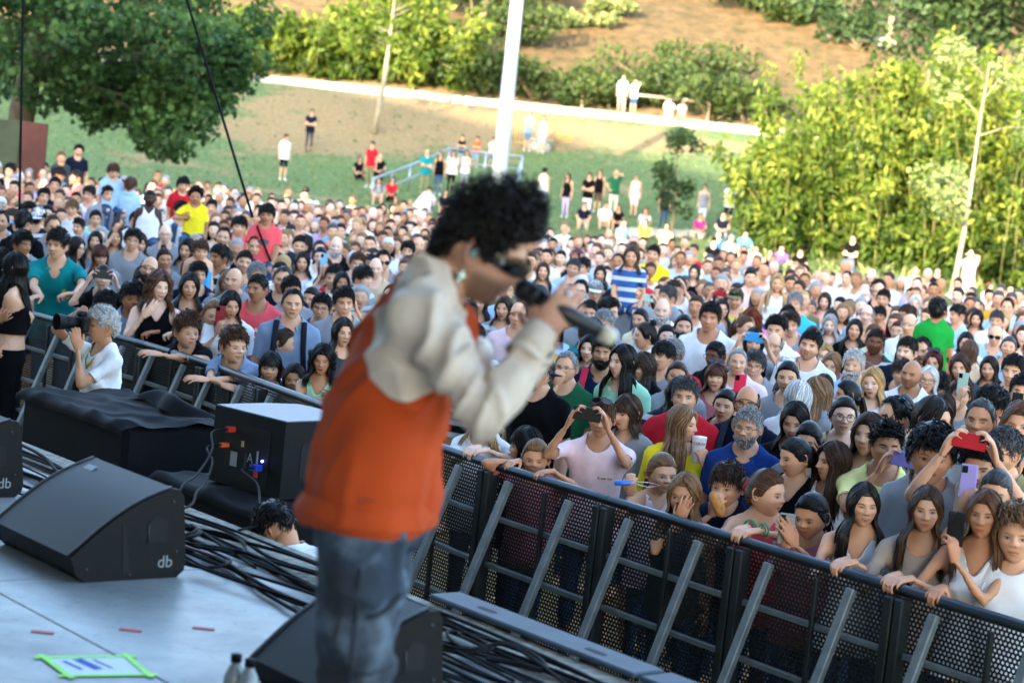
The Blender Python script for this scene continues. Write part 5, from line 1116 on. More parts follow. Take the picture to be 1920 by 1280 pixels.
# ---- the pit and the front row, left
unique(28, 503, 0, 'w', 'longwavy', 'black', 'crop', 'black', 'fair', yaw=-120, by=-105, b_abs=6.85, arms={'L': ('px', 22, 640, .05, 'relaxed', (.6, -.6, -.4)), 'R': ('px', 4, 596, .1)}, lcol='black', seed=21, label='person with long dark wavy hair and black crop top standing in the pit, turned away')
ph_p, ph_b, ph_M, ph_loc, ph_sc = unique(192, 612, 0, 'w', 'curly', 'white', 'tee', 'white', 'tan', yaw=-72, by=-60, b_abs=6.05, arms={'L': ('px', 146, 652, .16, 'phone', (.3, .3, -1), (-.25, 0, 1), (0.2, 1, 0)), 'R': ('px', 158, 578, -.02, 'grip', (-1, 0, .1), (-.3, .3, -.5), (-.2, .5, .8))}, seed=12, lcol='black', glasses=('thin_up', '#15181c'), label='photographer with short grey curly hair and white tee aiming a black camera to the left')
unique(297, 540, .30, 'w', 'curlylong', 'mid', 'tank', 'black', 'pale', yaw=24, roll=4, arms={'R': ('px', 270, 592, .22, 'relaxed', (-.4, .5, -1), (.5, .0, .6)), 'L': ('rail', 322)}, seed=31, face=SM, glasses=('thin_up', '#6b4a9a'), label='smiling person with curly brown hair and black tank top leaning on the rail')
unique(350, 624, .06, 'c', 'quiff', 'mid', 'tee', 'black', 'fair', yaw=26, by=-20, lean=32, arms={'R': ('px', 356, 672, .30, 'relaxed', (-1, .4, -.4), (1, .1, .1), (0, .6, 1)), 'L': ('px', 300, 664, .26, 'relaxed', (1, .5, -.5), (-1, .2, .1), (0, .5, 1))}, seed=22, label='child in a black tee hanging folded arms over the barrier rail')
unique(437, 650, .06, 'c', 'short2', 'mid', 'tee', 'greyblue', 'fair', yaw=30, by=-15, lean=34, arms={'R': ('px', 418, 722, .30, 'relaxed', (-1, .4, -.4), (.8, .2, -.1), (0, .6, 1)), 'L': ('px', 388, 712, .28, 'relaxed', (1, .5, -.6), (-1, .2, .1), (0, .5, 1))}, seed=24, label='child in a grey blue tee slumped over the rail with crossed forearms')
unique(507, 690, .25, 'c', 'bobfringe', 'black', 'tee', 'white', 'fair', yaw=-6, seed=25, label='child with black bob and fringe in white behind the rail')
unique(533, 645, .65, 'c', 'tied', 'brown', 'tee', 'maroon', 'fair', yaw=72, pitch=-4, seed=26, label='child with brown ponytail in profile in front of the grey blue polo')
unique(604, 678, .28, 'w', 'curlylong', 'black', 'tank', 'mint', 'tan', yaw=-6, arms={'L': ('px', 640, 742, .1, 'relaxed', (1, .2, -.6), (-1, 0, 0)), 'R': ('px', 618, 748, .2, 'relaxed', (-1, .3, -.5), (1, 0, 0))}, seed=13, face=dict(smile=.3, opn=.3), glasses=('thin', '#b59a5a'), label='person with curly black hair and thin gold glasses beside the orange sweatshirt')
p, b, M, l, s = unique(432, 572, .75, 'w', 'long', 'black', 'tee', 'white', 'fair', yaw=16, pitch=12, phone=('one', 413, 592, .22, '#8a1f2a', 'dark red phone held upright by the person in the white lettered tee'), seed=14, label='person with long black hair in a white lettered tee looking at a red phone')
shirt_print(p, b, M, l, s, 'OS', .085, 1.20, '#15171c', -.01); shirt_print(p, b, M, l, s, 'ATHENS', .028, 1.135, '#15171c', -.01)
p, b, M, l, s = unique(484, 543, 1.2, 'm', 'short3', 'black', 'tee', 'coral', 'olive', yaw=-34, by=-6, roll=-4, seed=3, face=SL, label='smiling person with short black hair in a coral lettered tee')
for tx, zz, sz in (('ZEALAND', 1.30, .06), ('NEW ZEALAND', 1.245, .036), ('UNIVERSITY', 1.195, .052)): shirt_print(p, b, M, l, s, tx, sz, zz, '#f0e3e0', 0)
p, b, M, l, s = unique(548, 571, .85, 'm', 'recede', 'dark', 'polo', 'greyblue', 'fair', yaw=4, by=0, seed=1, face=dict(smile=.25, opn=.2), label='person in a grey blue polo with dark backpack straps'); straps(p, b, '#1c2028')
unique(193, 521, .42, 'w', 'tied', 'dark', 'tee', 'black', 'pale', yaw=0, phone=('two', 193, 514, .30, '#1d2a2c', 'dark phone held sideways in front of the face by the person in black', -.04), seed=15, label='person in black holding a dark phone sideways before the face')
p, b, M, l, s = unique(108, 462, .45, 'm', 'quiff', 'dark', 'polo', 'teal', 'fair', yaw=-28, by=-8, lean=14, arms={'R': ('rail', 68), 'L': ('rail', 112)}, seed=5, label='person in a teal polo leaning on the left barrier')
gg = np.random.default_rng(4); patch_print(p, b, [np.array([(.0, .0), (.02, .005), (.022, .03), (.004, .028)]) * 1.3 + gg.uniform(-.03, .03, 2) for _ in range(7)], '#d6b52a', 1.20, .075, 'emblem')
unique(248, 560, .28, 'c', 'fringe', 'black', 'tee', 'greyblue', 'olive', yaw=8, seed=27, arms={'L': ('rail', 285)}, label='dark haired child in grey blue between the photographer and the curly haired person')
unique(195, 574, .30, 'c', 'fringe', 'dark', 'tee', 'grey', 'fair', yaw=-4, seed=23, label='child with a dark fringe half hidden behind the photographer')
unique(400, 592, .55, 'c', 'tied', 'light', 'tee', 'rose', 'fair', yaw=10, seed=28, label='small child peeking out behind the two leaning children')
unique(551, 712, .30, 'c', 'lob', 'dark', 'tee', 'grey', 'tan', yaw=-5, seed=29, label='small child with dark hair just above the loudspeaker')
unique(4, 487, .85, 'm', 'short', 'dark', 'tee', 'black', 'fair', yaw=62, seed=2, label='person in black cut by the left picture edge, looking right')
# ---- the front row, right
unique(906, 786, .28, 'c', 'lob', 'blond', 'tee', 'white', 'pale', yaw=-18, arms={'R': ('rail', 872), 'L': ('rail', 890)}, glasses=('round', '#0d0d10'), seed=30, label='blond child in white with round black glasses, hands on the rail')
unique(986, 838, .34, 'c', 'bobfringe', 'dark', 'tee', 'navy', 'fair', yaw=-82, seed=31, label='dark haired child in profile beside the blond girl gripping the rail')
unique(1004, 860, .18, 'c', 'pony', 'light', 'tee', 'rose', 'tan', yaw=-4, pitch=4, arms={'R': ('rail', 948), 'L': ('rail', 1014)}, seed=32, label='child with pulled back fair hair peering over the rail with both hands on it')
p, b, M, l, s = unique(1128, 786, .50, 'm', 'short', 'mid', 'tee', 'palepink', 'tan', yaw=-8, by=-10, pitch=6, phone=('two', 1101, 776, .27, '#101114', 'black phone held sideways by the person in pale pink', -.05), glasses=('sun_up', '#2a4fd0'), seed=33, girth=.93, label='person in a pale pink tee filming with a black phone, blue sunglasses on the head')
shirt_print(p, b, M, l, s, 'it was me', .022, 1.27, '#30343c', .075)
unique(1012, 702, 1.35, 'm', 'short', 'darkgrey', 'tee', 'black', 'fair', yaw=-76, by=-28, beard='darkgrey', hat=('capback', '#10131c'), girth=1.12, seed=4, label='grey bearded person in a black tee and backwards cap looking left')
unique(1284, 745, 1.9, 'm', 'short', 'darkgrey', 'tee', 'red', 'fair', yaw=-5, H=1.68, girth=1.2, seed=0, label='broad person in a red tee behind the person in yellow')
p, b, M, l, s = unique(1278, 796, 1.15, 'w', 'long', 'light', 'wide', 'yellow', 'fair', yaw=66, by=10, arms={'L': ('px', 1322, 872, .14, 'grip', (1, .2, -.8), (-.35, .2, 1), (.5, .8, 0))}, seed=16, label='person with long fair hair in a bright yellow tee holding a white cup'); YEL = (p, b, M, l, s)
unique(1402, 803, 1.3, 'm', 'short', 'grey', 'polo', '#1b3a7a', 'fair', yaw=-16, by=-6, beard='grey', glasses=('thin', '#2a2c30'), girth=1.08, seed=6, label='person with grey beard and glasses in a royal blue polo')
p, b, M, l, s = unique(1400, 757, 1.95, 'm', 'ring', 'darkgrey', 'tee', 'navy', 'tan', yaw=-6, glasses=('thin', '#15161a'), seed=7, face=dict(stub=.35), girth=1.05, label='balding person with glasses in navy behind the blue polo'); straps(p, b, '#232a3a')
unique(1240, 888, .50, 'c', 'tied', 'light', 'strap', 'palepink', 'fair', yaw=24, pitch=4, arms={'R': ('px', 1182, 925, .16, 'grip', (-.5, .2, -1), (-.1, .3, 1), (-.3, 1, 0))}, seed=34, label='child in a pale pink strappy top holding a blue bubble wand');
unique(1283, 930, .16, 'c', 'lob', 'light', 'tank', 'darkgrey', 'tan', yaw=-14, arms={'R': ('px', 1272, 978, .10, 'relaxed', (-.6, .2, -1), (.25, .1, 1), (-.2, 1, 0))}, seed=35, face=dict(opn=.5), label='child with straight fair brown hair holding fingers to the mouth')
unique(1364, 912, .42, 'c', 'fringe', 'brown', 'tee', 'navy', 'fair', yaw=-22, pitch=2, arms={'R': ('px', 1336, 962, .14, 'grip', (-.7, .2, -.8), (.3, .2, 1), (-.4, 1, 0))}, seed=36, face=dict(opn=1.0), label='child in navy eating a sandwich roll')
p, b, M, l, s = unique(1436, 925, .36, 'c', 'bun', 'mid', 'tank', 'coral', 'fair', yaw=62, by=4, arms={'R': ('rail', 1372), 'L': ('rail', 1398)}, seed=37, label='child with a pink hair bow looking right over the rail'); BOW = (p, b)
unique(1522, 968, .34, 'c', 'tied', 'black', 'tee', 'rose', 'tan', yaw=-28, pitch=12, phone=('one', 1474, 992, .20, '#8d8f8c', 'grey phone held by the child in the dusty pink tee', 'R'), arms={'L': ('px', 1490, 1020, .2, 'relaxed', (1, .2, -.8), (-.5, .2, .8), (.5, .8, 0))}, seed=38, label='child with pulled back black hair in dusty pink looking at a grey phone')
unique(1618, 948, .26, 'w', 'long', 'dark', 'tank', 'white', 'fair', yaw=16, by=-8, arms={'R': ('rail', 1568), 'L': ('rail', 1580)}, seed=17, face=dict(smile=.3, opn=.25), girth=.85, label='person with very long dark hair and white tank top, hands clasped on the rail')
unique(1678, 966, .62, 'c', 'tied', 'dark', 'tee', 'white', 'fair', yaw=-12, seed=39, label='child in white squeezed between the two long haired young people')
p, b, M, l, s = unique(1736, 957, .30, 'w', 'long', 'brown', 'wide', '#a5968c', 'fair', yaw=2, by=-6, arms={'R': ('rail', 1662), 'L': ('rail', 1690)}, seed=18, girth=.85, label='person with long brown hair in a greyish lettered tee at the rail')
shirt_print(p, b, M, l, s, 'SWANSEA', .062, 1.17, '#17181c', 0)
unique(1846, 966, .34, 'w', 'long', 'mid', 'tank', 'white', 'tan', yaw=-10, arms={'R': ('rail', 1748)}, phone=('one', 1792, 992, .22, '#0e0f12', 'black wallet phone held by the person in the white knit top', 'L'), seed=19, girth=.85, label='person in a white knit top filming with a black wallet phone')
unique(1908, 1004, .40, 'c', 'short2', 'light', 'tee', 'white', 'fair', yaw=-6, seed=41, label='blond child in white at the right picture edge')
unique(1492, 858, .95, 'w', 'pony', 'dark', 'vneck', 'black', 'fair', yaw=-58, by=-18, pitch=12, seed=20, label='person with dark ponytail and black v neck looking down to the left')
unique(1563, 868, 1.05, 'w', 'long', 'brown', 'tank', 'white', 'fair', yaw=-60, by=-22, seed=11, label='person with long brown hair and white tank in three quarter view to the left')
unique(1660, 838, 1.2, 'm', 'spiky', 'black', 'tee', 'paleyellow', 'tan', yaw=12, face=SM, phone=('two', 1700, 862, .26, '#8f83c9', 'lilac phone held sideways by the smiling person with wet black hair', -.1), seed=8, girth=.95, label='smiling person with wet looking black hair filming with a lilac phone')
unique(1838, 873, .95, 'm', 'curly', 'black', 'tee', 'cream', 'fair', yaw=-10, pitch=14, phone=('two', 1818, 826, .24, '#b3202c', 'red phone held up sideways near the right edge', -.08), seed=9, label='person with tousled black hair in a cream tee holding up a red phone')
unique(1868, 925, .62, 'w', 'tied', 'darkgrey', 'tee', 'white', 'fair', yaw=-12, pitch=8, phone=('one', 1815, 902, .24, '#9a8fd0', 'lilac phone held upright above the long haired young people', 'R'), seed=10, label='person in white holding an upright lilac phone')
unique(1838, 790, 2.1, 'm', 'buzz', 'darkgrey', 'tee', 'navy', 'tan', yaw=-12, face=dict(smile=.5, stub=.3), seed=42, label='smiling person with shaved grey hair above the red phone')
unique(1882, 850, 1.45, 'm', 'short', 'darkgrey', 'tee', 'khaki', 'fair', yaw=-42, glasses=('thin', '#18191d'), face=dict(stub=.45), seed=43, label='person with glasses and stubble in khaki right of the red phone')
unique(1910, 800, 2.1, 'w', 'long', 'mid', 'tee', 'black', 'fair', yaw=-4, phone=('one', 1911, 842, .2, '#111215', 'black phone at the right picture edge', 'R'), seed=44, label='person with long brown hair holding a black phone at the right edge')
unique(1678, 786, 1.8, 'm', 'recede', 'black', 'tee', 'grey', 'fair', yaw=-62, seed=45, label='person with receding black hair just behind the wet haired one')
unique(1748, 790, 1.75, 'w', 'long', 'dark', 'tee', 'grey', 'fair', yaw=58, seed=46, label='person with long dark hair turned right, left of the shaved smiling one')
unique(1746, 856, .8, 'c', 'fringe', 'black', 'tee', 'grey', 'tan', yaw=4, seed=47, label='dark haired child beside the lilac phone')
unique(1490, 790, 1.85, 'w', 'long', 'black', 'tee', 'black', 'fair', yaw=-10, pitch=16, seed=48, label='person with long black hair looking down behind the grey bearded one')
unique(1516, 826, 1.45, 'w', 'tied', 'dark', 'tee', 'grey', 'fair', yaw=-16, pitch=14, seed=49, label='person with tied dark hair bowed low behind the dark ponytail')
unique(1627, 816, 1.55, 'w', 'long', 'brown', 'tank', 'blue', 'fair', yaw=-18, seed=50, label='person with long brown hair and blue straps left of the wet haired one')
unique(1581, 780, 2.2, 'w', 'tied', 'dark', 'tee', 'beige', 'pale', yaw=8, glasses=('round', '#1a1a1d'), face=SL, seed=51, label='person with big round glasses and tied dark hair, smiling downwards')
unique(1130, 662, 2.7, 'm', 'short', 'dark', 'polo', '#17233f', 'tan', yaw=-6, beard='black', face=SM, seed=52, label='smiling dark bearded person in a navy polo with red backpack straps'); straps(PEOPLE[-1]['o'], PEOPLE[-1]['body'], '#c02c44', .026)
unique(1062, 690, 2.0, 'm', 'recede', 'grey', 'tee', 'darkgreen', 'fair', yaw=-20, glasses=('thin', '#18191d'), seed=53, arms={'R': ('px', 1046, 722, .1, 'fist', (-.6, .1, -1), (.1, .1, 1), (0, 1, 0))}, label='person in a green tee with glasses and a hand at the mouth')
unique(1168, 680, 2.3, 'w', 'long', 'black', 'tee', 'mint', 'pale', yaw=-48, seed=54, label='person with long straight black hair in mint green looking left')
unique(1105, 655, 3.3, 'w', 'long', 'black', 'tee', 'white', 'pale', yaw=-16, seed=55, label='person with black hair just left of the bearded one')
# ---- templates for the rows behind
TPL = {}
def template(typ, v):
 if (typ, v) not in TPL:
  f = [dict(), SL, dict(smile=.3, opn=.2), SM, dict(stub=.4) if typ == 'm' else dict(look=.5), dict(look=-.5)][v % 6]
  TPL[(typ, v)] = Body(typ, 60 + v * 3 + ord(typ[0]) % 7, (0, 3, -2, 2, 0, 4)[v % 6], None, ((0, 3, 0), (8, -2, 4), (-9, 4, -4), (3, -4, 2), (-4, 0, 5), (12, 5, -3))[v % 6], f, girth=(1, 1.1, .95, 1.05, 1.0, .97)[v % 6], vox=.022, headres=(48, 54), hv=.01)
 return TPL[(typ, v)]
HSH = dict(m=1.75, w=1.65, c=1.30, k=1.0)
HAIRTXT = dict(short='short {c} hair', short2='tousled {c} hair', short3='cropped {c} hair', spiky='spiky {c} hair', quiff='brushed up {c} hair', fringe='a {c} fringe', buzz='shaved {c} hair', recede='receding {c} hair', ring='a bald crown', curly='curly {c} hair', afro='a {c} afro', long='long {c} hair', longwavy='long wavy {c} hair', bob='a {c} bob', lob='shoulder length {c} hair', longfringe='long {c} hair and fringe', bobfringe='a {c} bob with fringe', curlylong='long curly {c} hair', pony='a {c} ponytail', bun='a {c} bun', topbun='a {c} top knot', tied='tied back {c} hair')
HAIRTXT[None] = 'a bald head'
CTXT = dict(lightblue='light blue', sky='bright blue', darkgrey='dark grey', paleyellow='pale yellow', palepink='pale pink', hotpink='hot pink', greyblue='grey blue', bluegrey='blue grey', darkgreen='dark green', denim='denim blue', mid='brown', light='fair', darkgrey_='dark grey')
def ctx(c): return CTXT.get(c, c) if not c.startswith('#') else 'coloured'
def mid(x, y, typ, hair, hcol, top='tee', tcol='white', skin='fair', yaw=-6, H=None, v=None, named=False, Y=None, lift=0.0, label=None, extra='', **kw):
 H = H or HSH[typ] + rnd.uniform(-.04, .04); v = rnd.randrange(5) if v is None else v; b = template(typ, v); sc = H / HSH[typ]; hz = b.hc[2] * sc + lift
 if Y is None: Hw = at_z(x, y, hz)
 else: Hw = at_y(x, y, Y)
 return dict(b=b, Hw=Hw, sc=sc, rz=math.atan2(-Hw[0], Hw[1]) + R(yaw), x=x, y=y, typ=typ, hair=hair, hcol=hcol, top=top, tcol=tcol, skin=skin, kw=kw, label=label, extra=extra, fix=Y is not None, hz=hz)
MID = [mid(*q[:2], *q[2:-1], **q[-1]) for q in [
 # centre right, behind the front row
 (1165, 610, 'm', 'short2', 'grey', 'tee', 'grey', 'pale', -12, dict(v=4)), (1225, 632, 'w', 'topbun', 'dark', 'tee', 'white', 'fair', -74, dict()), (1302, 617, 'm', 'tied', 'black', 'tee', 'white', 'fair', -2, dict(v=1, beard='black')), (1339, 597, 'm', 'short', 'black', 'tee', 'white', 'tan', -14, dict(v=1, H=1.84)), (1270, 658, 'm', 'short2', 'grey', 'polo', 'red', 'brown', -8, dict(v=5, tilt=(8, 0))), (1227, 668, 'm', 'fringe', 'black', 'tee', 'grey', 'fair', -30, dict(v=2)), (1236, 693, 'w', 'longfringe', 'brown', 'tee', 'black', 'fair', -55, dict(v=0)), (1236, 735, 'w', 'long', 'black', 'tee', 'navy', 'fair', 170, dict(v=0)), (1288, 708, 'w', 'tied', 'brown', 'tee', 'grey', 'tan', -4, dict(v=3, glasses=('thin', '#b09a80'))), (1341, 668, 'm', 'short3', 'black', 'tee', 'black', 'brown', -36, dict(v=0, glasses=('round', '#0d0d10'))), (1356, 712, 'w', 'bobfringe', 'auburn', 'tee', 'rose', 'fair', -6, dict(v=3, glasses=('sun_up', '#6f86b8'))), (1396, 684, 'm', 'buzz', 'grey', 'tee', 'palepink', 'fair', -4, dict(v=1)), (1441, 688, 'm', 'short2', 'darkgrey', 'tee', 'grey', 'fair', -12, dict(v=1, glasses=('thin', '#202024'))), (1326, 757, 'w', 'tied', 'black', 'tee', 'black', 'fair', -12, dict(v=0)), (1190, 772, 'w', 'bobfringe', 'brown', 'tee', 'grey', 'fair', -40, dict(v=0)), (1452, 735, 'w', 'longwavy', 'brown', 'tee', 'blue', 'fair', 160, dict(v=0)), (1372, 800, 'c', 'lob', 'brown', 'tee', 'grey', 'fair', -40, dict(v=1, H=1.5)),
 (1450, 618, 'm', 'curly', 'black', 'tee', 'white', 'fair', -6, dict(v=2)), (1417, 606, 'w', 'curlylong', 'red', 'tee', 'white', 'pale', -10, dict(v=0)), (1467, 648, 'm', 'ring', 'grey', 'shirt', 'lightblue', 'fair', -10, dict(v=0, H=1.8)), (1498, 648, 'm', 'short', 'black', 'tee', 'white', 'fair', -8, dict(v=4, H=1.82)), (1546, 637, 'w', 'tied', 'brown', 'tee', 'coral', 'pale', -6, dict(v=1)), (1571, 672, 'w', 'lob', 'blond', 'vneck', 'rose', 'pale', -4, dict(v=1)), (1533, 680, 'w', 'long', 'light', 'tee', 'beige', 'fair', -12, dict(v=0)), (1612, 688, 'm', 'short', 'white', 'shirt', 'lightblue', 'fair', -14, dict(v=0, beard='white', glasses=('thin_up', '#303238'), H=1.8)), (1647, 645, 'm', 'short3', 'dark', 'tee', 'darkgrey', 'brown', 4, dict(v=4, glasses=('thin', '#111115'))), (1668, 655, 'm', 'short', 'dark', 'polo', 'navy', 'pale', -18, dict(v=2, H=1.84)), (1664, 695, 'm', 'fringe', 'brown', 'tee', 'navy', 'fair', -8, dict(v=5)), (1651, 722, 'w', 'long', 'blond', 'tee', 'white', 'pale', -6, dict(v=2)), (1494, 712, 'w', 'tied', 'black', 'tee', 'grey', 'fair', -6, dict(v=0, glasses=('thin_up', '#1a1a1e'))), (1531, 727, 'w', 'long', 'dark', 'tee', 'black', 'fair', -4, dict(v=1)), (1604, 742, 'w', 'tied', 'black', 'tee', 'grey', 'tan', -78, dict(v=0)), (1567, 745, 'w', 'long', 'light', 'tee', 'grey', 'fair', -70, dict(v=0)), (1658, 765, 'w', 'tied', 'dark', 'tank', 'white', 'pale', 70, dict(v=2, tilt=(10, 0))), (1712, 703, 'm', None, 'dark', 'tee', 'white', 'olive', -14, dict(v=4)), (1480, 748, 'w', 'bob', 'white', 'tee', 'white', 'pale', 150, dict(v=0)),
 (1738, 715, 'w', 'bob', 'white', 'tee', 'grey', 'fair', -12, dict(v=1, glasses=('round', '#202026'))), (1757, 730, 'c', 'fringe', 'black', 'tee', 'grey', 'fair', -10, dict(v=0, H=1.55)), (1781, 680, 'w', 'long', 'auburn', 'tee', 'beige', 'tan', -10, dict(v=1, glasses=('thin', '#4a5a90'))), (1751, 682, 'w', 'lob', 'auburn', 'tee', 'grey', 'fair', -6, dict(v=0, glasses=('sun_up', '#4a3f80'))), (1718, 775, 'w', 'pony', 'darkgrey', 'tee', 'grey', 'tan', 6, dict(v=0)), (1766, 768, 'w', 'longwavy', 'brown', 'tee', 'grey', 'fair', -8, dict(v=3)), (1824, 755, 'm', 'short2', 'black', 'tee', 'grey', 'tan', -56, dict(v=1)), (1832, 690, 'w', 'long', 'brown', 'tee', 'darkgrey', 'fair', -6, dict(v=0)), (1863, 694, 'w', 'long', 'dark', 'tee', 'grey', 'fair', -4, dict(v=2)), (1882, 694, 'm', 'short', 'black', 'polo', 'navy', 'fair', -12, dict(v=0, H=1.8)), (1857, 628, 'm', None, 'grey', 'shirt', 'lightblue', 'fair', -4, dict(v=0, glasses='sun')), (1836, 645, 'w', 'bob', 'black', 'tee', 'white', 'fair', -10, dict(v=1)), (1907, 670, 'm', 'short3', 'black', 'tee', 'cream', 'tan', -30, dict(v=4)), (1884, 652, 'w', 'tied', 'darkgrey', 'tee', 'lightblue', 'fair', -4, dict(v=3)), (1821, 660, 'w', 'longwavy', 'mid', 'tee', 'beige', 'fair', 165, dict(v=0)), (1805, 628, 'c', 'long', 'dark', 'tee', 'white', 'fair', -12, dict(v=1, H=1.5)),
 (1455, 592, 'm', 'short3', 'black', 'tee', 'pink', 'fair', 4, dict(v=4)), (1498, 572, 'm', 'short', 'grey', 'polo', 'cyan', 'fair', -10, dict(v=0, H=1.8)), (1400, 562, 'm', 'short', 'dark', 'tee', 'yellow', 'fair', -6, dict(v=4, hat=('cap', 'khaki'))), (1366, 582, 'w', 'long', 'dark', 'tee', 'grey', 'fair', 2, dict(v=1, glasses=('round', '#808890'))), (1386, 612, 'w', 'pony', 'mid', 'tee', 'beige', 'fair', 55, dict(v=0)), (1482, 617, 'c', 'short', 'brown', 'tee', 'palepink', 'pale', -2, dict(v=1, H=1.5)), (1510, 612, 'm', 'short2', 'brown', 'tee', 'grey', 'fair', 0, dict(v=0)), (1541, 597, 'w', 'long', 'black', 'tee', 'grey', 'fair', -4, dict(v=2)), (1575, 610, 'w', 'long', 'grey', 'tee', 'grey', 'pale', -4, dict(v=0)), (1600, 620, 'w', 'long', 'black', 'tee', 'black', 'fair', -8, dict(v=1)), (1618, 590, 'm', 'ring', 'grey', 'shirt', 'lightblue', 'pale', -10, dict(v=0)), (1672, 562, 'm', 'short', 'black', 'tee', 'beige', 'fair', -10, dict(v=4, glasses=('thin', '#303035'))), (1700, 610, 'm', 'ring', 'white', 'tee', 'white', 'fair', -20, dict(v=0)), (1722, 595, 'm', 'short', 'brown', 'tee', 'hotpink', 'fair', -60, dict(v=1)), (1789, 590, 'm', 'short', 'black', 'tee', 'lightblue', 'fair', -50, dict(v=2)), (1810, 590, 'w', 'longwavy', 'brown', 'tee', 'white', 'fair', -8, dict(v=1)), (1828, 597, 'w', 'long', 'black', 'tank', 'mustard', 'fair', -6, dict(v=0)), (1868, 600, 'm', 'short', 'darkgrey', 'tee', 'white', 'fair', -2, dict(v=2)), (1893, 575, 'm', 'recede', 'dark', 'tee', 'lightblue', 'fair', -8, dict(v=0)), (1655, 548, 'm', 'ring', 'grey', 'tee', 'navy', 'fair', -6, dict(v=0)), (1630, 540, 'm', 'curly', 'brown', 'tee', 'white', 'fair', -10, dict(v=4)), (1705, 568, 'w', 'lob', 'white', 'tee', 'lightblue', 'pale', -4, dict(v=0)), (1548, 565, 'w', 'lob', 'brown', 'tank', 'pink', 'pale', -8, dict(v=0)), (1580, 545, 'c', 'fringe', 'blond', 'tee', 'paleyellow', 'pale', 30, dict(v=0, H=1.5, hat=('cap', 'white'))),
 # centre
 (1076, 542, 'm', 'recede', 'dark', 'tee', 'black', 'pale', -12, dict(v=3, glasses=('round', '#18181c'))), (1110, 590, 'm', 'short3', 'black', 'tee', 'grey', 'fair', -2, dict(v=0)), (1128, 560, 'w', 'curlylong', 'dark', 'tee', 'grey', 'fair', 30, dict(v=2, tilt=(8, 0))), (1150, 585, 'm', 'curly', 'dark', 'tee', 'grey', 'fair', 60, dict(v=0)), (1100, 545, 'm', 'short', 'grey', 'tee', 'white', 'fair', 0, dict(v=0, hat=('cap', 'white'))), (1173, 555, 'm', 'short3', 'black', 'tee', 'darkgreen', 'tan', 10, dict(v=5)), (1064, 503, 'm', 'short', 'darkgrey', 'tee', 'lightblue', 'fair', -4, dict(v=4, glasses=('thin', '#303034'))), (1094, 502, 'm', 'short2', 'black', 'tee', 'grey', 'fair', -30, dict(v=0)), (1115, 512, 'w', 'lob', 'dark', 'tee', 'grey', 'fair', 10, dict(v=2)), (1132, 512, 'w', 'tied', 'black', 'tee', 'white', 'pale', -2, dict(v=1)), (1250, 583, 'm', None, 'grey', 'tee', 'white', 'pale', -6, dict(v=0, beard='white')), (1222, 600, 'w', 'tied', 'dark', 'tee', 'cream', 'fair', -30, dict(v=0)), (1275, 560, 'm', 'short', 'darkgrey', 'tee', 'grey', 'fair', -60, dict(v=1)), (1195, 550, 'w', 'tied', 'dark', 'tee', 'grey', 'fair', 2, dict(v=0, glasses='sun')), (1028, 512, 'w', 'long', 'brown', 'tee', 'lightblue', 'fair', 0, dict(v=3)), (1048, 555, 'c', 'short', 'black', 'tee', 'white', 'fair', 0, dict(v=1, H=1.5)), (1225, 478, 'm', 'short', 'dark', 'tee', 'yellow', 'fair', -6, dict(v=4, H=1.9)), (1252, 487, 'w', 'bob', 'blond', 'tank', 'white', 'pale', -4, dict(v=0, H=1.74)), (1298, 510, 'w', 'longwavy', 'brown', 'tee', 'black', 'pale', -8, dict(v=0)), (966, 592, 'm', 'ring', 'dark', 'tee', 'palepink', 'fair', -8, dict(v=0)), (932, 578, 'w', 'lob', 'brown', 'tee', 'grey', 'fair', -6, dict(v=2)), (908, 568, 'w', 'long', 'dark', 'tee', 'grey', 'fair', -10, dict(v=0)), (884, 596, 'm', 'short2', 'black', 'tee', 'grey', 'fair', -40, dict(v=0)), (893, 632, 'm', 'fringe', 'black', 'tee', 'black', 'fair', -10, dict(v=2, H=1.62)), (1092, 620, 'm', 'short', 'brown', 'polo', 'teal', 'fair', 120, dict(v=0)),
 # left block
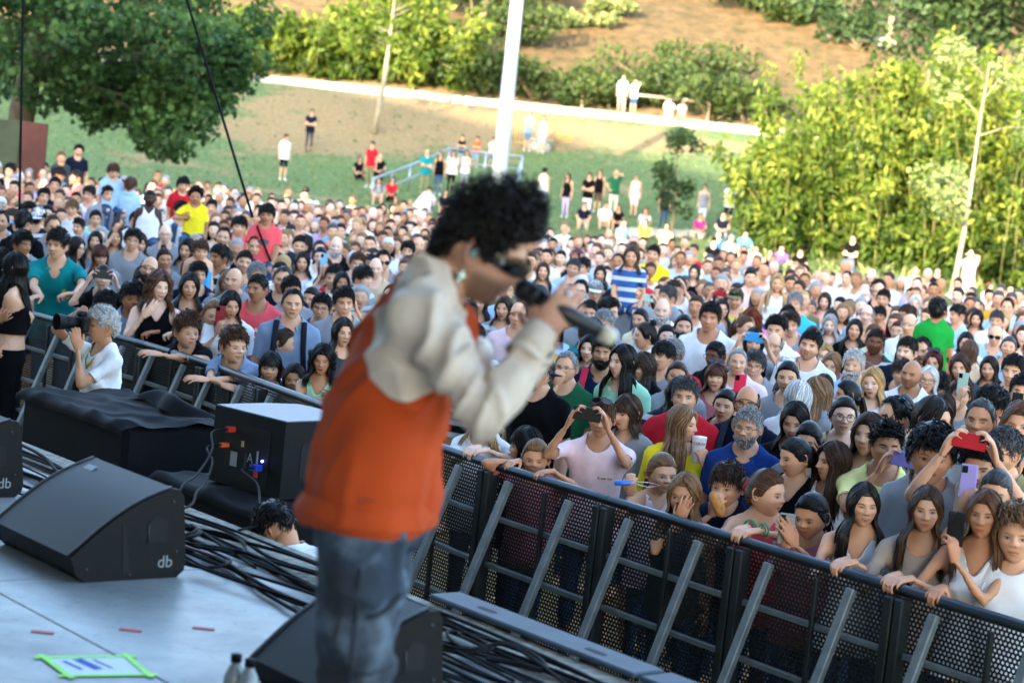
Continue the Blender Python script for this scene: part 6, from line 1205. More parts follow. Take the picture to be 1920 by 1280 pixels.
 (17, 418, 'm', 'recede', 'dark', 'tee', 'lightblue', 'fair', -6, dict(v=4)), (43, 398, 'm', 'curly', 'black', 'tee', 'navy', 'fair', 8, dict(v=0)), (62, 366, 'm', 'short', 'black', 'tee', 'navy', 'fair', 6, dict(v=1, H=1.82)), (96, 348, 'm', 'short', 'dark', 'shirt', 'navy', 'fair', -2, dict(v=3, glasses=('thin', '#202024'), H=1.86)), (118, 330, 'c', 'fringe', 'dark', 'tee', 'cyan', 'tan', 10, dict(v=0, H=1.9)), (140, 334, 'm', 'short', 'dark', 'tee', 'coral', 'tan', -70, dict(v=4, H=1.9)), (170, 366, 'm', 'short2', 'dark', 'tee', 'white', 'fair', -30, dict(v=0, H=1.8)), (98, 412, 'm', 'short', 'dark', 'tee', 'navy', 'fair', 150, dict(v=0, hat=('capback', 'white'))), (197, 388, 'm', 'short', 'darkgrey', 'tee', 'lightblue', 'fair', 6, dict(v=0, glasses=('thin', '#303034'))), (226, 392, 'w', 'lob', 'black', 'tee', 'grey', 'fair', -2, dict(v=0)), (311, 384, 'm', 'short3', 'black', 'tee', 'beige', 'tan', -4, dict(v=4, glasses='sun')), (190, 412, 'm', 'short3', 'dark', 'tee', 'mint', 'fair', 6, dict(v=0, H=1.66)), (240, 414, 'm', 'short', 'dark', 'tee', 'white', 'fair', -4, dict(v=0)), (254, 396, 'm', 'short', 'black', 'tee', 'grey', 'fair', 12, dict(v=1)), (24, 458, 'm', 'short2', 'dark', 'tee', 'black', 'olive', 40, dict(v=0)), (64, 462, 'm', 'quiff', 'dark', 'tee', 'grey', 'fair', -8, dict(v=0)), (172, 452, 'w', 'long', 'black', 'tee', 'grey', 'fair', -4, dict(v=3)), (268, 458, 'w', 'long', 'brown', 'tee', 'black', 'fair', 8, dict(v=0)), (240, 452, 'm', 'short2', 'dark', 'tee', 'grey', 'fair', -10, dict(v=1, glasses=('thin', '#202024'))), (258, 503, 'm', 'ring', 'dark', 'tee', 'darkgrey', 'fair', -4, dict(v=4, glasses=('thin', '#202024'), beard='dark')), (318, 488, 'w', 'topbun', 'brown', 'tee', 'grey', 'tan', -2, dict(v=5)), (206, 480, 'w', 'longfringe', 'auburn', 'tee', 'grey', 'fair', 10, dict(v=0, glasses=('thin', '#303034'))), (136, 466, 'w', 'long', 'dark', 'tee', 'grey', 'fair', 60, dict(v=0, glasses=('thin', '#202024'))), (122, 425, 'm', 'recede', 'mid', 'tee', 'grey', 'fair', 4, dict(v=5)), (60, 420, 'm', 'short', 'black', 'tee', 'black', 'fair', 150, dict(v=0)),
 (5, 320, 'm', 'short2', 'black', 'shirt', 'black', 'fair', -20, dict(v=0, H=1.9)), (30, 303, 'm', None, 'grey', 'tee', 'navy', 'fair', 20, dict(v=0)), (54, 326, 'w', 'lob', 'grey', 'tee', 'darkgrey', 'pale', -4, dict(v=0)), (68, 316, 'w', 'long', 'dark', 'tee', 'grey', 'fair', -4, dict(v=0)), (88, 328, 'm', None, 'grey', 'tee', 'pink', 'fair', 10, dict(v=0)),
 (364, 412, 'm', None, 'grey', 'tee', 'green', 'tan', 6, dict(v=0, glasses=('sun', '#2840c0'))), (393, 388, 'm', 'short', 'black', 'tee', 'orange', 'fair', -8, dict(v=0)), (410, 444, 'm', 'recede', 'dark', 'tee', 'grey', 'fair', -2, dict(v=4)), (450, 426, 'c', 'fringe', 'black', 'tee', 'coral', 'fair', -2, dict(v=1, H=1.72)), (426, 488, 'm', 'short2', 'darkgrey', 'tee', 'grey', 'fair', -4, dict(v=0, glasses=('round', '#606468'))), (454, 494, 'm', 'short3', 'black', 'tee', 'grey', 'fair', 8, dict(v=4)), (402, 480, 'm', 'short', 'black', 'tee', 'black', 'olive', -50, dict(v=0)), (558, 462, 'c', 'short3', 'dark', 'tee', 'white', 'fair', -2, dict(v=0, H=1.62)), (625, 462, 'm', None, 'white', 'tee', 'black', 'pale', 0, dict(v=0, beard='white')), (566, 492, 'w', 'lob', 'black', 'tee', 'white', 'fair', -2, dict(v=0)), (590, 480, 'w', 'tied', 'dark', 'tee', 'white', 'pale', 4, dict(v=2)), (350, 537, 'w', 'long', 'dark', 'tee', 'grey', 'fair', 4, dict(v=0)), (430, 527, 'w', 'lob', 'light', 'tee', 'grey', 'fair', 2, dict(v=0, glasses=('thin', '#303034'))), (456, 530, 'm', None, 'dark', 'tee', 'grey', 'fair', -30, dict(v=1)), (540, 527, 'm', 'recede', 'darkgrey', 'tee', 'navy', 'fair', 4, dict(v=4, H=1.82)), (585, 578, 'm', 'short', 'black', 'tee', 'blue', 'fair', -6, dict(v=0, glasses=('round', '#18181c'), H=1.66)), (520, 572, 'c', 'short', 'black', 'tee', 'grey', 'fair', 10, dict(v=0, H=1.5)), (565, 545, 'm', 'short', 'dark', 'tee', 'grey', 'fair', 20, dict(v=2)), (648, 492, 'm', 'short', 'mid', 'tee', 'grey', 'pale', 4, dict(v=0, glasses=('thin', '#505458'))), (693, 521, 'm', 'fringe', 'dark', 'tee', 'grey', 'pale', 56, dict(v=0)), (636, 530, 'w', 'bob', 'black', 'tee', 'white', 'tan', 8, dict(v=3)), (718, 505, 'm', None, 'grey', 'tee', 'beige', 'pale', 0, dict(v=0)), (748, 470, 'm', 'short2', 'black', 'tee', 'white', 'fair', -4, dict(v=0)), (738, 490, 'm', 'recede', 'dark', 'tee', 'grey', 'fair', 10, dict(v=0, glasses='sun')), (340, 465, 'w', 'lob', 'black', 'tee', 'grey', 'fair', -20, dict(v=0)), (328, 440, 'm', None, 'grey', 'tee', 'grey', 'pale', 0, dict(v=0, glasses=('thin', '#303034'))), (600, 560, 'w', 'tied', 'dark', 'tee', 'grey', 'fair', -30, dict(v=0)), (655, 570, 'm', 'short', 'dark', 'tee', 'grey', 'fair', 10, dict(v=0)), (640, 625, 'w', 'long', 'dark', 'tee', 'darkgrey', 'fair', 20, dict(v=0)), (500, 520, 'm', 'short', 'grey', 'tee', 'grey', 'fair', 0, dict(v=0)), (605, 520, 'c', 'short', 'dark', 'tee', 'red', 'fair', -10, dict(v=0, H=1.6)), (285, 520, 'w', 'long', 'dark', 'tee', 'black', 'fair', 10, dict(v=1)), (375, 510, 'w', 'long', 'dark', 'tee', 'grey', 'fair', 20, dict(v=2)),
]]
# ---- filming people further back
def filmer(x, y, typ, hair, hcol, top, tcol, phone, label, H=None, **kw): return unique(x, y, 0, typ, hair, hcol, top, tcol, H=H or HSH[typ], phone=phone, label=label, vox=.024, by=kw.pop('by', 0), **kw)
filmer(216, 446, 'w', 'long', 'brown', 'tank', 'white', ('one', 219, 412, .25, '#1a2440', 'navy phone held high on the left'), 'person in a white tank reaching up with a navy phone', pitch=-6, seed=70)
filmer(38, 405, 'm', 'short', 'black', 'tee', 'navy', ('two', 22, 396, .25, '#20261f', 'dark patterned phone near the left edge', .1), 'person in navy filming with a dark patterned phone at the left', seed=71)
filmer(1413, 643, 'w', 'long', 'black', 'tee', 'grey', ('two', 1413, 632, .28, '#2f8fd0', 'bright blue phone held sideways in the right crowd', -.08), 'person hidden behind a bright blue phone', seed=72, H=1.72)
filmer(1350, 560, 'w', 'longwavy', 'brown', 'tee', 'white', ('two', 1350, 549, .25, '#a01f2c', 'dark red phone held sideways behind the capped person', -.06), 'person hidden behind a dark red phone in the rear rows', seed=73)
filmer(634, 585, 'w', 'tied', 'dark', 'tee', 'darkgrey', ('two', 643, 560, .24, '#3fb0c8', 'turquoise phone held sideways beside the orange sweatshirt', -.06), 'person behind a turquoise phone beside the orange sweatshirt', seed=74, H=1.6)
filmer(610, 505, 'w', 'long', 'brown', 'tee', 'white', ('one', 607, 489, .2, '#7cc0dc', 'pale blue phone held upright in front of the white bearded person'), 'person in white holding up a pale blue phone', seed=75, H=1.62)
filmer(698, 487, 'm', 'short3', 'darkgrey', 'tee', 'grey', ('two', 696, 482, .22, '#1b2433', 'black phone before a face, above the profile near the sweatshirt', -.05), 'person with cropped hair hidden behind a black phone left of the sweatshirt', seed=76)
filmer(296, 432, 'w', 'long', 'dark', 'tee', 'beige', ('one', 293, 408, .22, '#3f8f94', 'teal phone held upright in the left crowd'), 'person holding up a teal phone in the left crowd', seed=77, H=1.6)
filmer(1212, 574, 'w', 'long', 'dark', 'tee', 'beige', ('two', 1211, 558, .25, '#a9cfc6', 'pale mint phone held sideways in the centre', -.05), 'person hidden behind a pale mint phone', seed=78)
filmer(1372, 770, 'w', 'curlylong', 'black', 'tank', 'beige', ('one', 1387, 724, .2, '#e02a55', 'hot pink phone held up next to the balding person'), 'person with curly black hair raising a hot pink phone', seed=79, H=1.52, pitch=0)
filmer(1800, 742, 'm', 'short', 'brown', 'tee', 'grey', ('one', 1805, 718, .2, '#9db8ad', 'pale grey green phone held upright at the right'), 'person raising a pale grey green phone at the right', seed=80, H=1.6)
filmer(1915, 735, 'm', 'short', 'black', 'tee', 'cyan', ('one', 1907, 757, .2, '#15181a', 'black phone in front of the cyan tee at the right edge'), 'person in a cyan tee holding a black phone at the right edge', seed=81)
filmer(1078, 478, 'w', 'long', 'brown', 'tee', 'mint', ('two', 1084, 470, .2, '#5a2f50', 'dark purple phone in the rear centre', -.05), 'person in mint filming with a dark purple phone in the rear centre', seed=82)
filmer(1272, 540, 'm', 'short', 'darkgrey', 'tee', 'white', ('two', 1264, 530, .22, '#16181c', 'black phone behind the bald person with white beard', -.05), 'person filming with a black phone behind the bald white bearded one', seed=83)
# ---- children riding on shoulders
def rider(x, y, Y, typ, hair, hcol, top, tcol, label, sc=1.0, skin='fair', yaw=0, carry=True, **kw):
 r = unique(x, y, 0, typ, hair, hcol, top, tcol, skin, yaw=yaw, by=yaw, Yd=Y, hz=sc, legs='ride', label=label, vox=.022, group='children lifted above the crowd', **kw)
 if carry:
  p = r[3]; zs = p[2] + .12 * sc; Hs = np.clip((zs + .02) / .83, 1.55, 1.95); px, py, _ = project(p + [0, -.02, 0]); m = mid(px, py, 'm', rnd.choice(['short', 'short2', 'recede']), 'dark', 'tee', rnd.choice(['grey', 'navy', 'white']), 'fair', yaw if abs(yaw) < 90 else -6, H=float(Hs), Y=Y - .06, label='person carrying the ' + label.split(' sitting')[0].replace('child', 'child', 1) + ' on the shoulders'); m['Hw'][2] = m['b'].hc[2] * m['sc']; m['carry'] = True; MID.append(m)
 return r
A_UP = lambda x, y, s_=1: ('px', x, y, .1, 'fist', (s_ * 1.0, .2, -.3), (0, 0, 1), (0, 1, 0))
p, b, M, l, s = rider(500, 404, 20, 'c', 'fringe', 'dark', 'tee', 'coral', 'child in a coral tee sitting above the left crowd', skin='tan', yaw=-6, arms={'R': ('px', 472, 418, .12, 'relaxed', (-1, .2, -.5), (0, 0, 1), (0, 1, 0)), 'L': ('px', 500, 470, .2, 'relaxed', (1, .2, -.5), (-1, .1, 0), (0, 1, 0))}, seed=90)
k = MB(); k.tube(b.bend(np.array([(-.085, .03, 1.085), (-.075, -.075, 1.06), (-.01, -.115, .94), (.06, -.118, .80), (.11, -.09, .70)])), .011, 6); V, Q, T = k.arrays(); V[:, 2] += b.lift; child(p, 'bag_strap', to_mesh('bag_strap', (V, Q, T), M_CLOTH), '#17181c')
patch_print(p, b, [np.array([(.06 * math.cos(a), .03 * math.sin(a)) for a in np.linspace(0, 6.28, 14)[:-1]])], '#5b5f6a', b.lift + .92, 0, 'print')
rider(367, 370, 25, 'c', 'afro', 'black', 'tee', 'yellow', 'child in lime yellow, one arm up, sitting above the left crowd', skin='olive', yaw=-4, carry=False, arms={'R': A_UP(360, 328, -1)}, seed=91)
rider(375, 472, 18, 'k', 'fringe', 'mid', 'tank', 'sky', 'small child in a bright blue sleeveless top sitting above the left rows', yaw=14, seed=92)
rider(343, 348, 26, 'c', 'fringe', 'dark', 'tee', 'red', 'child in a red tee sitting left of the yellow one', yaw=10, seed=93)
rider(1184, 482, 19.5, 'c', 'lob', 'mid', 'tee', 'blue', 'child in a blue striped tee sitting above the centre crowd', yaw=-4, topmat=M_STRIPE, face=SM, arms={'R': ('px', 1163, 508, .16, 'fist', (-1, .2, -.4), (.6, 0, .8), (0, 1, 0)), 'L': ('px', 1202, 509, .16, 'fist', (1, .2, -.4), (-.6, 0, .8), (0, 1, 0))}, seed=94)
rider(1457, 532, 22, 'c', 'long', 'blond', 'tank', 'white', 'child with long blond hair in white sitting above the right crowd', yaw=6, seed=95)
rider(1757, 584, 17, 'c', 'short', 'black', 'tee', 'green', 'child in a bright green tee seen from behind sitting above the right crowd', skin='tan', yaw=176, seed=96)
rider(1648, 592, 22, 'k', 'fringe', 'dark', 'tank', 'red', 'small child in a red sleeveless top sitting above the right crowd', skin='tan', yaw=-4, carry=False, seed=97)
rider(212, 322, 27, 'c', 'fringe', 'mid', 'shirt', 'lightblue', 'child in a light blue shirt sitting above the left crowd looking down', yaw=18, seed=98, pitch=12)
rider(245, 348, 27, 'c', 'fringe', 'mid', 'shirt', 'lightblue', 'child in a light blue shirt seen from behind sitting in the left crowd', yaw=160, seed=99)
rider(135, 392, 23.5, 'k', 'fringe', 'light', 'tank', 'white', 'toddler in a white sleeveless top sitting above the left crowd', yaw=-14, seed=100)
rider(281, 373, 24, 'c', 'tied', 'black', 'strap', 'white', 'child in a white dress sitting above the left crowd', skin='dark', yaw=0, seed=101)
# ---- people on the lawn and the hillside
GT = {}
def gt(typ, pose, v=0):
 if (typ, pose, v) not in GT:
  kz = BTYPE[typ][0] / 1.75; arms = None; fold = {'L': ((-.06, -.20, 1.13 * kz), (1, .1, -.6), 'relaxed', (-1, -.1, .15), (0, -1, 0)), 'R': ((.06, -.18, 1.10 * kz), (-1, .1, -.6), 'relaxed', (1, -.1, .15), (0, -1, 0))}
  if pose == 'fold': arms = fold
  if pose == 'sit': arms = {'L': ((.10, -.40 * kz, 1.10 * kz), (1, .2, -.3), 'relaxed', None, None), 'R': ((-.10, -.40 * kz, 1.10 * kz), (-1, .2, -.3), 'relaxed', None, None)}
  if pose == 'shade': arms = {'L': ((.02, -.13, 1.60 * kz), (1, -.1, -.3), 'flat', (-1, -.2, .2), (0, -.4, 1)), 'R': ((-.19, -.10, .98 * kz), (-1, .5, 0), 'fist', None, None)}
  if pose == 'point': arms = {'L': ((.55, -.35, 1.30 * kz), (.2, 0, -1), 'flat', None, (0, 0, 1)), 'R': ((0, -.2, 1.12 * kz), (-1, .1, -.6), 'relaxed', None, None)}
  GT[(typ, pose, v)] = Body(typ, 140 + v + len(pose), 4 if pose == 'sit' else 0, arms, (0, 0, 0), dict(), 'sit' if pose == 'sit' else 'stand', vox=.028, headres=(30, 34), hv=.011)
 return GT[(typ, pose, v)]
def hill(x, yf, typ, pose, hair, hcol, top, tcol, low, lcol, yaw, label, H=None, skin='fair', lift=0, **kw):
 p = on_ground(x, yf, 25); b = gt(typ, pose)
 if p[1] > 92.5: p = at_y(x, yf, 93.9); p[2] = 5.53
 H = H or HSH[typ]; o = dress(b, p + [0, 0, lift - .02], math.atan2(-p[0], p[1]) + R(yaw), H / HSH[typ], hair, hcol, top, tcol, skin, low, lcol, shoes=True, **kw)
 tag(o, label, 'person', 'people scattered on the lawn and slope'); hw = p + [0, 0, H * .93]; q = project(hw); PEOPLE.append(dict(o=o, pos=p, head=hw, px=q[0], py=q[1], r=.12 * F / q[2], named=True)); return o
HILL = [
 (578, 284, 'm', 'fold', 'short', 'dark', 'tee', 'navy', 'trousers', 'darkgrey', 0, 'person in navy standing alone on the sandy slope'), (529, 338, 'm', 'stand', 'short', 'dark', 'tee', 'white', 'shorts', 'navy', 30, 'person in white tee and navy shorts at the foot of the sandy slope'), (1163, 207, 'm', 'stand', None, 'grey', 'tee', 'white', 'shorts', 'cream', 0, 'taller of the two people in white standing on the path'), (1186, 209, 'w', 'shade', 'tied', 'dark', 'tee', 'white', 'shorts', 'denim', 0, 'person in white and denim shorts shading the eyes on the path'), (1252, 226, 'm', 'sit', 'short', 'dark', 'tee', 'white', 'shorts', 'grey', 0, 'left one of the pair sitting on the path kerb'), (1276, 229, 'w', 'sit', 'short', 'mid', 'tee', 'white', 'shorts', 'cream', 0, 'right one of the pair sitting on the path kerb'),
 (987, 284, 'm', 'fold', 'short', 'mid', 'tee', 'greyblue', 'shorts', 'bluegrey', 6, 'person in grey blue at the yellow fence'), (1013, 288, 'w', 'stand', 'lob', 'mid', 'tank', 'palepink', 'shorts', 'lightblue', -4, 'person in a pale dress at the yellow fence'),
 (862, 312, 'c', 'fold', 'short', 'black', 'tee', 'black', 'shorts', 'greyblue', 0, 'child in black at the stair rail'), (890, 314, 'c', 'fold', 'short', 'black', 'tee', 'orange', 'shorts', 'sky', 0, 'child in orange at the stair rail'), (920, 316, 'c', 'fold', 'short', 'black', 'tee', 'white', 'shorts', 'bluegrey', 0, 'child in white at the stair rail by the lamp pole'),
 (691, 352, 'm', 'stand', 'short', 'dark', 'tee', 'red', 'trousers', 'khaki', -30, 'person in a red tee standing left of the stair rail'), (671, 336, 'w', 'sit', 'long', 'dark', 'tee', 'black', 'trousers', 'black', 10, 'person in black sitting left of the red tee'), (709, 334, 'm', 'sit', None, 'grey', 'tee', 'black', 'trousers', 'black', 0, 'bald person in black sitting behind the red tee'), (732, 378, 'w', 'sit', 'lob', 'dark', 'tee', 'red', 'trousers', 'black', 0, 'person in red sitting by the stair wall'), (707, 380, 'w', 'sit', 'long', 'dark', 'tee', 'grey', 'shorts', 'beige', 0, 'person in grey sitting left of the one in red'),
 (793, 368, 'm', 'fold', None, 'grey', 'polo', 'teal', 'trousers', 'khaki', 10, 'bald person in a teal polo at the stairs'), (819, 366, 'w', 'stand', 'long', 'dark', 'tank', 'black', 'trousers', 'denim', -6, 'person in a black tank top at the stairs'), (843, 364, 'w', 'stand', 'long', 'dark', 'tee', 'white', 'trousers', 'black', 6, 'long haired person in white at the stairs'), (868, 362, 'w', 'fold', 'lob', 'dark', 'tank', 'white', 'skirt', 'grey', 0, 'person in a white top rightmost at the stairs'), (800, 402, 'm', 'sit', 'short', 'dark', 'tee', 'white', 'trousers', 'denim', 0, 'person in white sitting below the stairs'), (832, 404, 'w', 'sit', 'bob', 'mid', 'tee', 'navy', 'shorts', 'bluegrey', 0, 'person in navy sitting below the stairs'), (765, 425, 'w', 'sit', 'lob', 'blond', 'tee', 'sky', 'trousers', 'black', 0, 'blond person in bright blue sitting in front of the stairs'), (738, 420, 'w', 'sit', 'lob', 'light', 'tee', 'navy', 'trousers', 'black', 0, 'fair haired person in navy next to the bright blue one'),
 (1013, 398, 'w', 'stand', 'curly', 'black', 'tank', 'white', 'trousers', 'greyblue', 170, 'curly haired person in white seen from behind right of the singer'), (1058, 408, 'w', 'stand', 'long', 'dark', 'tank', 'black', 'trousers', 'lilac', -30, 'person in black top and lilac trousers on the lawn'), (1097, 412, 'm', 'fold', 'short', 'dark', 'tee', 'black', 'trousers', 'white', -10, 'person in black tee and white trousers with folded arms'), (1118, 398, 'w', 'stand', 'long', 'dark', 'tank', 'black', 'skirt', 'brown', -10, 'long haired person in black between the white trousers and the green polo'), (1147, 404, 'm', 'shade', None, 'grey', 'polo', 'darkgreen', 'trousers', 'cream', 0, 'person in a dark green polo with a hand at the chin'), (1186, 408, 'w', 'stand', 'tied', 'mid', 'tank', 'palepink', 'shorts', 'palepink', 0, 'person in a pale pink outfit on the lawn'), (1241, 435, 'm', 'stand', 'short', 'dark', 'tee', 'navy', 'trousers', 'denim', 150, 'person in navy under the small dark tree'), (1314, 428, 'w', 'stand', 'short', 'mid', 'tank', 'grey', 'skirt', 'white', 0, 'person with a white bag at the right of the lawn'), (1362, 428, 'm', 'point', 'short', 'dark', 'tee', 'grey', 'shorts', 'navy', 20, 'person in a striped tee with one arm held out'),
 (1092, 428, 'm', 'sit', 'short', 'dark', 'tee', 'navy', 'shorts', 'white', 0, 'person in navy sitting in front of the folded arms'), (1132, 428, 'm', 'sit', 'short', 'mid', 'tee', 'white', 'shorts', 'beige', 0, 'person in white sitting in the row on the lawn'), (1156, 430, 'w', 'sit', 'long', 'dark', 'tee', 'black', 'shorts', 'black', 0, 'person in black sitting in the row on the lawn'), (1206, 436, 'w', 'sit', 'long', 'red', 'tee', 'white', 'shorts', 'palepink', 0, 'red haired person in white sitting in the row on the lawn'), (1308, 446, 'w', 'sit', 'tied', 'dark', 'tee', 'hotpink', 'trousers', 'darkgrey', 10, 'person in hot pink sitting on the step'), (1352, 446, 'm', 'sit', 'short', 'dark', 'tee', 'navy', 'trousers', 'denim', 0, 'person in navy sitting on the step below the striped one'), (1392, 486, 'm', 'sit', 'short', 'dark', 'tee', 'sky', 'shorts', 'beige', 10, 'person in bright blue sitting near the bamboo'), (1342, 490, 'm', 'sit', None, 'grey', 'shirt', 'blue', 'trousers', 'denim', 0, 'person in a blue shirt sitting on the lawn'), (1366, 496, 'm', 'sit', 'short', 'grey', 'tee', 'white', 'shorts', 'grey', 0, 'person in white sitting beside the blue shirt'), (1163, 468, 'm', 'sit', 'short', 'darkgrey', 'tee', 'bluegrey', 'trousers', 'lightblue', 20, 'person in a blue grey tee sitting on the lawn behind the striped child'), (1206, 462, 'w', 'sit', 'long', 'dark', 'tee', 'lime', 'trousers', 'black', -10, 'person in lime green sitting on the lawn'), (1245, 470, 'w', 'sit', 'long', 'brown', 'tee', 'paleyellow', 'shorts', 'grey', 0, 'person in pale yellow sitting on the lawn'),
 (1588, 548, 'm', 'fold', 'short', 'dark', 'tee', 'black', 'trousers', 'denim', -14, 'person in a black printed tee and jeans standing before the bamboo'), (1806, 590, 'm', 'shade', None, 'white', 'tee', 'palepink', 'shorts', 'white', -6, 'person in pale pink and white shorts shading the eyes beside the thin trunk'), (1709, 562, 'm', 'sit', None, 'grey', 'tee', 'beige', 'shorts', 'beige', 10, 'person in beige sitting in the tall grass'), (1752, 560, 'm', 'sit', 'short', 'dark', 'tee', 'black', 'shorts', 'black', 0, 'person in black sitting left of the thin trunk'), (1727, 582, 'm', 'sit', 'short', 'dark', 'tee', 'cream', 'shorts', 'cream', 0, 'bearded looking person in cream sitting in the grass'), (1847, 592, 'w', 'sit', 'lob', 'red', 'tee', 'white', 'trousers', 'grey', 30, 'red haired person in white sitting at the right edge of the lawn'), (1888, 596, 'w', 'sit', 'short', 'dark', 'tank', 'lightblue', 'skirt', 'white', 0, 'person in light blue and floral white sitting at the far right'), (1440, 522, 'w', 'sit', 'long', 'dark', 'tank', 'black', 'shorts', 'grey', -10, 'person in a dark top sitting behind the blond child'), (1332, 505, 'm', 'sit', 'quiff', 'black', 'tee', 'black', 'shorts', 'black', 10, 'person in a black tee sitting at the rear right'), (1372, 510, 'm', 'sit', 'short', 'dark', 'tank', 'black', 'shorts', 'black', 0, 'person in a black tank sitting at the rear right'), (1412, 515, 'w', 'sit', 'tied', 'mid', 'tee', 'white', 'shorts', 'white', 0, 'person in white sitting behind the dark red phone'), (1460, 515, 'm', 'sit', 'short', 'dark', 'tee', 'purple', 'shorts', 'grey', 0, 'person in purple sitting at the rear right'), (1496, 520, 'm', 'sit', 'short', 'black', 'tee', 'black', 'shorts', 'black', -8, 'person in black with a cap sitting at the rear right')]
for i, q in enumerate(HILL):
 kw = {}
 if 'bearded looking' in q[11]: kw = dict(beard='dark'); q = q[:11] + (q[11].replace('bearded looking', 'bearded'),)
 if 'striped tee' in q[11]: kw = dict(topmat=M_STRIPE)
 if 'with a cap' in q[11]: kw = dict(hat=('cap', 'black'))
 o = hill(*q, **kw)
 if 'printed tee' in q[11]: pass
tag(mw := MB().bbox(at_y(130, 330, 41.5) * [1, 1, 0] + [0, 0, .24], (2.2, .6, .48), .03).obj('low_wall', M_CONC, smooth=False), 'low stone wall under the two people standing at the far left', 'wall')
for x, y, Y, typ, hr, hcl, tp, tc, lb, sc in ((121, 299, 41.4, 'c', 'short3', 'light', 'tee', 'darkgrey', 'person in a dark grey tee standing on the low wall', 1.2), (141, 281, 41.7, 'm', 'afro', 'black', 'tee', 'navy', 'person with big curly black hair in navy standing on the low wall', .98)):
 m = mid(x, y, typ, hr, hcl, tp, tc, 'fair', 10, Y=Y, label=lb); m['sc'] = sc; m['Hw'][2] = m['b'].hc[2] * sc + .48; m['wall'] = .48; MID.append(m)
# ---- settle the middle rows: keep each face on its view ray, move people apart in depth
placed = [(q['pos'][0], q['pos'][1]) for q in PEOPLE]
MID.sort(key=lambda m: m['Hw'][1])
for m in MID:
 if not m['fix'] and not m.get('carry'):
  best = None
  for dH in (0, .03, -.03, .06, -.06, .09, -.09, .12, -.12):
   z = m['hz'] + dH; w = at_z(m['x'], m['y'], z); d = min([math.hypot(w[0] - a, w[1] - b_) for a, b_ in placed] + [9]); off = w @ N_ - barrier_b(w @ E_)
   sc_ = (.25 if off < .3 else 0) + abs(dH) * .6 - min(d, .42)
   if best is None or sc_ < best[0]: best = (sc_, z, w)
  m['sc'] *= best[1] / m['hz']; m['Hw'] = best[2]
 placed.append((m['Hw'][0], m['Hw'][1]))
def build_mid(m, label, group='people in the audience'):
 b, Hw, sc = m['b'], m['Hw'], m['sc']; M = rz_m(m['rz']); loc = Hw - M @ (b.hc * sc); loc[2] = m.get('wall', 0.0)
 if m['fix'] and not m.get('carry') and not m.get('wall'): loc[2] = Hw[2] - b.hc[2] * sc
 m['kw'].setdefault('tilt', (rnd.uniform(-3, 4), rnd.uniform(-5, 5)))
 o = dress(b, loc, m['rz'], sc, m['hair'], m['hcol'], m['top'], m['tcol'], m['skin'], seed=rnd.randrange(3), low=rnd.choice(['trousers', 'shorts']), topmat=M_STRIPE if rnd.random() < .06 else None, lcol=rnd.choice(['denim', 'black', 'navy', 'beige']), **m['kw']); tag(o, label, 'person', group)
 q = project(Hw); PEOPLE.append(dict(o=o, pos=loc, head=Hw, px=q[0], py=q[1], r=.12 * F / q[2] * sc)); return o
# ---- labels: looks first, then the neighbour one can find
USED = set(q['o']['label'] for q in PEOPLE); ANCH = [(q['px'], q['py'], q['head'][1], q['o']['label']) for q in PEOPLE if q.get('named')]
SHORT = {}
def short_anchor(lb):
 w = lb.split(' '); cut = [' sitting', ' standing', ' looking', ' leaning', ' filming', ' holding', ' beside', ' behind', ' with both', ' in front', ' at the', ' cut ', ' turned', ' just', ' reaching', ' aiming', ', ', ' slumped', ' hanging', ' peering', ' half', ' between', ' raising', ' hidden', ' before', ' on the', ' above', ' squeezed', ' eating', ' left of', ' right of', ' seen', ' peeking', ' bowed']
 s_ = lb
 for c in cut:
  i = s_.find(c)
  if i > 12: s_ = s_[:i]
 return s_.strip()
from collections import Counter
_cnt = Counter(short_anchor(a[3]) for a in ANCH)
ANCH = [(x, y, d, short_anchor(l)) for x, y, d, l in ANCH if _cnt[short_anchor(l)] == 1 and len(short_anchor(l).split()) <= 8]
GN = {'tee': 'tee', 'polo': 'polo', 'vneck': 'v neck top', 'tank': 'tank top', 'strap': 'strappy top', 'long': 'sweater', 'shirt': 'shirt', 'crop': 'crop top', 'wide': 'loose tee'}
def auto_label(m):
 hz_ = HAIRTXT.get(m['hair'], 'short hair').format(c=ctx(m['hcol'])); kw = m['kw']
 if kw.get('hat'): hz_ = f"a {ctx(kw['hat'][1])} cap"
 if kw.get('beard'): hz_ += ' and beard'
 if kw.get('glasses'):
  g_ = kw['glasses']; g_ = g_ if isinstance(g_, str) else g_[0]; hz_ += ' and ' + ('sunglasses' if g_.startswith('sun') else 'glasses') + (' on top' if g_.endswith('_up') else '')
 who = 'child' if m['typ'] in 'ck' else 'person'; base = f"{who} with {hz_} in {ctx(m['tcol'])}"
 px, py, _ = project(m['Hw']); near = sorted(ANCH, key=lambda a: math.hypot(a[0] - px, (a[1] - py)))
 cands = []
 for a in near[:14]:
  dx, dy = px - a[0], py - a[1]; rel = ('left of' if dx < 0 else 'right of') if abs(dx) > abs(dy) * 1.1 else ('behind' if dy < 0 else 'in front of')
  cands.append(f"{base}, {rel} the {a[3]}")
 for c in cands:
  if c not in USED and len(c.split()) <= 16: USED.add(c); return c
 for a in near[:30]:
  c = f"{who} in {ctx(m['tcol'])} {'left of' if px < a[0] else 'right of'} the {a[3]}"
  if c not in USED and len(c.split()) <= 16: USED.add(c); return c
 return cands[0]
for m in MID: build_mid(m, m['label'] or auto_label(m))
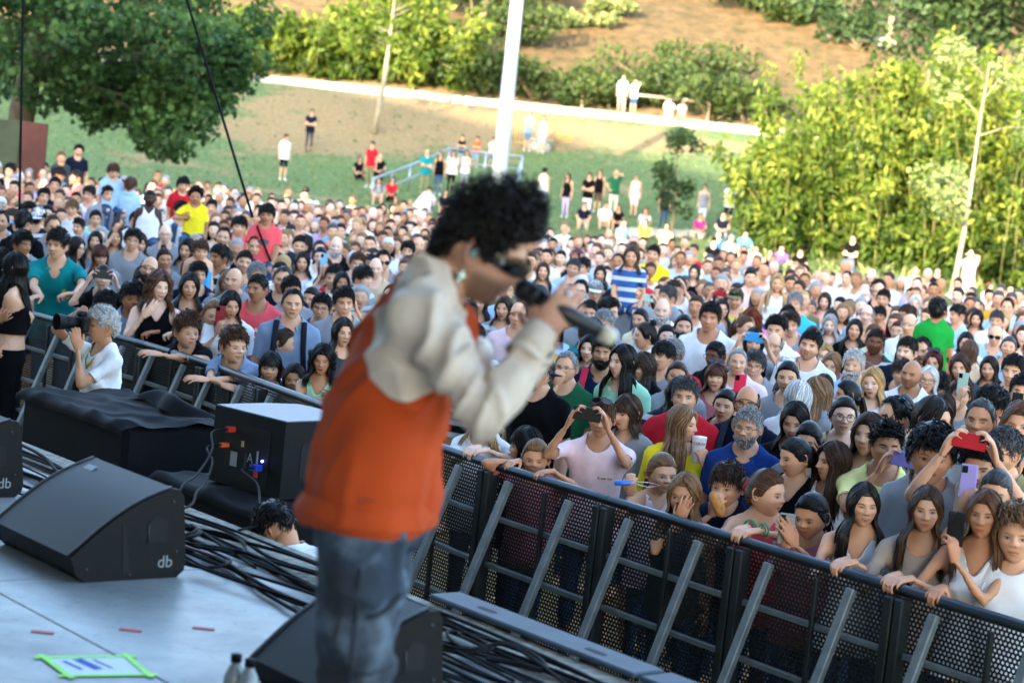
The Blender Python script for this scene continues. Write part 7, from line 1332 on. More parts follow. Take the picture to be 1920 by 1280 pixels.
# ---- fill the crowd between the people picked out above
def back_edge(X): return float(np.interp(X, [-14, -11, -7, -2.5, 1, 3.5, 6, 9], [46, 46, 45, 44, 40, 38, 35, 31]))
g = np.random.default_rng(11); cand = []
occ = [(q['pos'][0], q['pos'][1]) for q in PEOPLE]; faces = [(q['px'], q['py'], q['head'][1], q['r']) for q in PEOPLE]; fill = []
def okpos(X, Y, r): q = np.array(occ); return ((q[:, 0] - X) ** 2 + (q[:, 1] - Y) ** 2).min() > r * r
FA = np.array(faces)
for it in range(26000):
 Y = g.uniform(9, 46.5); hw_ = Y * .272; X = g.uniform(-hw_, hw_); w = np.array([X, Y, 0])
 if Y > back_edge(X): continue
 off = w @ N_ - barrier_b(w @ E_)
 if off < 2.4 or not okpos(X, Y, (.35 + .0035 * Y) * (1 if Y < back_edge(X) - 6 else 1.7)): continue
 typ = g.choice(['m', 'w', 'c'], p=[.46, .46, .08]); H = HSH[typ] + g.uniform(-.1, .06) + (.15 if typ == 'c' else 0); hd = np.array([X, Y, H * .93]); px, py, dz = project(hd); r = .12 * F / dz
 d2 = (px - FA[:, 0]) ** 2 + (py - FA[:, 1]) ** 2
 if ((Y < FA[:, 2]) & (d2 < (.85 * r + .65 * FA[:, 3]) ** 2)).any() or ((np.abs(Y - FA[:, 2]) < 6) & (d2 < (.6 * r) ** 2)).any(): continue
 occ.append((X, Y)); fill.append((Y, X, typ, H))
fill.sort(); print('FILL', len(fill), 'named', len(PEOPLE))
HM = ['short', 'short2', 'short3', 'recede', 'ring', 'buzz', 'quiff', 'curly', None]; HW_ = ['long', 'longwavy', 'lob', 'bob', 'tied', 'pony', 'longfringe', 'bun', 'curlylong']; HCH = ['black', 'dark', 'brown', 'brown', 'brown', 'mid', 'mid', 'light', 'light', 'grey', 'darkgrey', 'blond', 'white', 'auburn']
TCH = ['white', 'white', 'white', 'white', 'cream', 'palepink', 'lightblue', 'grey', 'lightblue', 'black', 'navy', 'beige', 'palepink', 'cream', 'coral', 'mint', 'sky', 'lilac', 'red', 'mustard', 'greyblue', 'olive']; CC['olive'] = '#6b6b3f'
NF = max(0, 300 - len(PEOPLE)); far = []
for i, (Y, X, typ, H) in enumerate(fill):
 hair = g.choice(HM[:-1]) if typ == 'm' else g.choice(HW_) if typ == 'w' else g.choice(['fringe', 'short2', 'lob', 'tied'])
 if typ == 'm' and g.uniform() < .1: hair = None
 m = dict(b=None, typ=typ, hair=None if hair is None else str(hair), hcol=str(g.choice(HCH)) if typ != 'c' else 'brown', top=str(g.choice(['tee', 'tee', 'tee', 'tank' if typ == 'w' else 'polo'])), tcol=str(g.choice(TCH)), skin=str(g.choice(['fair', 'fair', 'pale', 'tan', 'olive'])), kw={}, fix=False, H=H, X=X, Y=Y)
 if g.uniform() < .2: m['kw'] = dict(glasses=('thin', '#202024')) if g.uniform() < .6 else dict(glasses='sun')
 if typ == 'm' and g.uniform() < .15: m['kw']['beard'] = m['hcol']
 if i < NF:
  b = template(typ, int(g.integers(5))); sc = H / HSH[typ]; m.update(b=b, sc=sc, rz=math.atan2(-X, Y) + R(g.uniform(-28, 16)), Hw=np.array([X, Y, b.hc[2] * sc])); build_mid(m, auto_label(m))
 else: far.append(m)
# ---- the rest of the crowd, too many to pick out: one mass
def vcol_mat():
 m, nt, b = nodes('crowd_colours'); at = nd(nt, 'ShaderNodeAttribute', attribute_name='col'); nt.links.new(at.outputs['Color'], b.inputs['Base Color']); b.inputs['Roughness'].default_value = .7; b.inputs['Specular IOR Level'].default_value = .25; return m
LOW = {}
def low(typ):
 if typ not in LOW:
  b = Body(typ, 7, 0, None, (0, 0, 0), dict(smile=.2), vox=.065, headres=(18, 20), hv=.035); fa = np.empty(len(b.mesh.vertices) * 4, np.float32); b.mesh.attributes['face'].data.foreach_get('color', fa)
  gt_ = b._clipfield('top', .2, .82, 1.45, .03) < 0; gl_ = b._clipfield('legs', .78, 1.0, 0, 0) < 0; N = vnormals(b.V, b.Q, b.T); V, Q, T = b.raw; V = V.copy(); n = len(b.V); V[:n] += N * np.where(gt_, .022, np.where(gl_, .01, 0))[:, None]
  LOW[typ] = (b, (V, Q, T), fa.reshape(-1, 4), np.where(gt_, 1, np.where(gl_, 2, 0)))
 return LOW[typ]
def low_hair(hair):
 if ('h', hair) not in LOW:
  mb = MB(); lg = hair in HW_ and hair not in ('tied', 'pony', 'bun'); cap_grid(mb, hairline('pull' if hair in HW_ else 'std' if hair != 'ring' else 'recede'), .016 if hair != 'buzz' else .006, 3, rows=7, cols=20, rough=.3, side=.8)
  if lg:
   L = {'bob': .1, 'lob': .17}.get(hair, .28); ph = np.radians(np.linspace(60, 300, 20)); e = scalp(np.full(20, R(85)), ph, np.full(20, .014)); rows = [e]
   for q in np.linspace(.04, L, 5): z = e.copy(); z[:, 2] -= q; z[:, 0] *= 1.05 + .3 * q; rows.append(z)
   mb.grid(np.array(rows))
  LOW[('h', hair)] = mb.arrays()
 return LOW[('h', hair)]
big = MB(); cols = []
for m in far:
 b, raw, fa, wear = low(m['typ']); sc = m['H'] / HSH[m['typ']]; Mz = rz_m(math.atan2(-m['X'], m['Y']) + R(float(g.uniform(-28, 16)))); o = np.array([m['X'], m['Y'], 0])
 sk = np.array(lin(SK[m['skin']])); c = np.tile(sk, (len(raw[0]), 1)); hcl = np.array(lin(HC[m['hcol']]))
 c = c * (1 - fa[:, :1]) + sk * [.82, .42, .4] * fa[:, :1]; c = c * (1 - fa[:, 1:2]) + hcl * fa[:, 1:2]; c = c * (1 - fa[:, 2:3]) + .6 * fa[:, 2:3]; c = c * (1 - fa[:, 3:])
 n_ = len(wear); c[:n_][wear == 1] = lin(CC[m['tcol']]); c[:n_][wear == 2] = lin(CC[str(g.choice(['denim', 'black', 'navy', 'beige']))])
 big.add((raw[0] * sc) @ Mz.T + o, raw[1], raw[2]); cols.append(c)
 if m['hair']:
  hv, hq, ht = low_hair(m['hair']); h4 = np.array(b.head_m); hv = hv @ h4[:3, :3].T + h4[:3, 3]; big.add((hv * sc) @ Mz.T + o, hq, ht); cols.append(np.tile(hcl, (len(hv), 1)))
if far:
 cc = np.concatenate(cols); o = link('crowd', to_mesh('crowd', big.arrays(), vcol_mat(), True, {'col': np.column_stack([cc, np.ones(len(cc))])})); tag(o, 'dense far part of the standing audience', None, kind='stuff')
# ------------------------------------------------------------------ gear on the stage and in the pit
M_BLK = simple('black_textured_paint', '#0a0b0d', .6, var=.2, scale=30, bmp=.35, bscale=320, bdist=.002, spec=.25); M_FABRIC = simple('black_cover_fabric', '#0a0b10', .8, var=.3, scale=9, bmp=.3, bscale=200, bdist=.002, spec=.2); M_TOPGREY = simple('dusty_black_top', '#22272d', .45, var=.12, scale=20); M_HOLE = simple('recess_black', '#050506', .8, var=0); M_CABLE = simple('cable_rubber', '#08090a', .7, var=.2, scale=30, spec=.15); M_REDT = simple('red_tape', '#b03a44', .6, var=.1); M_GREENT = simple('lime_tape', '#86e03a', .55, var=.08); M_PAPER = simple('paper', '#c9d5ea', .8, var=.05); M_INK = simple('blue_ink', '#2d4f9a', .8, var=.1); M_WHITEP = simple('white_plastic', '#c8ccd0', .45, var=.06); M_LOGO = simple('logo_grey', '#8d9296', .5, var=.05); M_RED = simple('red_plug', '#b03020', .45); M_BLUE = simple('blue_plug', '#1d3fae', .4)
M_CLEAR = simple('bottle_plastic', '#7d888c', .2, var=.05, spec=.6); M_GRILLE = None
def grille_material():
 m, nt, b = nodes('speaker_grille'); tc = nd(nt, 'ShaderNodeTexCoord'); v = nd(nt, 'ShaderNodeTexVoronoi'); v.inputs['Scale'].default_value = 130; v.inputs['Randomness'].default_value = 0; nt.links.new(tc.outputs['Object'], v.inputs['Vector'])
 c = ramp(nt, v.outputs['Distance'], [(.32, lin('#060607')), (.5, lin('#181a1e'))]); nt.links.new(c, b.inputs['Base Color']); b.inputs['Roughness'].default_value = .5; b.inputs['Specular IOR Level'].default_value = .25; return m
M_GRILLE = grille_material()
def local_root(name, o): return empty(name, o)
def text_mesh(text, size, mat, o, ux, uy, parent, name='logo', extrude=.0005):
 fc = bpy.data.curves.new('t', 'FONT'); fc.body = text; fc.size = size; fc.align_x = 'CENTER'; fc.align_y = 'CENTER'; fc.extrude = extrude; fc.resolution_u = 3; to = bpy.data.objects.new('t', fc); COL.objects.link(to); dg = bpy.context.evaluated_depsgraph_get(); m2 = bpy.data.meshes.new_from_object(to.evaluated_get(dg)); bpy.data.objects.remove(to)
 n = len(m2.vertices); co = np.empty(n * 3); m2.vertices.foreach_get('co', co); co = co.reshape(-1, 3); ux, uy = nrm(ux), nrm(uy); uz = np.cross(ux, uy); m2.vertices.foreach_set('co', (np.asarray(o) + co[:, :1] * ux + co[:, 1:2] * uy + co[:, 2:] * uz).ravel()); m2.materials.clear(); m2.materials.append(mat); m2.name = name; return link(name, m2, parent)
def wedge(a0, b0, label, w=.66, S=1.0, near=True, rot=0.0):
 """floor monitor: side profile in (b, z), width along a; its near side is at a0"""
 o = ab(a0, b0, SZ + .006); root = empty('stage_monitor', o); c, s_ = math.cos(rot), math.sin(rot); ea = E_ * c + N_ * s_; eb = N_ * c - E_ * s_
 prof = [(.015, 0), (-.02, .03), (-.045, .095)] + [(-.045 + .405 * t, .095 + .245 * t + .035 * math.sin(math.pi * t)) for t in np.linspace(.1, 1, 9)] + [(.385, .335), (.405, .31), (.435, .06), (.43, .025), (.40, 0)]
 prof = np.array(prof) * S
 k = MB(); inn = prof * [.985, .97] + [.003, .003]; k.prism(inn, ea * -w + 0 * UP + ea * .012, eb, UP, ea, w - .024); k.obj('cabinet', M_BLK, root, smooth=False)
 for t_ in (0, -w + .022):
  k = MB(); k.prism(prof, ea * (t_ - .022) , eb, UP, ea, .022); k.obj('side_panel', M_BLK, root, smooth=False)
 gp = prof[2:12]; k = MB(); nrm2 = nrm(np.cross(ea, eb * (gp[-1] - gp[0])[0] + UP * (gp[-1] - gp[0])[1])) * -1
 nrm2 = nrm2 if nrm2[2] > 0 else -nrm2
 k.grid(np.array([[ea * t + eb * q[0] + UP * q[1] + nrm2 * .003 for t in (-w + .03, -.03)] for q in gp])); k.obj('grille', M_GRILLE, root)
 k = MB(); m_ = [ea * -.019 + eb * q[0] + UP * q[1] + nrm2 * .005 for q in gp]; k.tube(m_, .0045, 6); k.obj('grille_edge', M_TOPGREY, root); k = MB(); m_ = [ea * (-w + .019) + eb * q[0] + UP * q[1] + nrm2 * .005 for q in gp]; k.tube(m_, .0045, 6); k.obj('grille_edge', M_TOPGREY, root)
 # handle recess, logo and screws on the near side
 k = MB(); k.prism(np.array([(.27, .14), (.345, .14), (.345, .225), (.29, .24), (.262, .21)]) * S, ea * .0008, eb, UP, ea, .0012); k.obj('handle_recess', M_HOLE, root, smooth=False)
 k = MB(); k.tube([ea * .001 + eb * x_ * S + UP * z_ * S for x_, z_ in ((.262, .13), (.268, .17), (.262, .21))], .003, 6); k.obj('handle_lip', M_TOPGREY, root)
 k = MB(); k.prism(np.array([(.17, .03), (.20, .03), (.165, .22), (.155, .22)]) * S, ea * .0008, eb, UP, ea, .001); k.obj('side_groove', M_HOLE, root, smooth=False)
 text_mesh('db', .065 * S, M_LOGO, ea * .0022 + eb * .345 * S + UP * .062 * S, eb, UP, root)
 for x_, z_ in ((.02, .05), (.20, .02), (.39, .10), (.36, .29)): k = MB(); k.tube([ea * 0 + eb * x_ * S + UP * z_ * S, ea * .003 + eb * x_ * S + UP * z_ * S], .006, 8); k.obj('screw', M_TOPGREY, root)
 k = MB(); q = gp[-2]; k.bbox(ea * (-w + .12) + eb * (q[0] - .02) + UP * (q[1] - .008) + nrm2 * .006, (.07, .03, .003), .001, np.array([ea, nrm(eb * .85 + UP * .5), nrm2])); k.obj('badge', M_LOGO, root, smooth=False)
 tag(root, label, 'monitor speaker', 'floor monitors on the stage'); return root
wedge(-6.42, 3.45, 'large black wedge monitor standing on the pale floor at the left'); wedge(-7.95, 3.52, 'black wedge monitor cut off by the left picture edge', near=False); wedge(-4.66, 3.37, 'black wedge monitor behind the singer\'s legs', w=.42, S=.92)
def draped_box(a0, a1, b0, b1, h, label, seed, folds=.03, over=.16, flap=None):
 o = ab((a0 + a1) / 2, (b0 + b1) / 2, 0); root = empty('subwoofer', o); ax, bx = (a1 - a0) / 2, (b1 - b0) / 2
 k = MB(); k.bbox(UP * h / 2, (2 * ax, 2 * bx, h), .03, AX); k.obj('cabinet', M_FABRIC, root, smooth=False)
 n1 = WaveNoise(seed, 9, 8); n2 = WaveNoise(seed + 1, 22, 8); xs_ = np.linspace(-ax - .02, ax + .02, 60); G = []
 for q in np.linspace(-1, 1, 44):
  row = []
  for x_ in xs_:
   t = q * (bx + over) ; y_ = np.clip(t, -bx - .015, bx + .015); dz = -max(0, abs(t) - bx) * 1.0; p = np.array([x_, t, 0]); ridge = 1 - abs(n1(p)); w_ = folds * (ridge ** 2 * 1.6 + .45 * n2(p)) + .012
   edge = max(0, abs(x_) - ax + .05) * .2
   out = np.sign(t) * (.012 + .35 * max(0, w_)) if dz < 0 else 0
   row.append(E_ * x_ + N_ * (y_ + out) + UP * (h + (max(.006, w_) if dz == 0 else .01 + dz + .3 * w_ * (dz > -.05)) - edge))
  G.append(row)
 k = MB(); k.grid(np.array(G)); k.obj('cover', M_FABRIC, root)
 for x_ in (-.55, .12):
  k = MB(); c = N_ * (-bx - .001) + E_ * x_ * ax + UP * h * .62; k.tube([c, c - N_ * .004], [.055, .055], 20, up=UP); k.obj('handle_cup', M_HOLE, root);
 tag(root, label, 'subwoofer'); return root
draped_box(-10.75, -9.50, 5.30, 5.95, 1.19, 'big black subwoofer with a crumpled cover folded on its top, left in the pit', 4, .016, .05)
draped_box(-9.16, -7.95, 5.32, 5.95, 1.0, 'lower black subwoofer under the loudspeaker box', 9, .012, .05)
# folded flap standing up on the first cover
k = MB(); G = []
for q in np.linspace(0, 1, 8):
 row = []
 for t in np.linspace(0, 1, 30): row.append(ab(-10.35 + .75 * t, 5.78 + .05 * math.sin(t * 7) + .12 * q, 1.225 + .085 * math.sin(q * 2.6) * math.sin(math.pi * t) ** .5 + .008 * math.sin(t * 13)))
 G.append(row)
k.grid(np.array(G)); fl = k.obj('folded_cover', M_FABRIC); tag(fl, 'rolled edge of a black cover lying on the left subwoofer', 'cover')
# loudspeaker box on its side
def pa_box():
 z0, z1 = 1.03, 1.43; A = at_z(405, 757, z1); B = at_z(537, 790, z1); C = at_z(600, 763, z1); a = nrm((B - A) * [1, 1, 0]); L = np.linalg.norm((B - A)[:2]); d = np.array([-a[1], a[0], 0]); d = d if d @ N_ > 0 else -d; D = .52
 root = empty('loudspeaker', A * [1, 1, 0] + UP * z0); h = z1 - z0; k = MB(); poly = [(0, 0), (L, 0), (L * 1.0, D * .62), (L * .82, D), (L * .12, D), (0, D * .62)]; k.prism(poly, (0, 0, 0), a, d, UP, h - .006); k.obj('cabinet', M_BLK, root, smooth=False)
 k = MB(); k.prism(np.array(poly) * .985 + [L * .008, .004], UP * (h - .006), a, d, UP, .006); k.obj('top_panel', simple('greyblue_top', '#5c6a7a', .4, var=.12, scale=40, bmp=.2, bscale=300), root, smooth=False)
 f = -d   # rear panel faces the stage
 def pl(u, v, w, hh, mat, name, dep=.004): q = MB(); q.box(a * L * u + UP * h * v + f * dep / 2, (w, dep, hh), np.array([a, d, UP])); return q.obj(name, mat, root, smooth=False)
 pl(.5, .46, L * .62, h * .72, M_HOLE, 'amplifier_panel', .003); pl(.33, .36, .05, .075, M_LOGO, 'display', .006); pl(.50, .38, .02, .07, M_TOPGREY, 'label_plate', .006); pl(.66, .40, .012, .11, M_LOGO, 'label_strip', .006); pl(.44, .58, .02, .03, M_WOOD, 'sticker', .006); pl(.70, .34, .05, .03, M_BLUE, 'mains_plug', .05); pl(.66, .24, .03, .03, M_RED, 'fuse_cap', .01); pl(.30, .74, .03, .026, M_RED, 'signal_plug', .05); pl(.23, .52, .026, .02, simple('orange_plug', '#d8602a', .4), 'signal_plug', .05)
 text_mesh('A', .07, M_LOGO, a * L * .56 + UP * h * .42 + f * .005, a, UP, root)
 q = MB(); q.ball(a * L * .735 + UP * h * .43 + f * .006, .006, 8, 6); m, nt, b = nodes('blue_led'); b.inputs['Emission Color'].default_value = (.15, .15, 1, 1); b.inputs['Emission Strength'].default_value = 6; q.obj('power_light', m, root)
 # end panel: handle recess and flying points
 e0 = a * L + d * D * .31; q = MB(); r_ = [(-.045, .12), (-.035, .10), (.035, .10), (.045, .12), (.045, .26), (.035, .28), (-.035, .28), (-.045, .26)]; q.prism(r_, e0 + a * .0005, d, UP, a, .002); q.obj('handle_recess', M_HOLE, root, smooth=False)
 for v in (.34, .06): q = MB(); t = np.arange(10) * .628; q.tube(e0 + d * .08 + UP * v + a * .012 + np.stack([np.cos(t) * .018] * 3, -1) * d + np.outer(np.sin(t) * .018, UP), .004, 6, closed=True); q.obj('flying_ring', M_GALV, root)
 tag(root, 'black loudspeaker box lying on its side with cables in its rear panel', 'loudspeaker'); return A, a, f, L, h, z0
PA = pa_box()
# ------------------------------------------------------------------ cables
def smooth_path(P, n=60):
 P = np.asarray(P, float); d = np.concatenate([[0], np.cumsum(np.linalg.norm(np.diff(P, axis=0), axis=1))]); t = np.linspace(0, d[-1], n); out = np.empty((n, 3)); m = np.gradient(P, d, axis=0)
 i = np.clip(np.searchsorted(d, t, 'right') - 1, 0, len(P) - 2); h = (d[i + 1] - d[i])[:, None]; s_ = ((t - d[i])[:, None]) / h
 return (2 * s_ ** 3 - 3 * s_ ** 2 + 1) * P[i] + (s_ ** 3 - 2 * s_ ** 2 + s_) * h * m[i] + (-2 * s_ ** 3 + 3 * s_ ** 2) * P[i + 1] + (s_ ** 3 - s_ ** 2) * h * m[i + 1]
def cable(pts, label, r=.0055, n=70, mat=None, group='cables along the stage edge'):
 k = MB(); k.tube(smooth_path(pts, n), r, 8); o = k.obj('cable', mat or M_CABLE); tag(o, label, 'cable', group); return o
g = np.random.default_rng(21); FZ = SZ + .013
ORD = ['first', 'second', 'third', 'fourth', 'fifth', 'sixth', 'seventh', 'eighth', 'ninth', 'tenth', 'eleventh', 'twelfth', 'thirteenth', 'fourteenth']
for i in range(14):
 b0 = 4.02 + .034 * i; pts = [ab(a, b0 + g.normal() * .035 + .05 * math.sin(a * 1.7 + i), FZ + .009 * (i % 3) + .004 * g.uniform()) for a in np.arange(-11.5, -3.2, .55)]
 cable(pts, f'black cable running along the stage edge, {ORD[i]} from the floor boards', r=g.choice([.0055, .0065, .008]), n=150)
for i, (a, b, ra, rb, nt_, lb) in enumerate([(-7.15, 4.16, .26, .15, 2.2, 'loosely coiled black cable beside the large wedge monitor'), (-6.85, 4.22, .24, .13, 1.8, 'second coiled black cable beside the large wedge monitor'), (-6.60, 4.02, .20, .12, 1.5, 'coiled dark cable ending nearest the singer'), (-7.35, 4.06, .16, .10, 1.4, 'small cable loop at the power strip'), (-5.25, 4.24, .20, .11, 2.4, 'coiled black cable right of the singer\'s legs'), (-5.05, 4.30, .24, .09, 1.6, 'second cable loop right of the singer\'s legs'), (-5.42, 4.12, .16, .08, 1.3, 'short cable loop next to the singer\'s leg')]):
 t = np.linspace(0, nt_ * 6.28, int(26 * nt_)); P = np.array([ab(a + ra * math.cos(q + i) * (1 + .05 * math.sin(q * .37)), b + rb * math.sin(q + i) * (1 + .08 * math.cos(q * .31)), FZ + .028 + .006 * q / 6.28 + .006 * math.sin(3 * q)) for q in t]); P = np.vstack([P, [ab(a + ra + .5, b + .02, FZ + .02)]]); cable(P, lb, r=.0065, n=int(60 * nt_))
for i, (a0, a1, b_, lb) in enumerate([(-5.6, -3.4, 4.05, 'thick cable leaving to the bottom right'), (-5.7, -3.3, 3.98, 'thin cable beside the thick one at the bottom right')]): cable([ab(a, b_ + .06 * math.sin(a * 3 + i), FZ + .03) for a in np.linspace(a0, a1, 8)], lb, r=.009 - .003 * i)
cable([ab(a, 4.12 + .09 * math.sin(a * 4), FZ + .05) for a in np.linspace(-7.4, -6.5, 8)], 'dark red cable among the coils', r=.0055, mat=simple('red_cable', '#5a1d22', .4))
A_, a_, f_, L_, h_, z_ = PA; O_ = A_ * [1, 1, 0] + UP * z_
for u, v, e, sag, lb in ((.30, .74, (-7.75, 4.6), .0, 'upper signal cable hanging from the loudspeaker'), (.23, .52, (-7.6, 4.6), .0, 'lower signal cable hanging from the loudspeaker'), (.70, .34, (-7.2, 4.75), 0, 'mains cable curving down from the blue plug of the loudspeaker')):
 p0 = O_ + a_ * L_ * u + UP * h_ * v + f_ * .05; p3 = ab(e[0], e[1], SZ + .02); cable([p0, p0 + f_ * .07 + (p3 - p0) * .06 + UP * .012, p0 * .7 + p3 * .3 + UP * .0, p0 * .4 + p3 * .6 - UP * .03, p0 * .15 + p3 * .85 + UP * .01, p3, p3 + ab(.12, -.22, 0)], lb, r=.006, n=60, mat=simple('grey_cable', '#0c0d0f', .7, spec=.15) if 'grey_cable' not in MATS else MATS['grey_cable'], group='cables of the loudspeaker box')
# power strip
o = ab(-7.72, 4.44, SZ + .01); root = empty('power_strip', o); k = MB(); ax2 = np.array([nrm(E_ + N_ * .15), nrm(N_ - E_ * .15), UP]); k.bbox(UP * .03, (.42, .07, .055), .006, ax2); k.obj('housing', M_WHITEP, root, smooth=False)
for q in range(5): k = MB(); c = ax2[0] * (-.15 + .075 * q) + UP * .058; k.tube([c, c + UP * .003], .022, 14); k.obj('socket', M_TOPGREY, root)
for q in (2, 3, 4): k = MB(); c = ax2[0] * (-.15 + .075 * q) + UP * .06; k.tube([c, c + UP * .035, c + UP * .045 - ax2[1] * .03], [.02, .019, .009], 10); k.obj('plug', M_CABLE, root)
tag(root, 'white power strip with black plugs on the stage edge', 'power strip')
# edge plates with slots
for i, (a0, a1, lb) in enumerate(((-5.86, -4.71, 'grey steel plate with two hand slots lying on the stage edge'), (-4.68, -3.5, 'grey steel plate at the bottom edge, next in line to the slotted one'))):
 o = ab((a0 + a1) / 2, 4.70, SZ + .008); root = empty('edge_plate', o); L = a1 - a0; k = MB(); k.bbox(UP * .011, (L, .15, .022), .006, AX); k.obj('plate', simple('grey_plate' + str(i), '#3f4a56', .6, .2, var=.2, scale=6, spec=.3), root, smooth=False)
 for x_ in (-L * .26, L * .27): k = MB(); t = np.linspace(0, 2 * math.pi, 17)[:-1]; k.prism(np.stack([x_ + np.clip(np.cos(t) * 2, -1, 1) * .035 + np.cos(t) * .018, np.sin(t) * .016 - .01], -1), UP * .0222, E_, N_, UP, .0008); k.obj('hand_slot', M_HOLE, root, smooth=False)
 tag(root, lb, 'steel plate')
# tape marks, set list, bottles
for (x, y), lb, da in (((80, 1184), 'leftmost red tape mark on the stage floor', 0), ((245, 1180), 'middle red tape mark on the stage floor', .0), ((382, 1177), 'rightmost red tape mark on the stage floor', 0)):
 c = at_z(x, y, SZ + .0085); k = MB(); u = nrm(CR * [1, 1, 0]); v = np.array([-u[1], u[0], 0]); k.bbox(c, (.075, .025, .002), .0004, np.array([u, v, UP])); o = k.obj('tape_mark', M_REDT, smooth=False); tag(o, lb, 'tape', 'red tape marks on the floor')
Pq = [at_z(x, y, SZ + .009) for x, y in ((82, 1232), (238, 1230), (278, 1264), (128, 1266))]; cen = sum(Pq) / 4; root = empty('set_list', cen); k = MB(); k.add(np.array(Pq) - cen, [[3, 2, 1, 0]]); k.obj('paper', M_PAPER, root, smooth=False)
for i in range(4):
 k = MB(); a, b = Pq[i] - cen, Pq[(i + 1) % 4] - cen; d = nrm(b - a); nn = np.cross(UP, d); ex = .03; k.box((a + b) / 2 + UP * (.0016 + .0009 * (i % 2)), (np.linalg.norm(b - a) + 2 * ex, .022, .0006), np.array([d, nn, UP])); k.obj('tape_strip', M_GREENT, root, smooth=False)
ux, vy = nrm(Pq[1] - Pq[0]), nrm(Pq[3] - Pq[0])
for i, (u, v, w, l_) in enumerate(((.22, .45, .012, .5), (.42, .40, .030, .6), (.60, .40, .008, .5))):
 k = MB(); c = Pq[0] * (1 - u) * (1 - v) + Pq[1] * u * (1 - v) + Pq[2] * u * v + Pq[3] * (1 - u) * v - cen; k.box(c + UP * .0012, (l_ * np.linalg.norm(Pq[3] - Pq[0]), w, .0005), np.array([nrm(vy + .2 * ux), np.cross(UP, nrm(vy + .2 * ux)), UP])); k.obj('ink_line', M_INK, root, smooth=False)
tag(root, 'sheet of paper framed with lime green tape on the floor', 'set list')
for (x, y), lb in (((432, 1352), 'left water bottle with black cap at the bottom edge'), ((458, 1362), 'right water bottle with black cap at the bottom edge')):
 c = at_z(x, y, SZ + .006); root = empty('bottle', c); k = MB(); k.tube([(0, 0, 0), (0, 0, .006), (0, 0, .13), (0, 0, .155), (0, 0, .17), (0, 0, .18)], [.025, .032, .032, .024, .014, .014], 16); k.obj('body', M_CLEAR, root); k = MB(); k.tube([(0, 0, .178), (0, 0, .20)], .0165, 14); k.obj('cap', M_CABLE, root); k = MB(); k.tube([(0, 0, .06), (0, 0, .11)], .0325, 16, cap=False); k.obj('label_band', M_LOGO, root); tag(root, lb, 'bottle', 'water bottles on the stage')
# two dark guy cables beyond the crowd front
for p0, p1, lb in ((at_y(44, -40, 20.5), at_y(36, 420, 20.5), 'thin black cable hanging nearly upright at the left'), (at_y(338, -40, 19.6), at_y(474, 408, 19.6), 'thin black slanting cable ending at the raised hand in the left crowd')):
 k = MB(); t = np.linspace(0, 1, 12)[:, None]; k.tube(p0 + (p1 - p0) * t, .0135, 8); o = k.obj('guy_cable', M_CABLE); tag(o, lb, 'cable')
# ------------------------------------------------------------------ things held in the front row
def held(px, py, ref): d = ray(px, py); return CAM + d * ref
dep = lambda q: (q - CAM) @ FWD
hp = ph_loc + ph_M @ (ph_b.hc * ph_sc); D_ = dep(hp)
root = empty('camera', held(150, 606, D_ - .08)); fx = nrm(ph_M @ np.array([0, -1.0, 0])); fx = nrm(fx + UP * .04); sx_ = nrm(np.cross(fx, UP)); up_ = np.cross(sx_, fx); A3 = np.array([sx_, fx, up_])
k = MB(); k.bbox(fx * -.01, (.135, .06, .095), .012, A3); k.obj('camera_body', M_BLK, root, smooth=False); k = MB(); k.bbox(fx * -.005 + up_ * .06, (.055, .06, .035), .012, A3); k.obj('viewfinder_hump', M_BLK, root, smooth=False)
k = MB(); k.tube([fx * .015, fx * .05, fx * .055, fx * .115, fx * .118], [.036, .037, .041, .042, .036], 20); k.obj('lens', M_BLK, root); k = MB(); k.tube([fx * .112, fx * .165], [.046, .052], 20, cap=False); k.obj('lens_hood', M_BLK, root); k = MB(); k.tube([fx * .116, fx * .117], [.037, .036], 20); k.obj('front_glass', M_GLASSY, root)
tag(root, 'black camera with long lens held by the photographer', 'camera')
for dx, cc_ in ((-.006, '#c0392b'), (0, '#d9a514'), (.006, '#2e9a4a')):
 k = MB(); P = ph_b.bend(np.array([(-.055, .02, 1.475), (-.062, -.04, 1.45), (-.04, -.085, 1.39), (0, -.10, 1.34), (.04, -.085, 1.39), (.062, -.04, 1.45), (.055, .02, 1.475)]) * [1, 1, .943] + [0, 0, dx * 1.2]); k.tube(P + [0, -.008, 0], .0034, 6); child(ph_p, 'lanyard', to_mesh('lanyard', k.arrays(), M_CLOTH), cc_)
pY, bY, MY, lY, sY = YEL; W, fd, bk, _ = bY.J['HL']; wW = lY + MY @ (W * sY); hv_ = MY @ fd; pal = -(MY @ bk)
c = wW + hv_ * .075 * sY + pal * .045; root = empty('cup', c - UP * .06); k = MB(); k.tube([(0, 0, 0), (0, 0, .004), (0, 0, .145), (0, 0, .148)], [.028, .031, .042, .042], 20); k.obj('cup_body', simple('white_cup', '#e3e4e6', .4, var=.04), root); tx = nrm(np.cross(UP, CAM * [1, 1, 0] - c * [1, 1, 0])); text_mesh('TEGRAM', .022, MATS['red_tape'], nrm(CAM * [1, 1, 0] - c * [1, 1, 0]) * .0415 + UP * .112, tx, UP, root, 'lettering'); tag(root, 'white paper cup with red lettering held by the person in yellow', 'cup')
Dg = 9.35; q = held(1170, 905, at_b(1240, 888, 7.4) @ FWD - CAM @ FWD - .18); root = empty('bubble_wand', q); u = nrm(CR); k = MB(); k.tube([u * -.05, u * -.045, u * .03, u * .035], [.010, .014, .014, .011], 12); k.obj('handle', simple('blue_plastic', '#2f6fd8', .35), root)
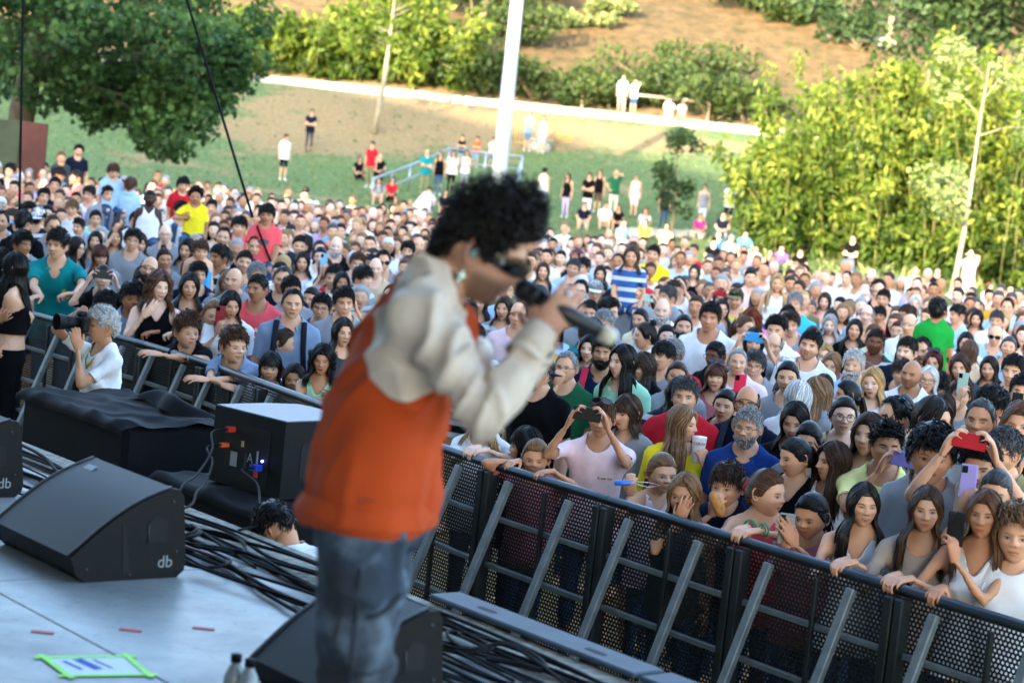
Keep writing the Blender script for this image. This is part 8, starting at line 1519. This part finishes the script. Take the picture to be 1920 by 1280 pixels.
k = MB(); v = nrm(CR * .98 - UP * .06); w_ = UP; k.tube([u * .034, u * .06 + w_ * .006, u * .13 + w_ * .012 - UP * .01, u * .19 - UP * .012, u * .13 - w_ * .016 - UP * .008, u * .06 - w_ * .004, u * .034], .0028, 6); k.obj('hoop', M_WHITEP, root); tag(root, 'blue bubble wand with a white hoop above the rail', 'bubble wand')
q = at_b(1345, 944, 7.55); q = held(1345, 945, dep(at_b(1364, 912, 7.4)) - .25); root = empty('sandwich_roll', q); k = MB(); d = nrm(CR * .45 - CU); t = np.linspace(-1, 1, 11)[:, None]; k.tube(d * .07 * t, .03 * np.sqrt(np.clip(1 - t[:, 0] ** 4, .05, 1)), 14); k.obj('bread', simple('bread_crust', '#b87f45', .7, var=.3, scale=40, bmp=.3, bscale=120), root); k = MB(); k.tube(d * .068 * t + nrm(CAM - q) * .006 + CR * .0, .026 * np.sqrt(np.clip(1 - t[:, 0] ** 4, .05, 1)) , 10); tag(root, 'crusty sandwich roll in the hands of the child in navy', 'sandwich')
pB, bB = BOW; k = MB(); t = np.arange(14) * 2 * math.pi / 14; k.tube(np.array([0, .105, .028]) + np.stack([np.cos(t) * .024, .008 * np.sin(2 * t), np.sin(t) * .024], -1), .0095, 7, closed=True); child(pB, 'hair_bow', to_mesh('hair_bow', k.arrays(), M_CLOTH), '#e0566e', bB.head_m)
for sx in (-1, 1):
 k = MB(); P = bB.bend(np.array([(sx * .06, -.098, 1.27), (sx * .062, -.10, 1.33), (sx * .06, -.085, 1.385), (sx * .058, -.03, 1.43), (sx * .058, .03, 1.43)]) * [1, 1, .73]); k.tube(P, .006, 8, up=(0, 1, 0)); V, Q, T = k.arrays(); c = np.repeat(P, 8, 0); V[:len(c), 0] = c[:, 0] + (V[:len(c), 0] - c[:, 0]) * 2.4; child(pB, 'shoulder_strap', to_mesh('shoulder_strap', (V, Q, T), M_CLOTH), '#c9cdd4')
for sd in 'LR':
 W, fd, bk, _ = bB.J['H' + sd]; k = MB()
 for j in range(2): t = np.arange(12) * 2 * math.pi / 12; y_ = np.cross(bk, fd); k.tube(W - fd * (.022 + .014 * j) + .027 * (np.outer(np.cos(t), bk) + np.outer(np.sin(t), y_)), .0035, 6, closed=True)
 child(pB, 'wristband', to_mesh('wristband', k.arrays(), M_CLOTH), '#2a9a70')
# technician bending in the pit, only head and shoulders show above the stage edge
Hw = at_y(508, 985, 8.55); hc = hc_of('m', 66); rz = math.atan2(-E_[0], E_[1]) + R(8); M = rz_m(rz); sc = .98
tb = Body('m', 155, 66, {'L': ((.2, -.75, .62), (1, 0, 0), 'relaxed', None, None), 'R': ((-.2, -.75, .62), (-1, 0, 0), 'relaxed', None, None)}, (0, 52, 12), dict(), vox=.0125); loc = Hw - M @ (tb.hc * sc); loc[2] = max(0, loc[2] - 0) * 0
o = dress(tb, loc, rz, (Hw[2]) / tb.hc[2], 'short2', 'black', 'tee', 'white', 'tan', lcol='black'); tag(o, 'technician bending in the pit, only dark hair and rainbow lanyard show', 'person')
for dx, cc_ in ((-.007, '#c0392b'), (0, '#d9a514'), (.007, '#2e9a4a'), (.014, '#2a4fb0')):
 k = MB(); t = np.linspace(0, 2 * math.pi, 20)[:-1]; P = tb.bend(np.stack([np.cos(t) * .078, np.sin(t) * .076 + .004, 1.468 + .014 * np.cos(2 * t) + 0 * t + dx], -1)); k.tube(P, .0038, 6, closed=True); child(o, 'lanyard', to_mesh('lanyard', k.arrays(), M_CLOTH), cc_)
# ------------------------------------------------------------------ the singer
def singer():
 X0, Y0 = -.285, 4.52; base = np.array([X0, Y0, SZ + .008]); rz = R(90); M = rz_m(rz)
 SCL = .95; tol = lambda p: M.T @ (np.asarray(p) - base) / SCL
 Wr = at_y(1012, 622, Y0 - .17); Wl = at_y(1012, 655, Y0 + .02); Hd = at_y(908, 462, Y0 - .01)
 lean = 12; hc = hc_of('m', lean); off = tol(Hd) - hc
 mic0, mic1 = at_y(985, 545, Y0 - .13), at_y(1152, 637, Y0 - .20); md = nrm(mic1 - mic0)
 told = lambda d: M.T @ np.asarray(d, float)
 arms = {'R': (tol(Wr), told([-.35, -.55, -1]), 'mic', told(nrm(mic0 + md * .10 - Wr) + np.array([0, .0, .25])), told([.15, -1, .35])),
   'L': (tol(Wl), told([-.2, .8, -1]), 'mic', told([.15, -.5, .9]), told([.6, .7, .1]))}
 b = Body('m', 77, lean, arms, (-6, 20, -3), dict(stub=.65), vox=.0095, hsx=1.1, hv=.0048, headres=(84, 92), hoff=off)
 p = link('person', b.mesh); p.color = (*lin('#c79a80'), 1); p['brow'] = [.02, .014, .01, 1.0]; p.location = Vector(base); p.rotation_euler = (0, 0, rz); p.scale = (SCL,) * 3
 tag(p, 'singer in an orange sweatshirt with cream sleeves bending over a microphone', 'person')
 # sweatshirt: body and raglan sleeves cut from the same draped surface
 ax = np.abs(b.off[:, 0]); arm = np.array(['arm' in q for q in b.names])[b.bone]; rag = np.where(arm, .05, np.where(b.sp > 1.16, np.clip(ax - (.055 + (1.46 - b.sp) * .42), -.05, .05), -.05)); rag = laplace(np.stack([rag, rag, rag], -1), b.Q, b.T, 4, .5)[:, 0]
 def cloth_mat(name, c, sheen, rough):
  m, nt, bs = nodes(name); n = noise(nt, 3.2, 5); col = ramp(nt, n.outputs[0], [(.3, tuple(x * .88 for x in lin(c))), (.7, tuple(min(1, x * 1.08) for x in lin(c)))]); nt.links.new(col, bs.inputs['Base Color']); bs.inputs['Roughness'].default_value = rough; bs.inputs['Sheen Weight'].default_value = sheen; n2 = noise(nt, 500, 2); bump(nt, bs, n2.outputs[0], .3, .002); return m
 kw = dict(sleeve=.525, hem=.895, dip=.02, off=.016, wr=.0125, loose=.022, seed=5, smooth=5, ff=48, fp=2.2)
 body_m = b.clothes('top', mat=cloth_mat('orange_fleece', '#b5420a', 0, .95), name='sweatshirt', extra=rag, tag_=1, **kw); o = child(p, 'sweatshirt', body_m)
 slm = b.clothes('top', mat=cloth_mat('cream_satin', '#cbbcab', 0, .5), name='sleeves', extra=-rag, tag_=2, **kw); child(o, 'sleeves', slm)
 # ribbed hem and cuffs
 k = MB(); t = np.linspace(0, 2 * math.pi, 49)[:-1]
 for z_, r_ in ((.80, 0),):
  rows = [b.bend(np.stack([np.cos(t) * (.172 + q[0]) * (1 + .012 * np.sin(t * 24)), np.sin(t) * (.138 + q[0]) * (1 + .012 * np.sin(t * 24)) + .01, np.full(48, q[1]) + .008 * np.sin(t * 3)], -1)) for q in ((.016, .868), (.030, .884), (.036, .91), (.016, .945))]; k.grid(np.array(rows), True)
 child(o, 'ribbed_hem', to_mesh('ribbed_hem', k.arrays(), MATS['orange_fleece']))
 for sd in 'RL':
  El, W = b.J['E' + sd], b.J['W' + sd]; d = nrm(W - El); u = nrm(np.cross(d, [0, 0, 1])); v = np.cross(d, u); k = MB()
  rows = [W + d * s_ + np.outer(np.cos(t), u) * r_ + np.outer(np.sin(t), v) * r_ for s_, r_ in ((-.075, .050), (-.05, .046), (.0, .040), (.012, .037), (.008, .032))]; k.grid(np.array(rows), True); child(o, 'cuff', to_mesh('cuff', k.arrays(), MATS['cream_satin']))
 # jeans
 m, nt, bs = nodes('washed_denim'); n = noise(nt, 5, 6, .6); n2 = noise(nt, 1.6, 3); w = noise(nt, 160, 2, stretch=(1, 1, .1)); c = ramp(nt, n.outputs[0], [(.3, lin('#10161f')), (.5, lin('#2a3a4c')), (.66, lin('#71869a'))]); c = mixc(nt, ramp(nt, n2.outputs[0], [(.4, (0, 0, 0)), (.62, (.6, .6, .6))]), c, lin('#241f1c')); nt.links.new(c, bs.inputs['Base Color']); bs.inputs['Roughness'].default_value = .85; bump(nt, bs, w.outputs[0], .4, .003)
 jm = b.clothes('legs', sleeve=.80, hem=.885, off=.026, wr=.012, ff=40, seed=3, mat=m, name='jeans', smooth=5); j = child(p, 'jeans', jm)
 V = np.empty(len(jm.vertices) * 3); jm.vertices.foreach_get('co', V); V = V.reshape(-1, 3); bvh = BVHTree.FromPolygons([tuple(q) for q in V], [tuple(q.vertices) for q in jm.polygons]); dk = simple('seam_thread', '#1b2430', .8)
 def seam(name, pts, r=.003):
  out = []
  for y_, z_ in pts:
   h = bvh.ray_cast(Vector((-.8, y_, z_)), Vector((1, 0, 0)))
   if h[0] is not None: out.append(np.array(h[0]) + [-.002, 0, 0])
  if len(out) > 2: k = MB(); k.tube(smooth_path(out, 30), r, 6); child(j, name, to_mesh(name, k.arrays(), dk))
 seam('pocket_seam', [(-.115, .80), (-.10, .74), (-.065, .70), (-.03, .685)], .006); seam('side_seam', [(-.005, z_) for z_ in np.linspace(.80, .2, 14)], .004); seam('back_pocket', [(.03, .74), (.09, .74), (.13, .735)], .004); seam('back_pocket', [(.035, .74), (.035, .66), (.04, .62)], .003); seam('thigh_patch', [(-.10, .56), (-.03, .55), (.05, .55), (.11, .56)], .005); seam('thigh_patch', [(-.10, .50), (-.03, .49), (.05, .49)], .003)
 child(p, 'shoes', b.clothes('shoes', name='shoes', off=.012, wr=0), '#d8d4cc')
 # hair: a thick mop of curls
 g = np.random.default_rng(8); mb = HB(); hl = hairline('std'); cap_grid(mb, hl, .020, 9, rough=.6, side=.85); mb.reg(.15)
 for _ in range(2600):
  ph = g.uniform(-math.pi, math.pi); th = hl(ph) * math.sqrt(g.uniform(0, 1)) * .95; front = max(0, math.cos(ph)); T = (.022 + .022 * float(sstep(1.4, .3, th)) + .006 * front) * (1 + .35 * math.sin(ph * 3 + th * 5)); T *= 1 - .55 * math.exp(-((abs(ph) - 1.75) / .55) ** 2) * float(sstep(.75, 1.15, th)); c = scalp(np.array(th), np.array(ph), np.array(T * g.uniform(.3, 1.25)))
  axv = nrm(g.normal(size=3) + np.array([0, 0, -.4])); bx = nrm(np.cross(axv, g.normal(size=3))); cx = np.cross(axv, bx); t = np.linspace(0, 1, 9); a = t * g.uniform(5, 9) + g.uniform(0, 6); rr = .0075 * g.uniform(.6, 1.5); mb.tube(c + rr * (np.cos(a)[:, None] * bx + np.sin(a)[:, None] * cx) + axv * (t[:, None] - .5) * .034, .0021 * np.array([.4, 1, 1.1, 1.1, 1.1, 1.1, 1, .9, .3]), 4, cap=False); mb.reg(g.uniform(.1, .8))
 for _ in range(150):   # nape
  ph = math.pi + g.normal() * .5; c = scalp(np.array(R(118)), np.array(ph), np.array(.014)); t = np.linspace(0, 1, 8); a = t * 7 + g.uniform(0, 6); mb.tube(c + .008 * np.stack([np.cos(a), np.sin(a), 0 * a], -1) + np.outer(t, [0, .012, -.05 * g.uniform(.4, 1.1)]), .0024 * np.array([.6, 1, 1, 1, 1, 1, .8, .2]), 4, cap=False); mb.reg(g.uniform(.1, .7))
 mb.flush(); child(p, 'hair', to_mesh('hair', mb.arrays(), M_HAIR, True, {'hv': np.concatenate(mb.hv)}), '#17110e', b.head_m)
 # moustache
 mb = HB()
 for _ in range(170):
  x = g.uniform(-.026, .026); P0 = np.array([x, -.1115 + 7 * x * x, -.0465 - 3 * x * x]); t = np.linspace(0, 1, 4)[:, None]; mb.tube(P0 + t * np.array([np.sign(x) * .006, -.002, -.006]) + g.normal(size=3) * .001, [.0012, .0015, .0012, .0003], 3, cap=False); mb.reg(g.uniform(.2, .8))
 mb.flush(); child(p, 'moustache', to_mesh('moustache', mb.arrays(), M_HAIR, True, {'hv': np.concatenate(mb.hv)}), '#1c1410', b.head_m)
 # wraparound sunglasses
 a = np.linspace(-1.62, 1.62, 41); rows = []
 for q in np.linspace(-1, 1, 7):
  hgt = .021 * np.interp(np.abs(a), [0, .12, .5, .95, 1.3, 1.62], [.45, .75, 1.0, .85, .45, .25]); rows.append(np.stack([np.sin(a) * (.091 + .001 * (1 - q * q)), -np.cos(a) * .114 - .004 * (1 - q * q) + np.where(np.abs(a) > 1.2, .012, 0), .003 + q * hgt + .006 * np.abs(a) / 1.6], -1))
 k = MB(); k.grid(np.array(rows)); k.grid(np.array(rows)[::-1] * [.975, .975, 1]); gl = child(p, 'sunglasses', to_mesh('sunglasses', k.arrays(), M_GLASSY), None, b.head_m)
 for sx in (-1, 1):
  k = MB(); k.tube([(sx * .091, .0, .009), (sx * .087, .02, .004), (sx * .083, .034, -.006)], .003, 6); child(gl, 'temple', to_mesh('temple', k.arrays(), M_LOGO)); k = MB(); k.ball((sx * .085, -.056, .008), (.004, .006, .006), 8, 6); child(gl, 'hinge', to_mesh('hinge', k.arrays(), M_LOGO))
 k = MB(); k.ball((-.0835, .010, -.004), (.008, .010, .011), 12, 8); k.ball((-.088, .011, -.002), (.004, .006, .006), 10, 6); child(p, 'ear_monitor', to_mesh('ear_monitor', k.arrays(), simple('ear_monitor_resin', '#7f9c98', .2)), None, b.head_m)
 k = MB(); o_ = np.array([-.083, .013, -.036]); k.tube([o_, o_ + [-.002, 0, -.012]], .0012, 6); k.bbox(o_ + [-.003, 0, -.028], (.004, .006, .034), .001); k.bbox(o_ + [-.003, 0, -.022], (.004, .022, .006), .001); child(p, 'earring', to_mesh('earring', k.arrays(), simple('earring_metal', '#a9bfae', .25, .8)), None, b.head_m)
 W, fd, bk, _ = b.J['HR']; k = MB(); t = np.arange(14) * 2 * math.pi / 14; y_ = np.cross(bk, fd); c0 = W + fd * .108 + y_ * .0095 - bk * .010; k.tube(c0 + .0108 * (np.outer(np.cos(t), bk * .6 + fd * .4) + np.outer(np.sin(t), y_)), .0028, 6, closed=True); k.ball(c0 + bk * .014, .006, 10, 6); child(p, 'ring', to_mesh('ring', k.arrays(), simple('silver_ring', '#c9ccd0', .15, 1.0)))
 # microphone
 root = empty('microphone', mic0); L = np.linalg.norm(mic1 - mic0); k = MB(); k.ball((0, 0, 0), .0265, 20, 14); k.tube([md * .012, md * .03], [.026, .024], 20); k.obj('grille', M_GRILLE, root); k = MB(); k.tube([md * .026, md * .036], [.0265, .0265], 20); k.obj('collar', M_DKST, root)
 k = MB(); k.tube([md * .036, md * .06, md * (L - .03)], [.0225, .021, .0165], 20); k.obj('handle', simple('matt_black', '#0e0f11', .4), root); k = MB(); k.tube([md * (L - .032), md * (L - .012), md * L], [.0185, .0185, .014], 20); k.obj('tail_ring', simple('cream_ring', '#cfcab0', .5), root); k = MB(); k.bbox(md * .10 + np.cross(md, UP) * -.0, (.008, .008, .012), .001); k.obj('switch', M_DKST, root, smooth=False)
 tag(root, 'black wireless microphone with a cream tail ring in the singer\'s hands', 'microphone')
singer()
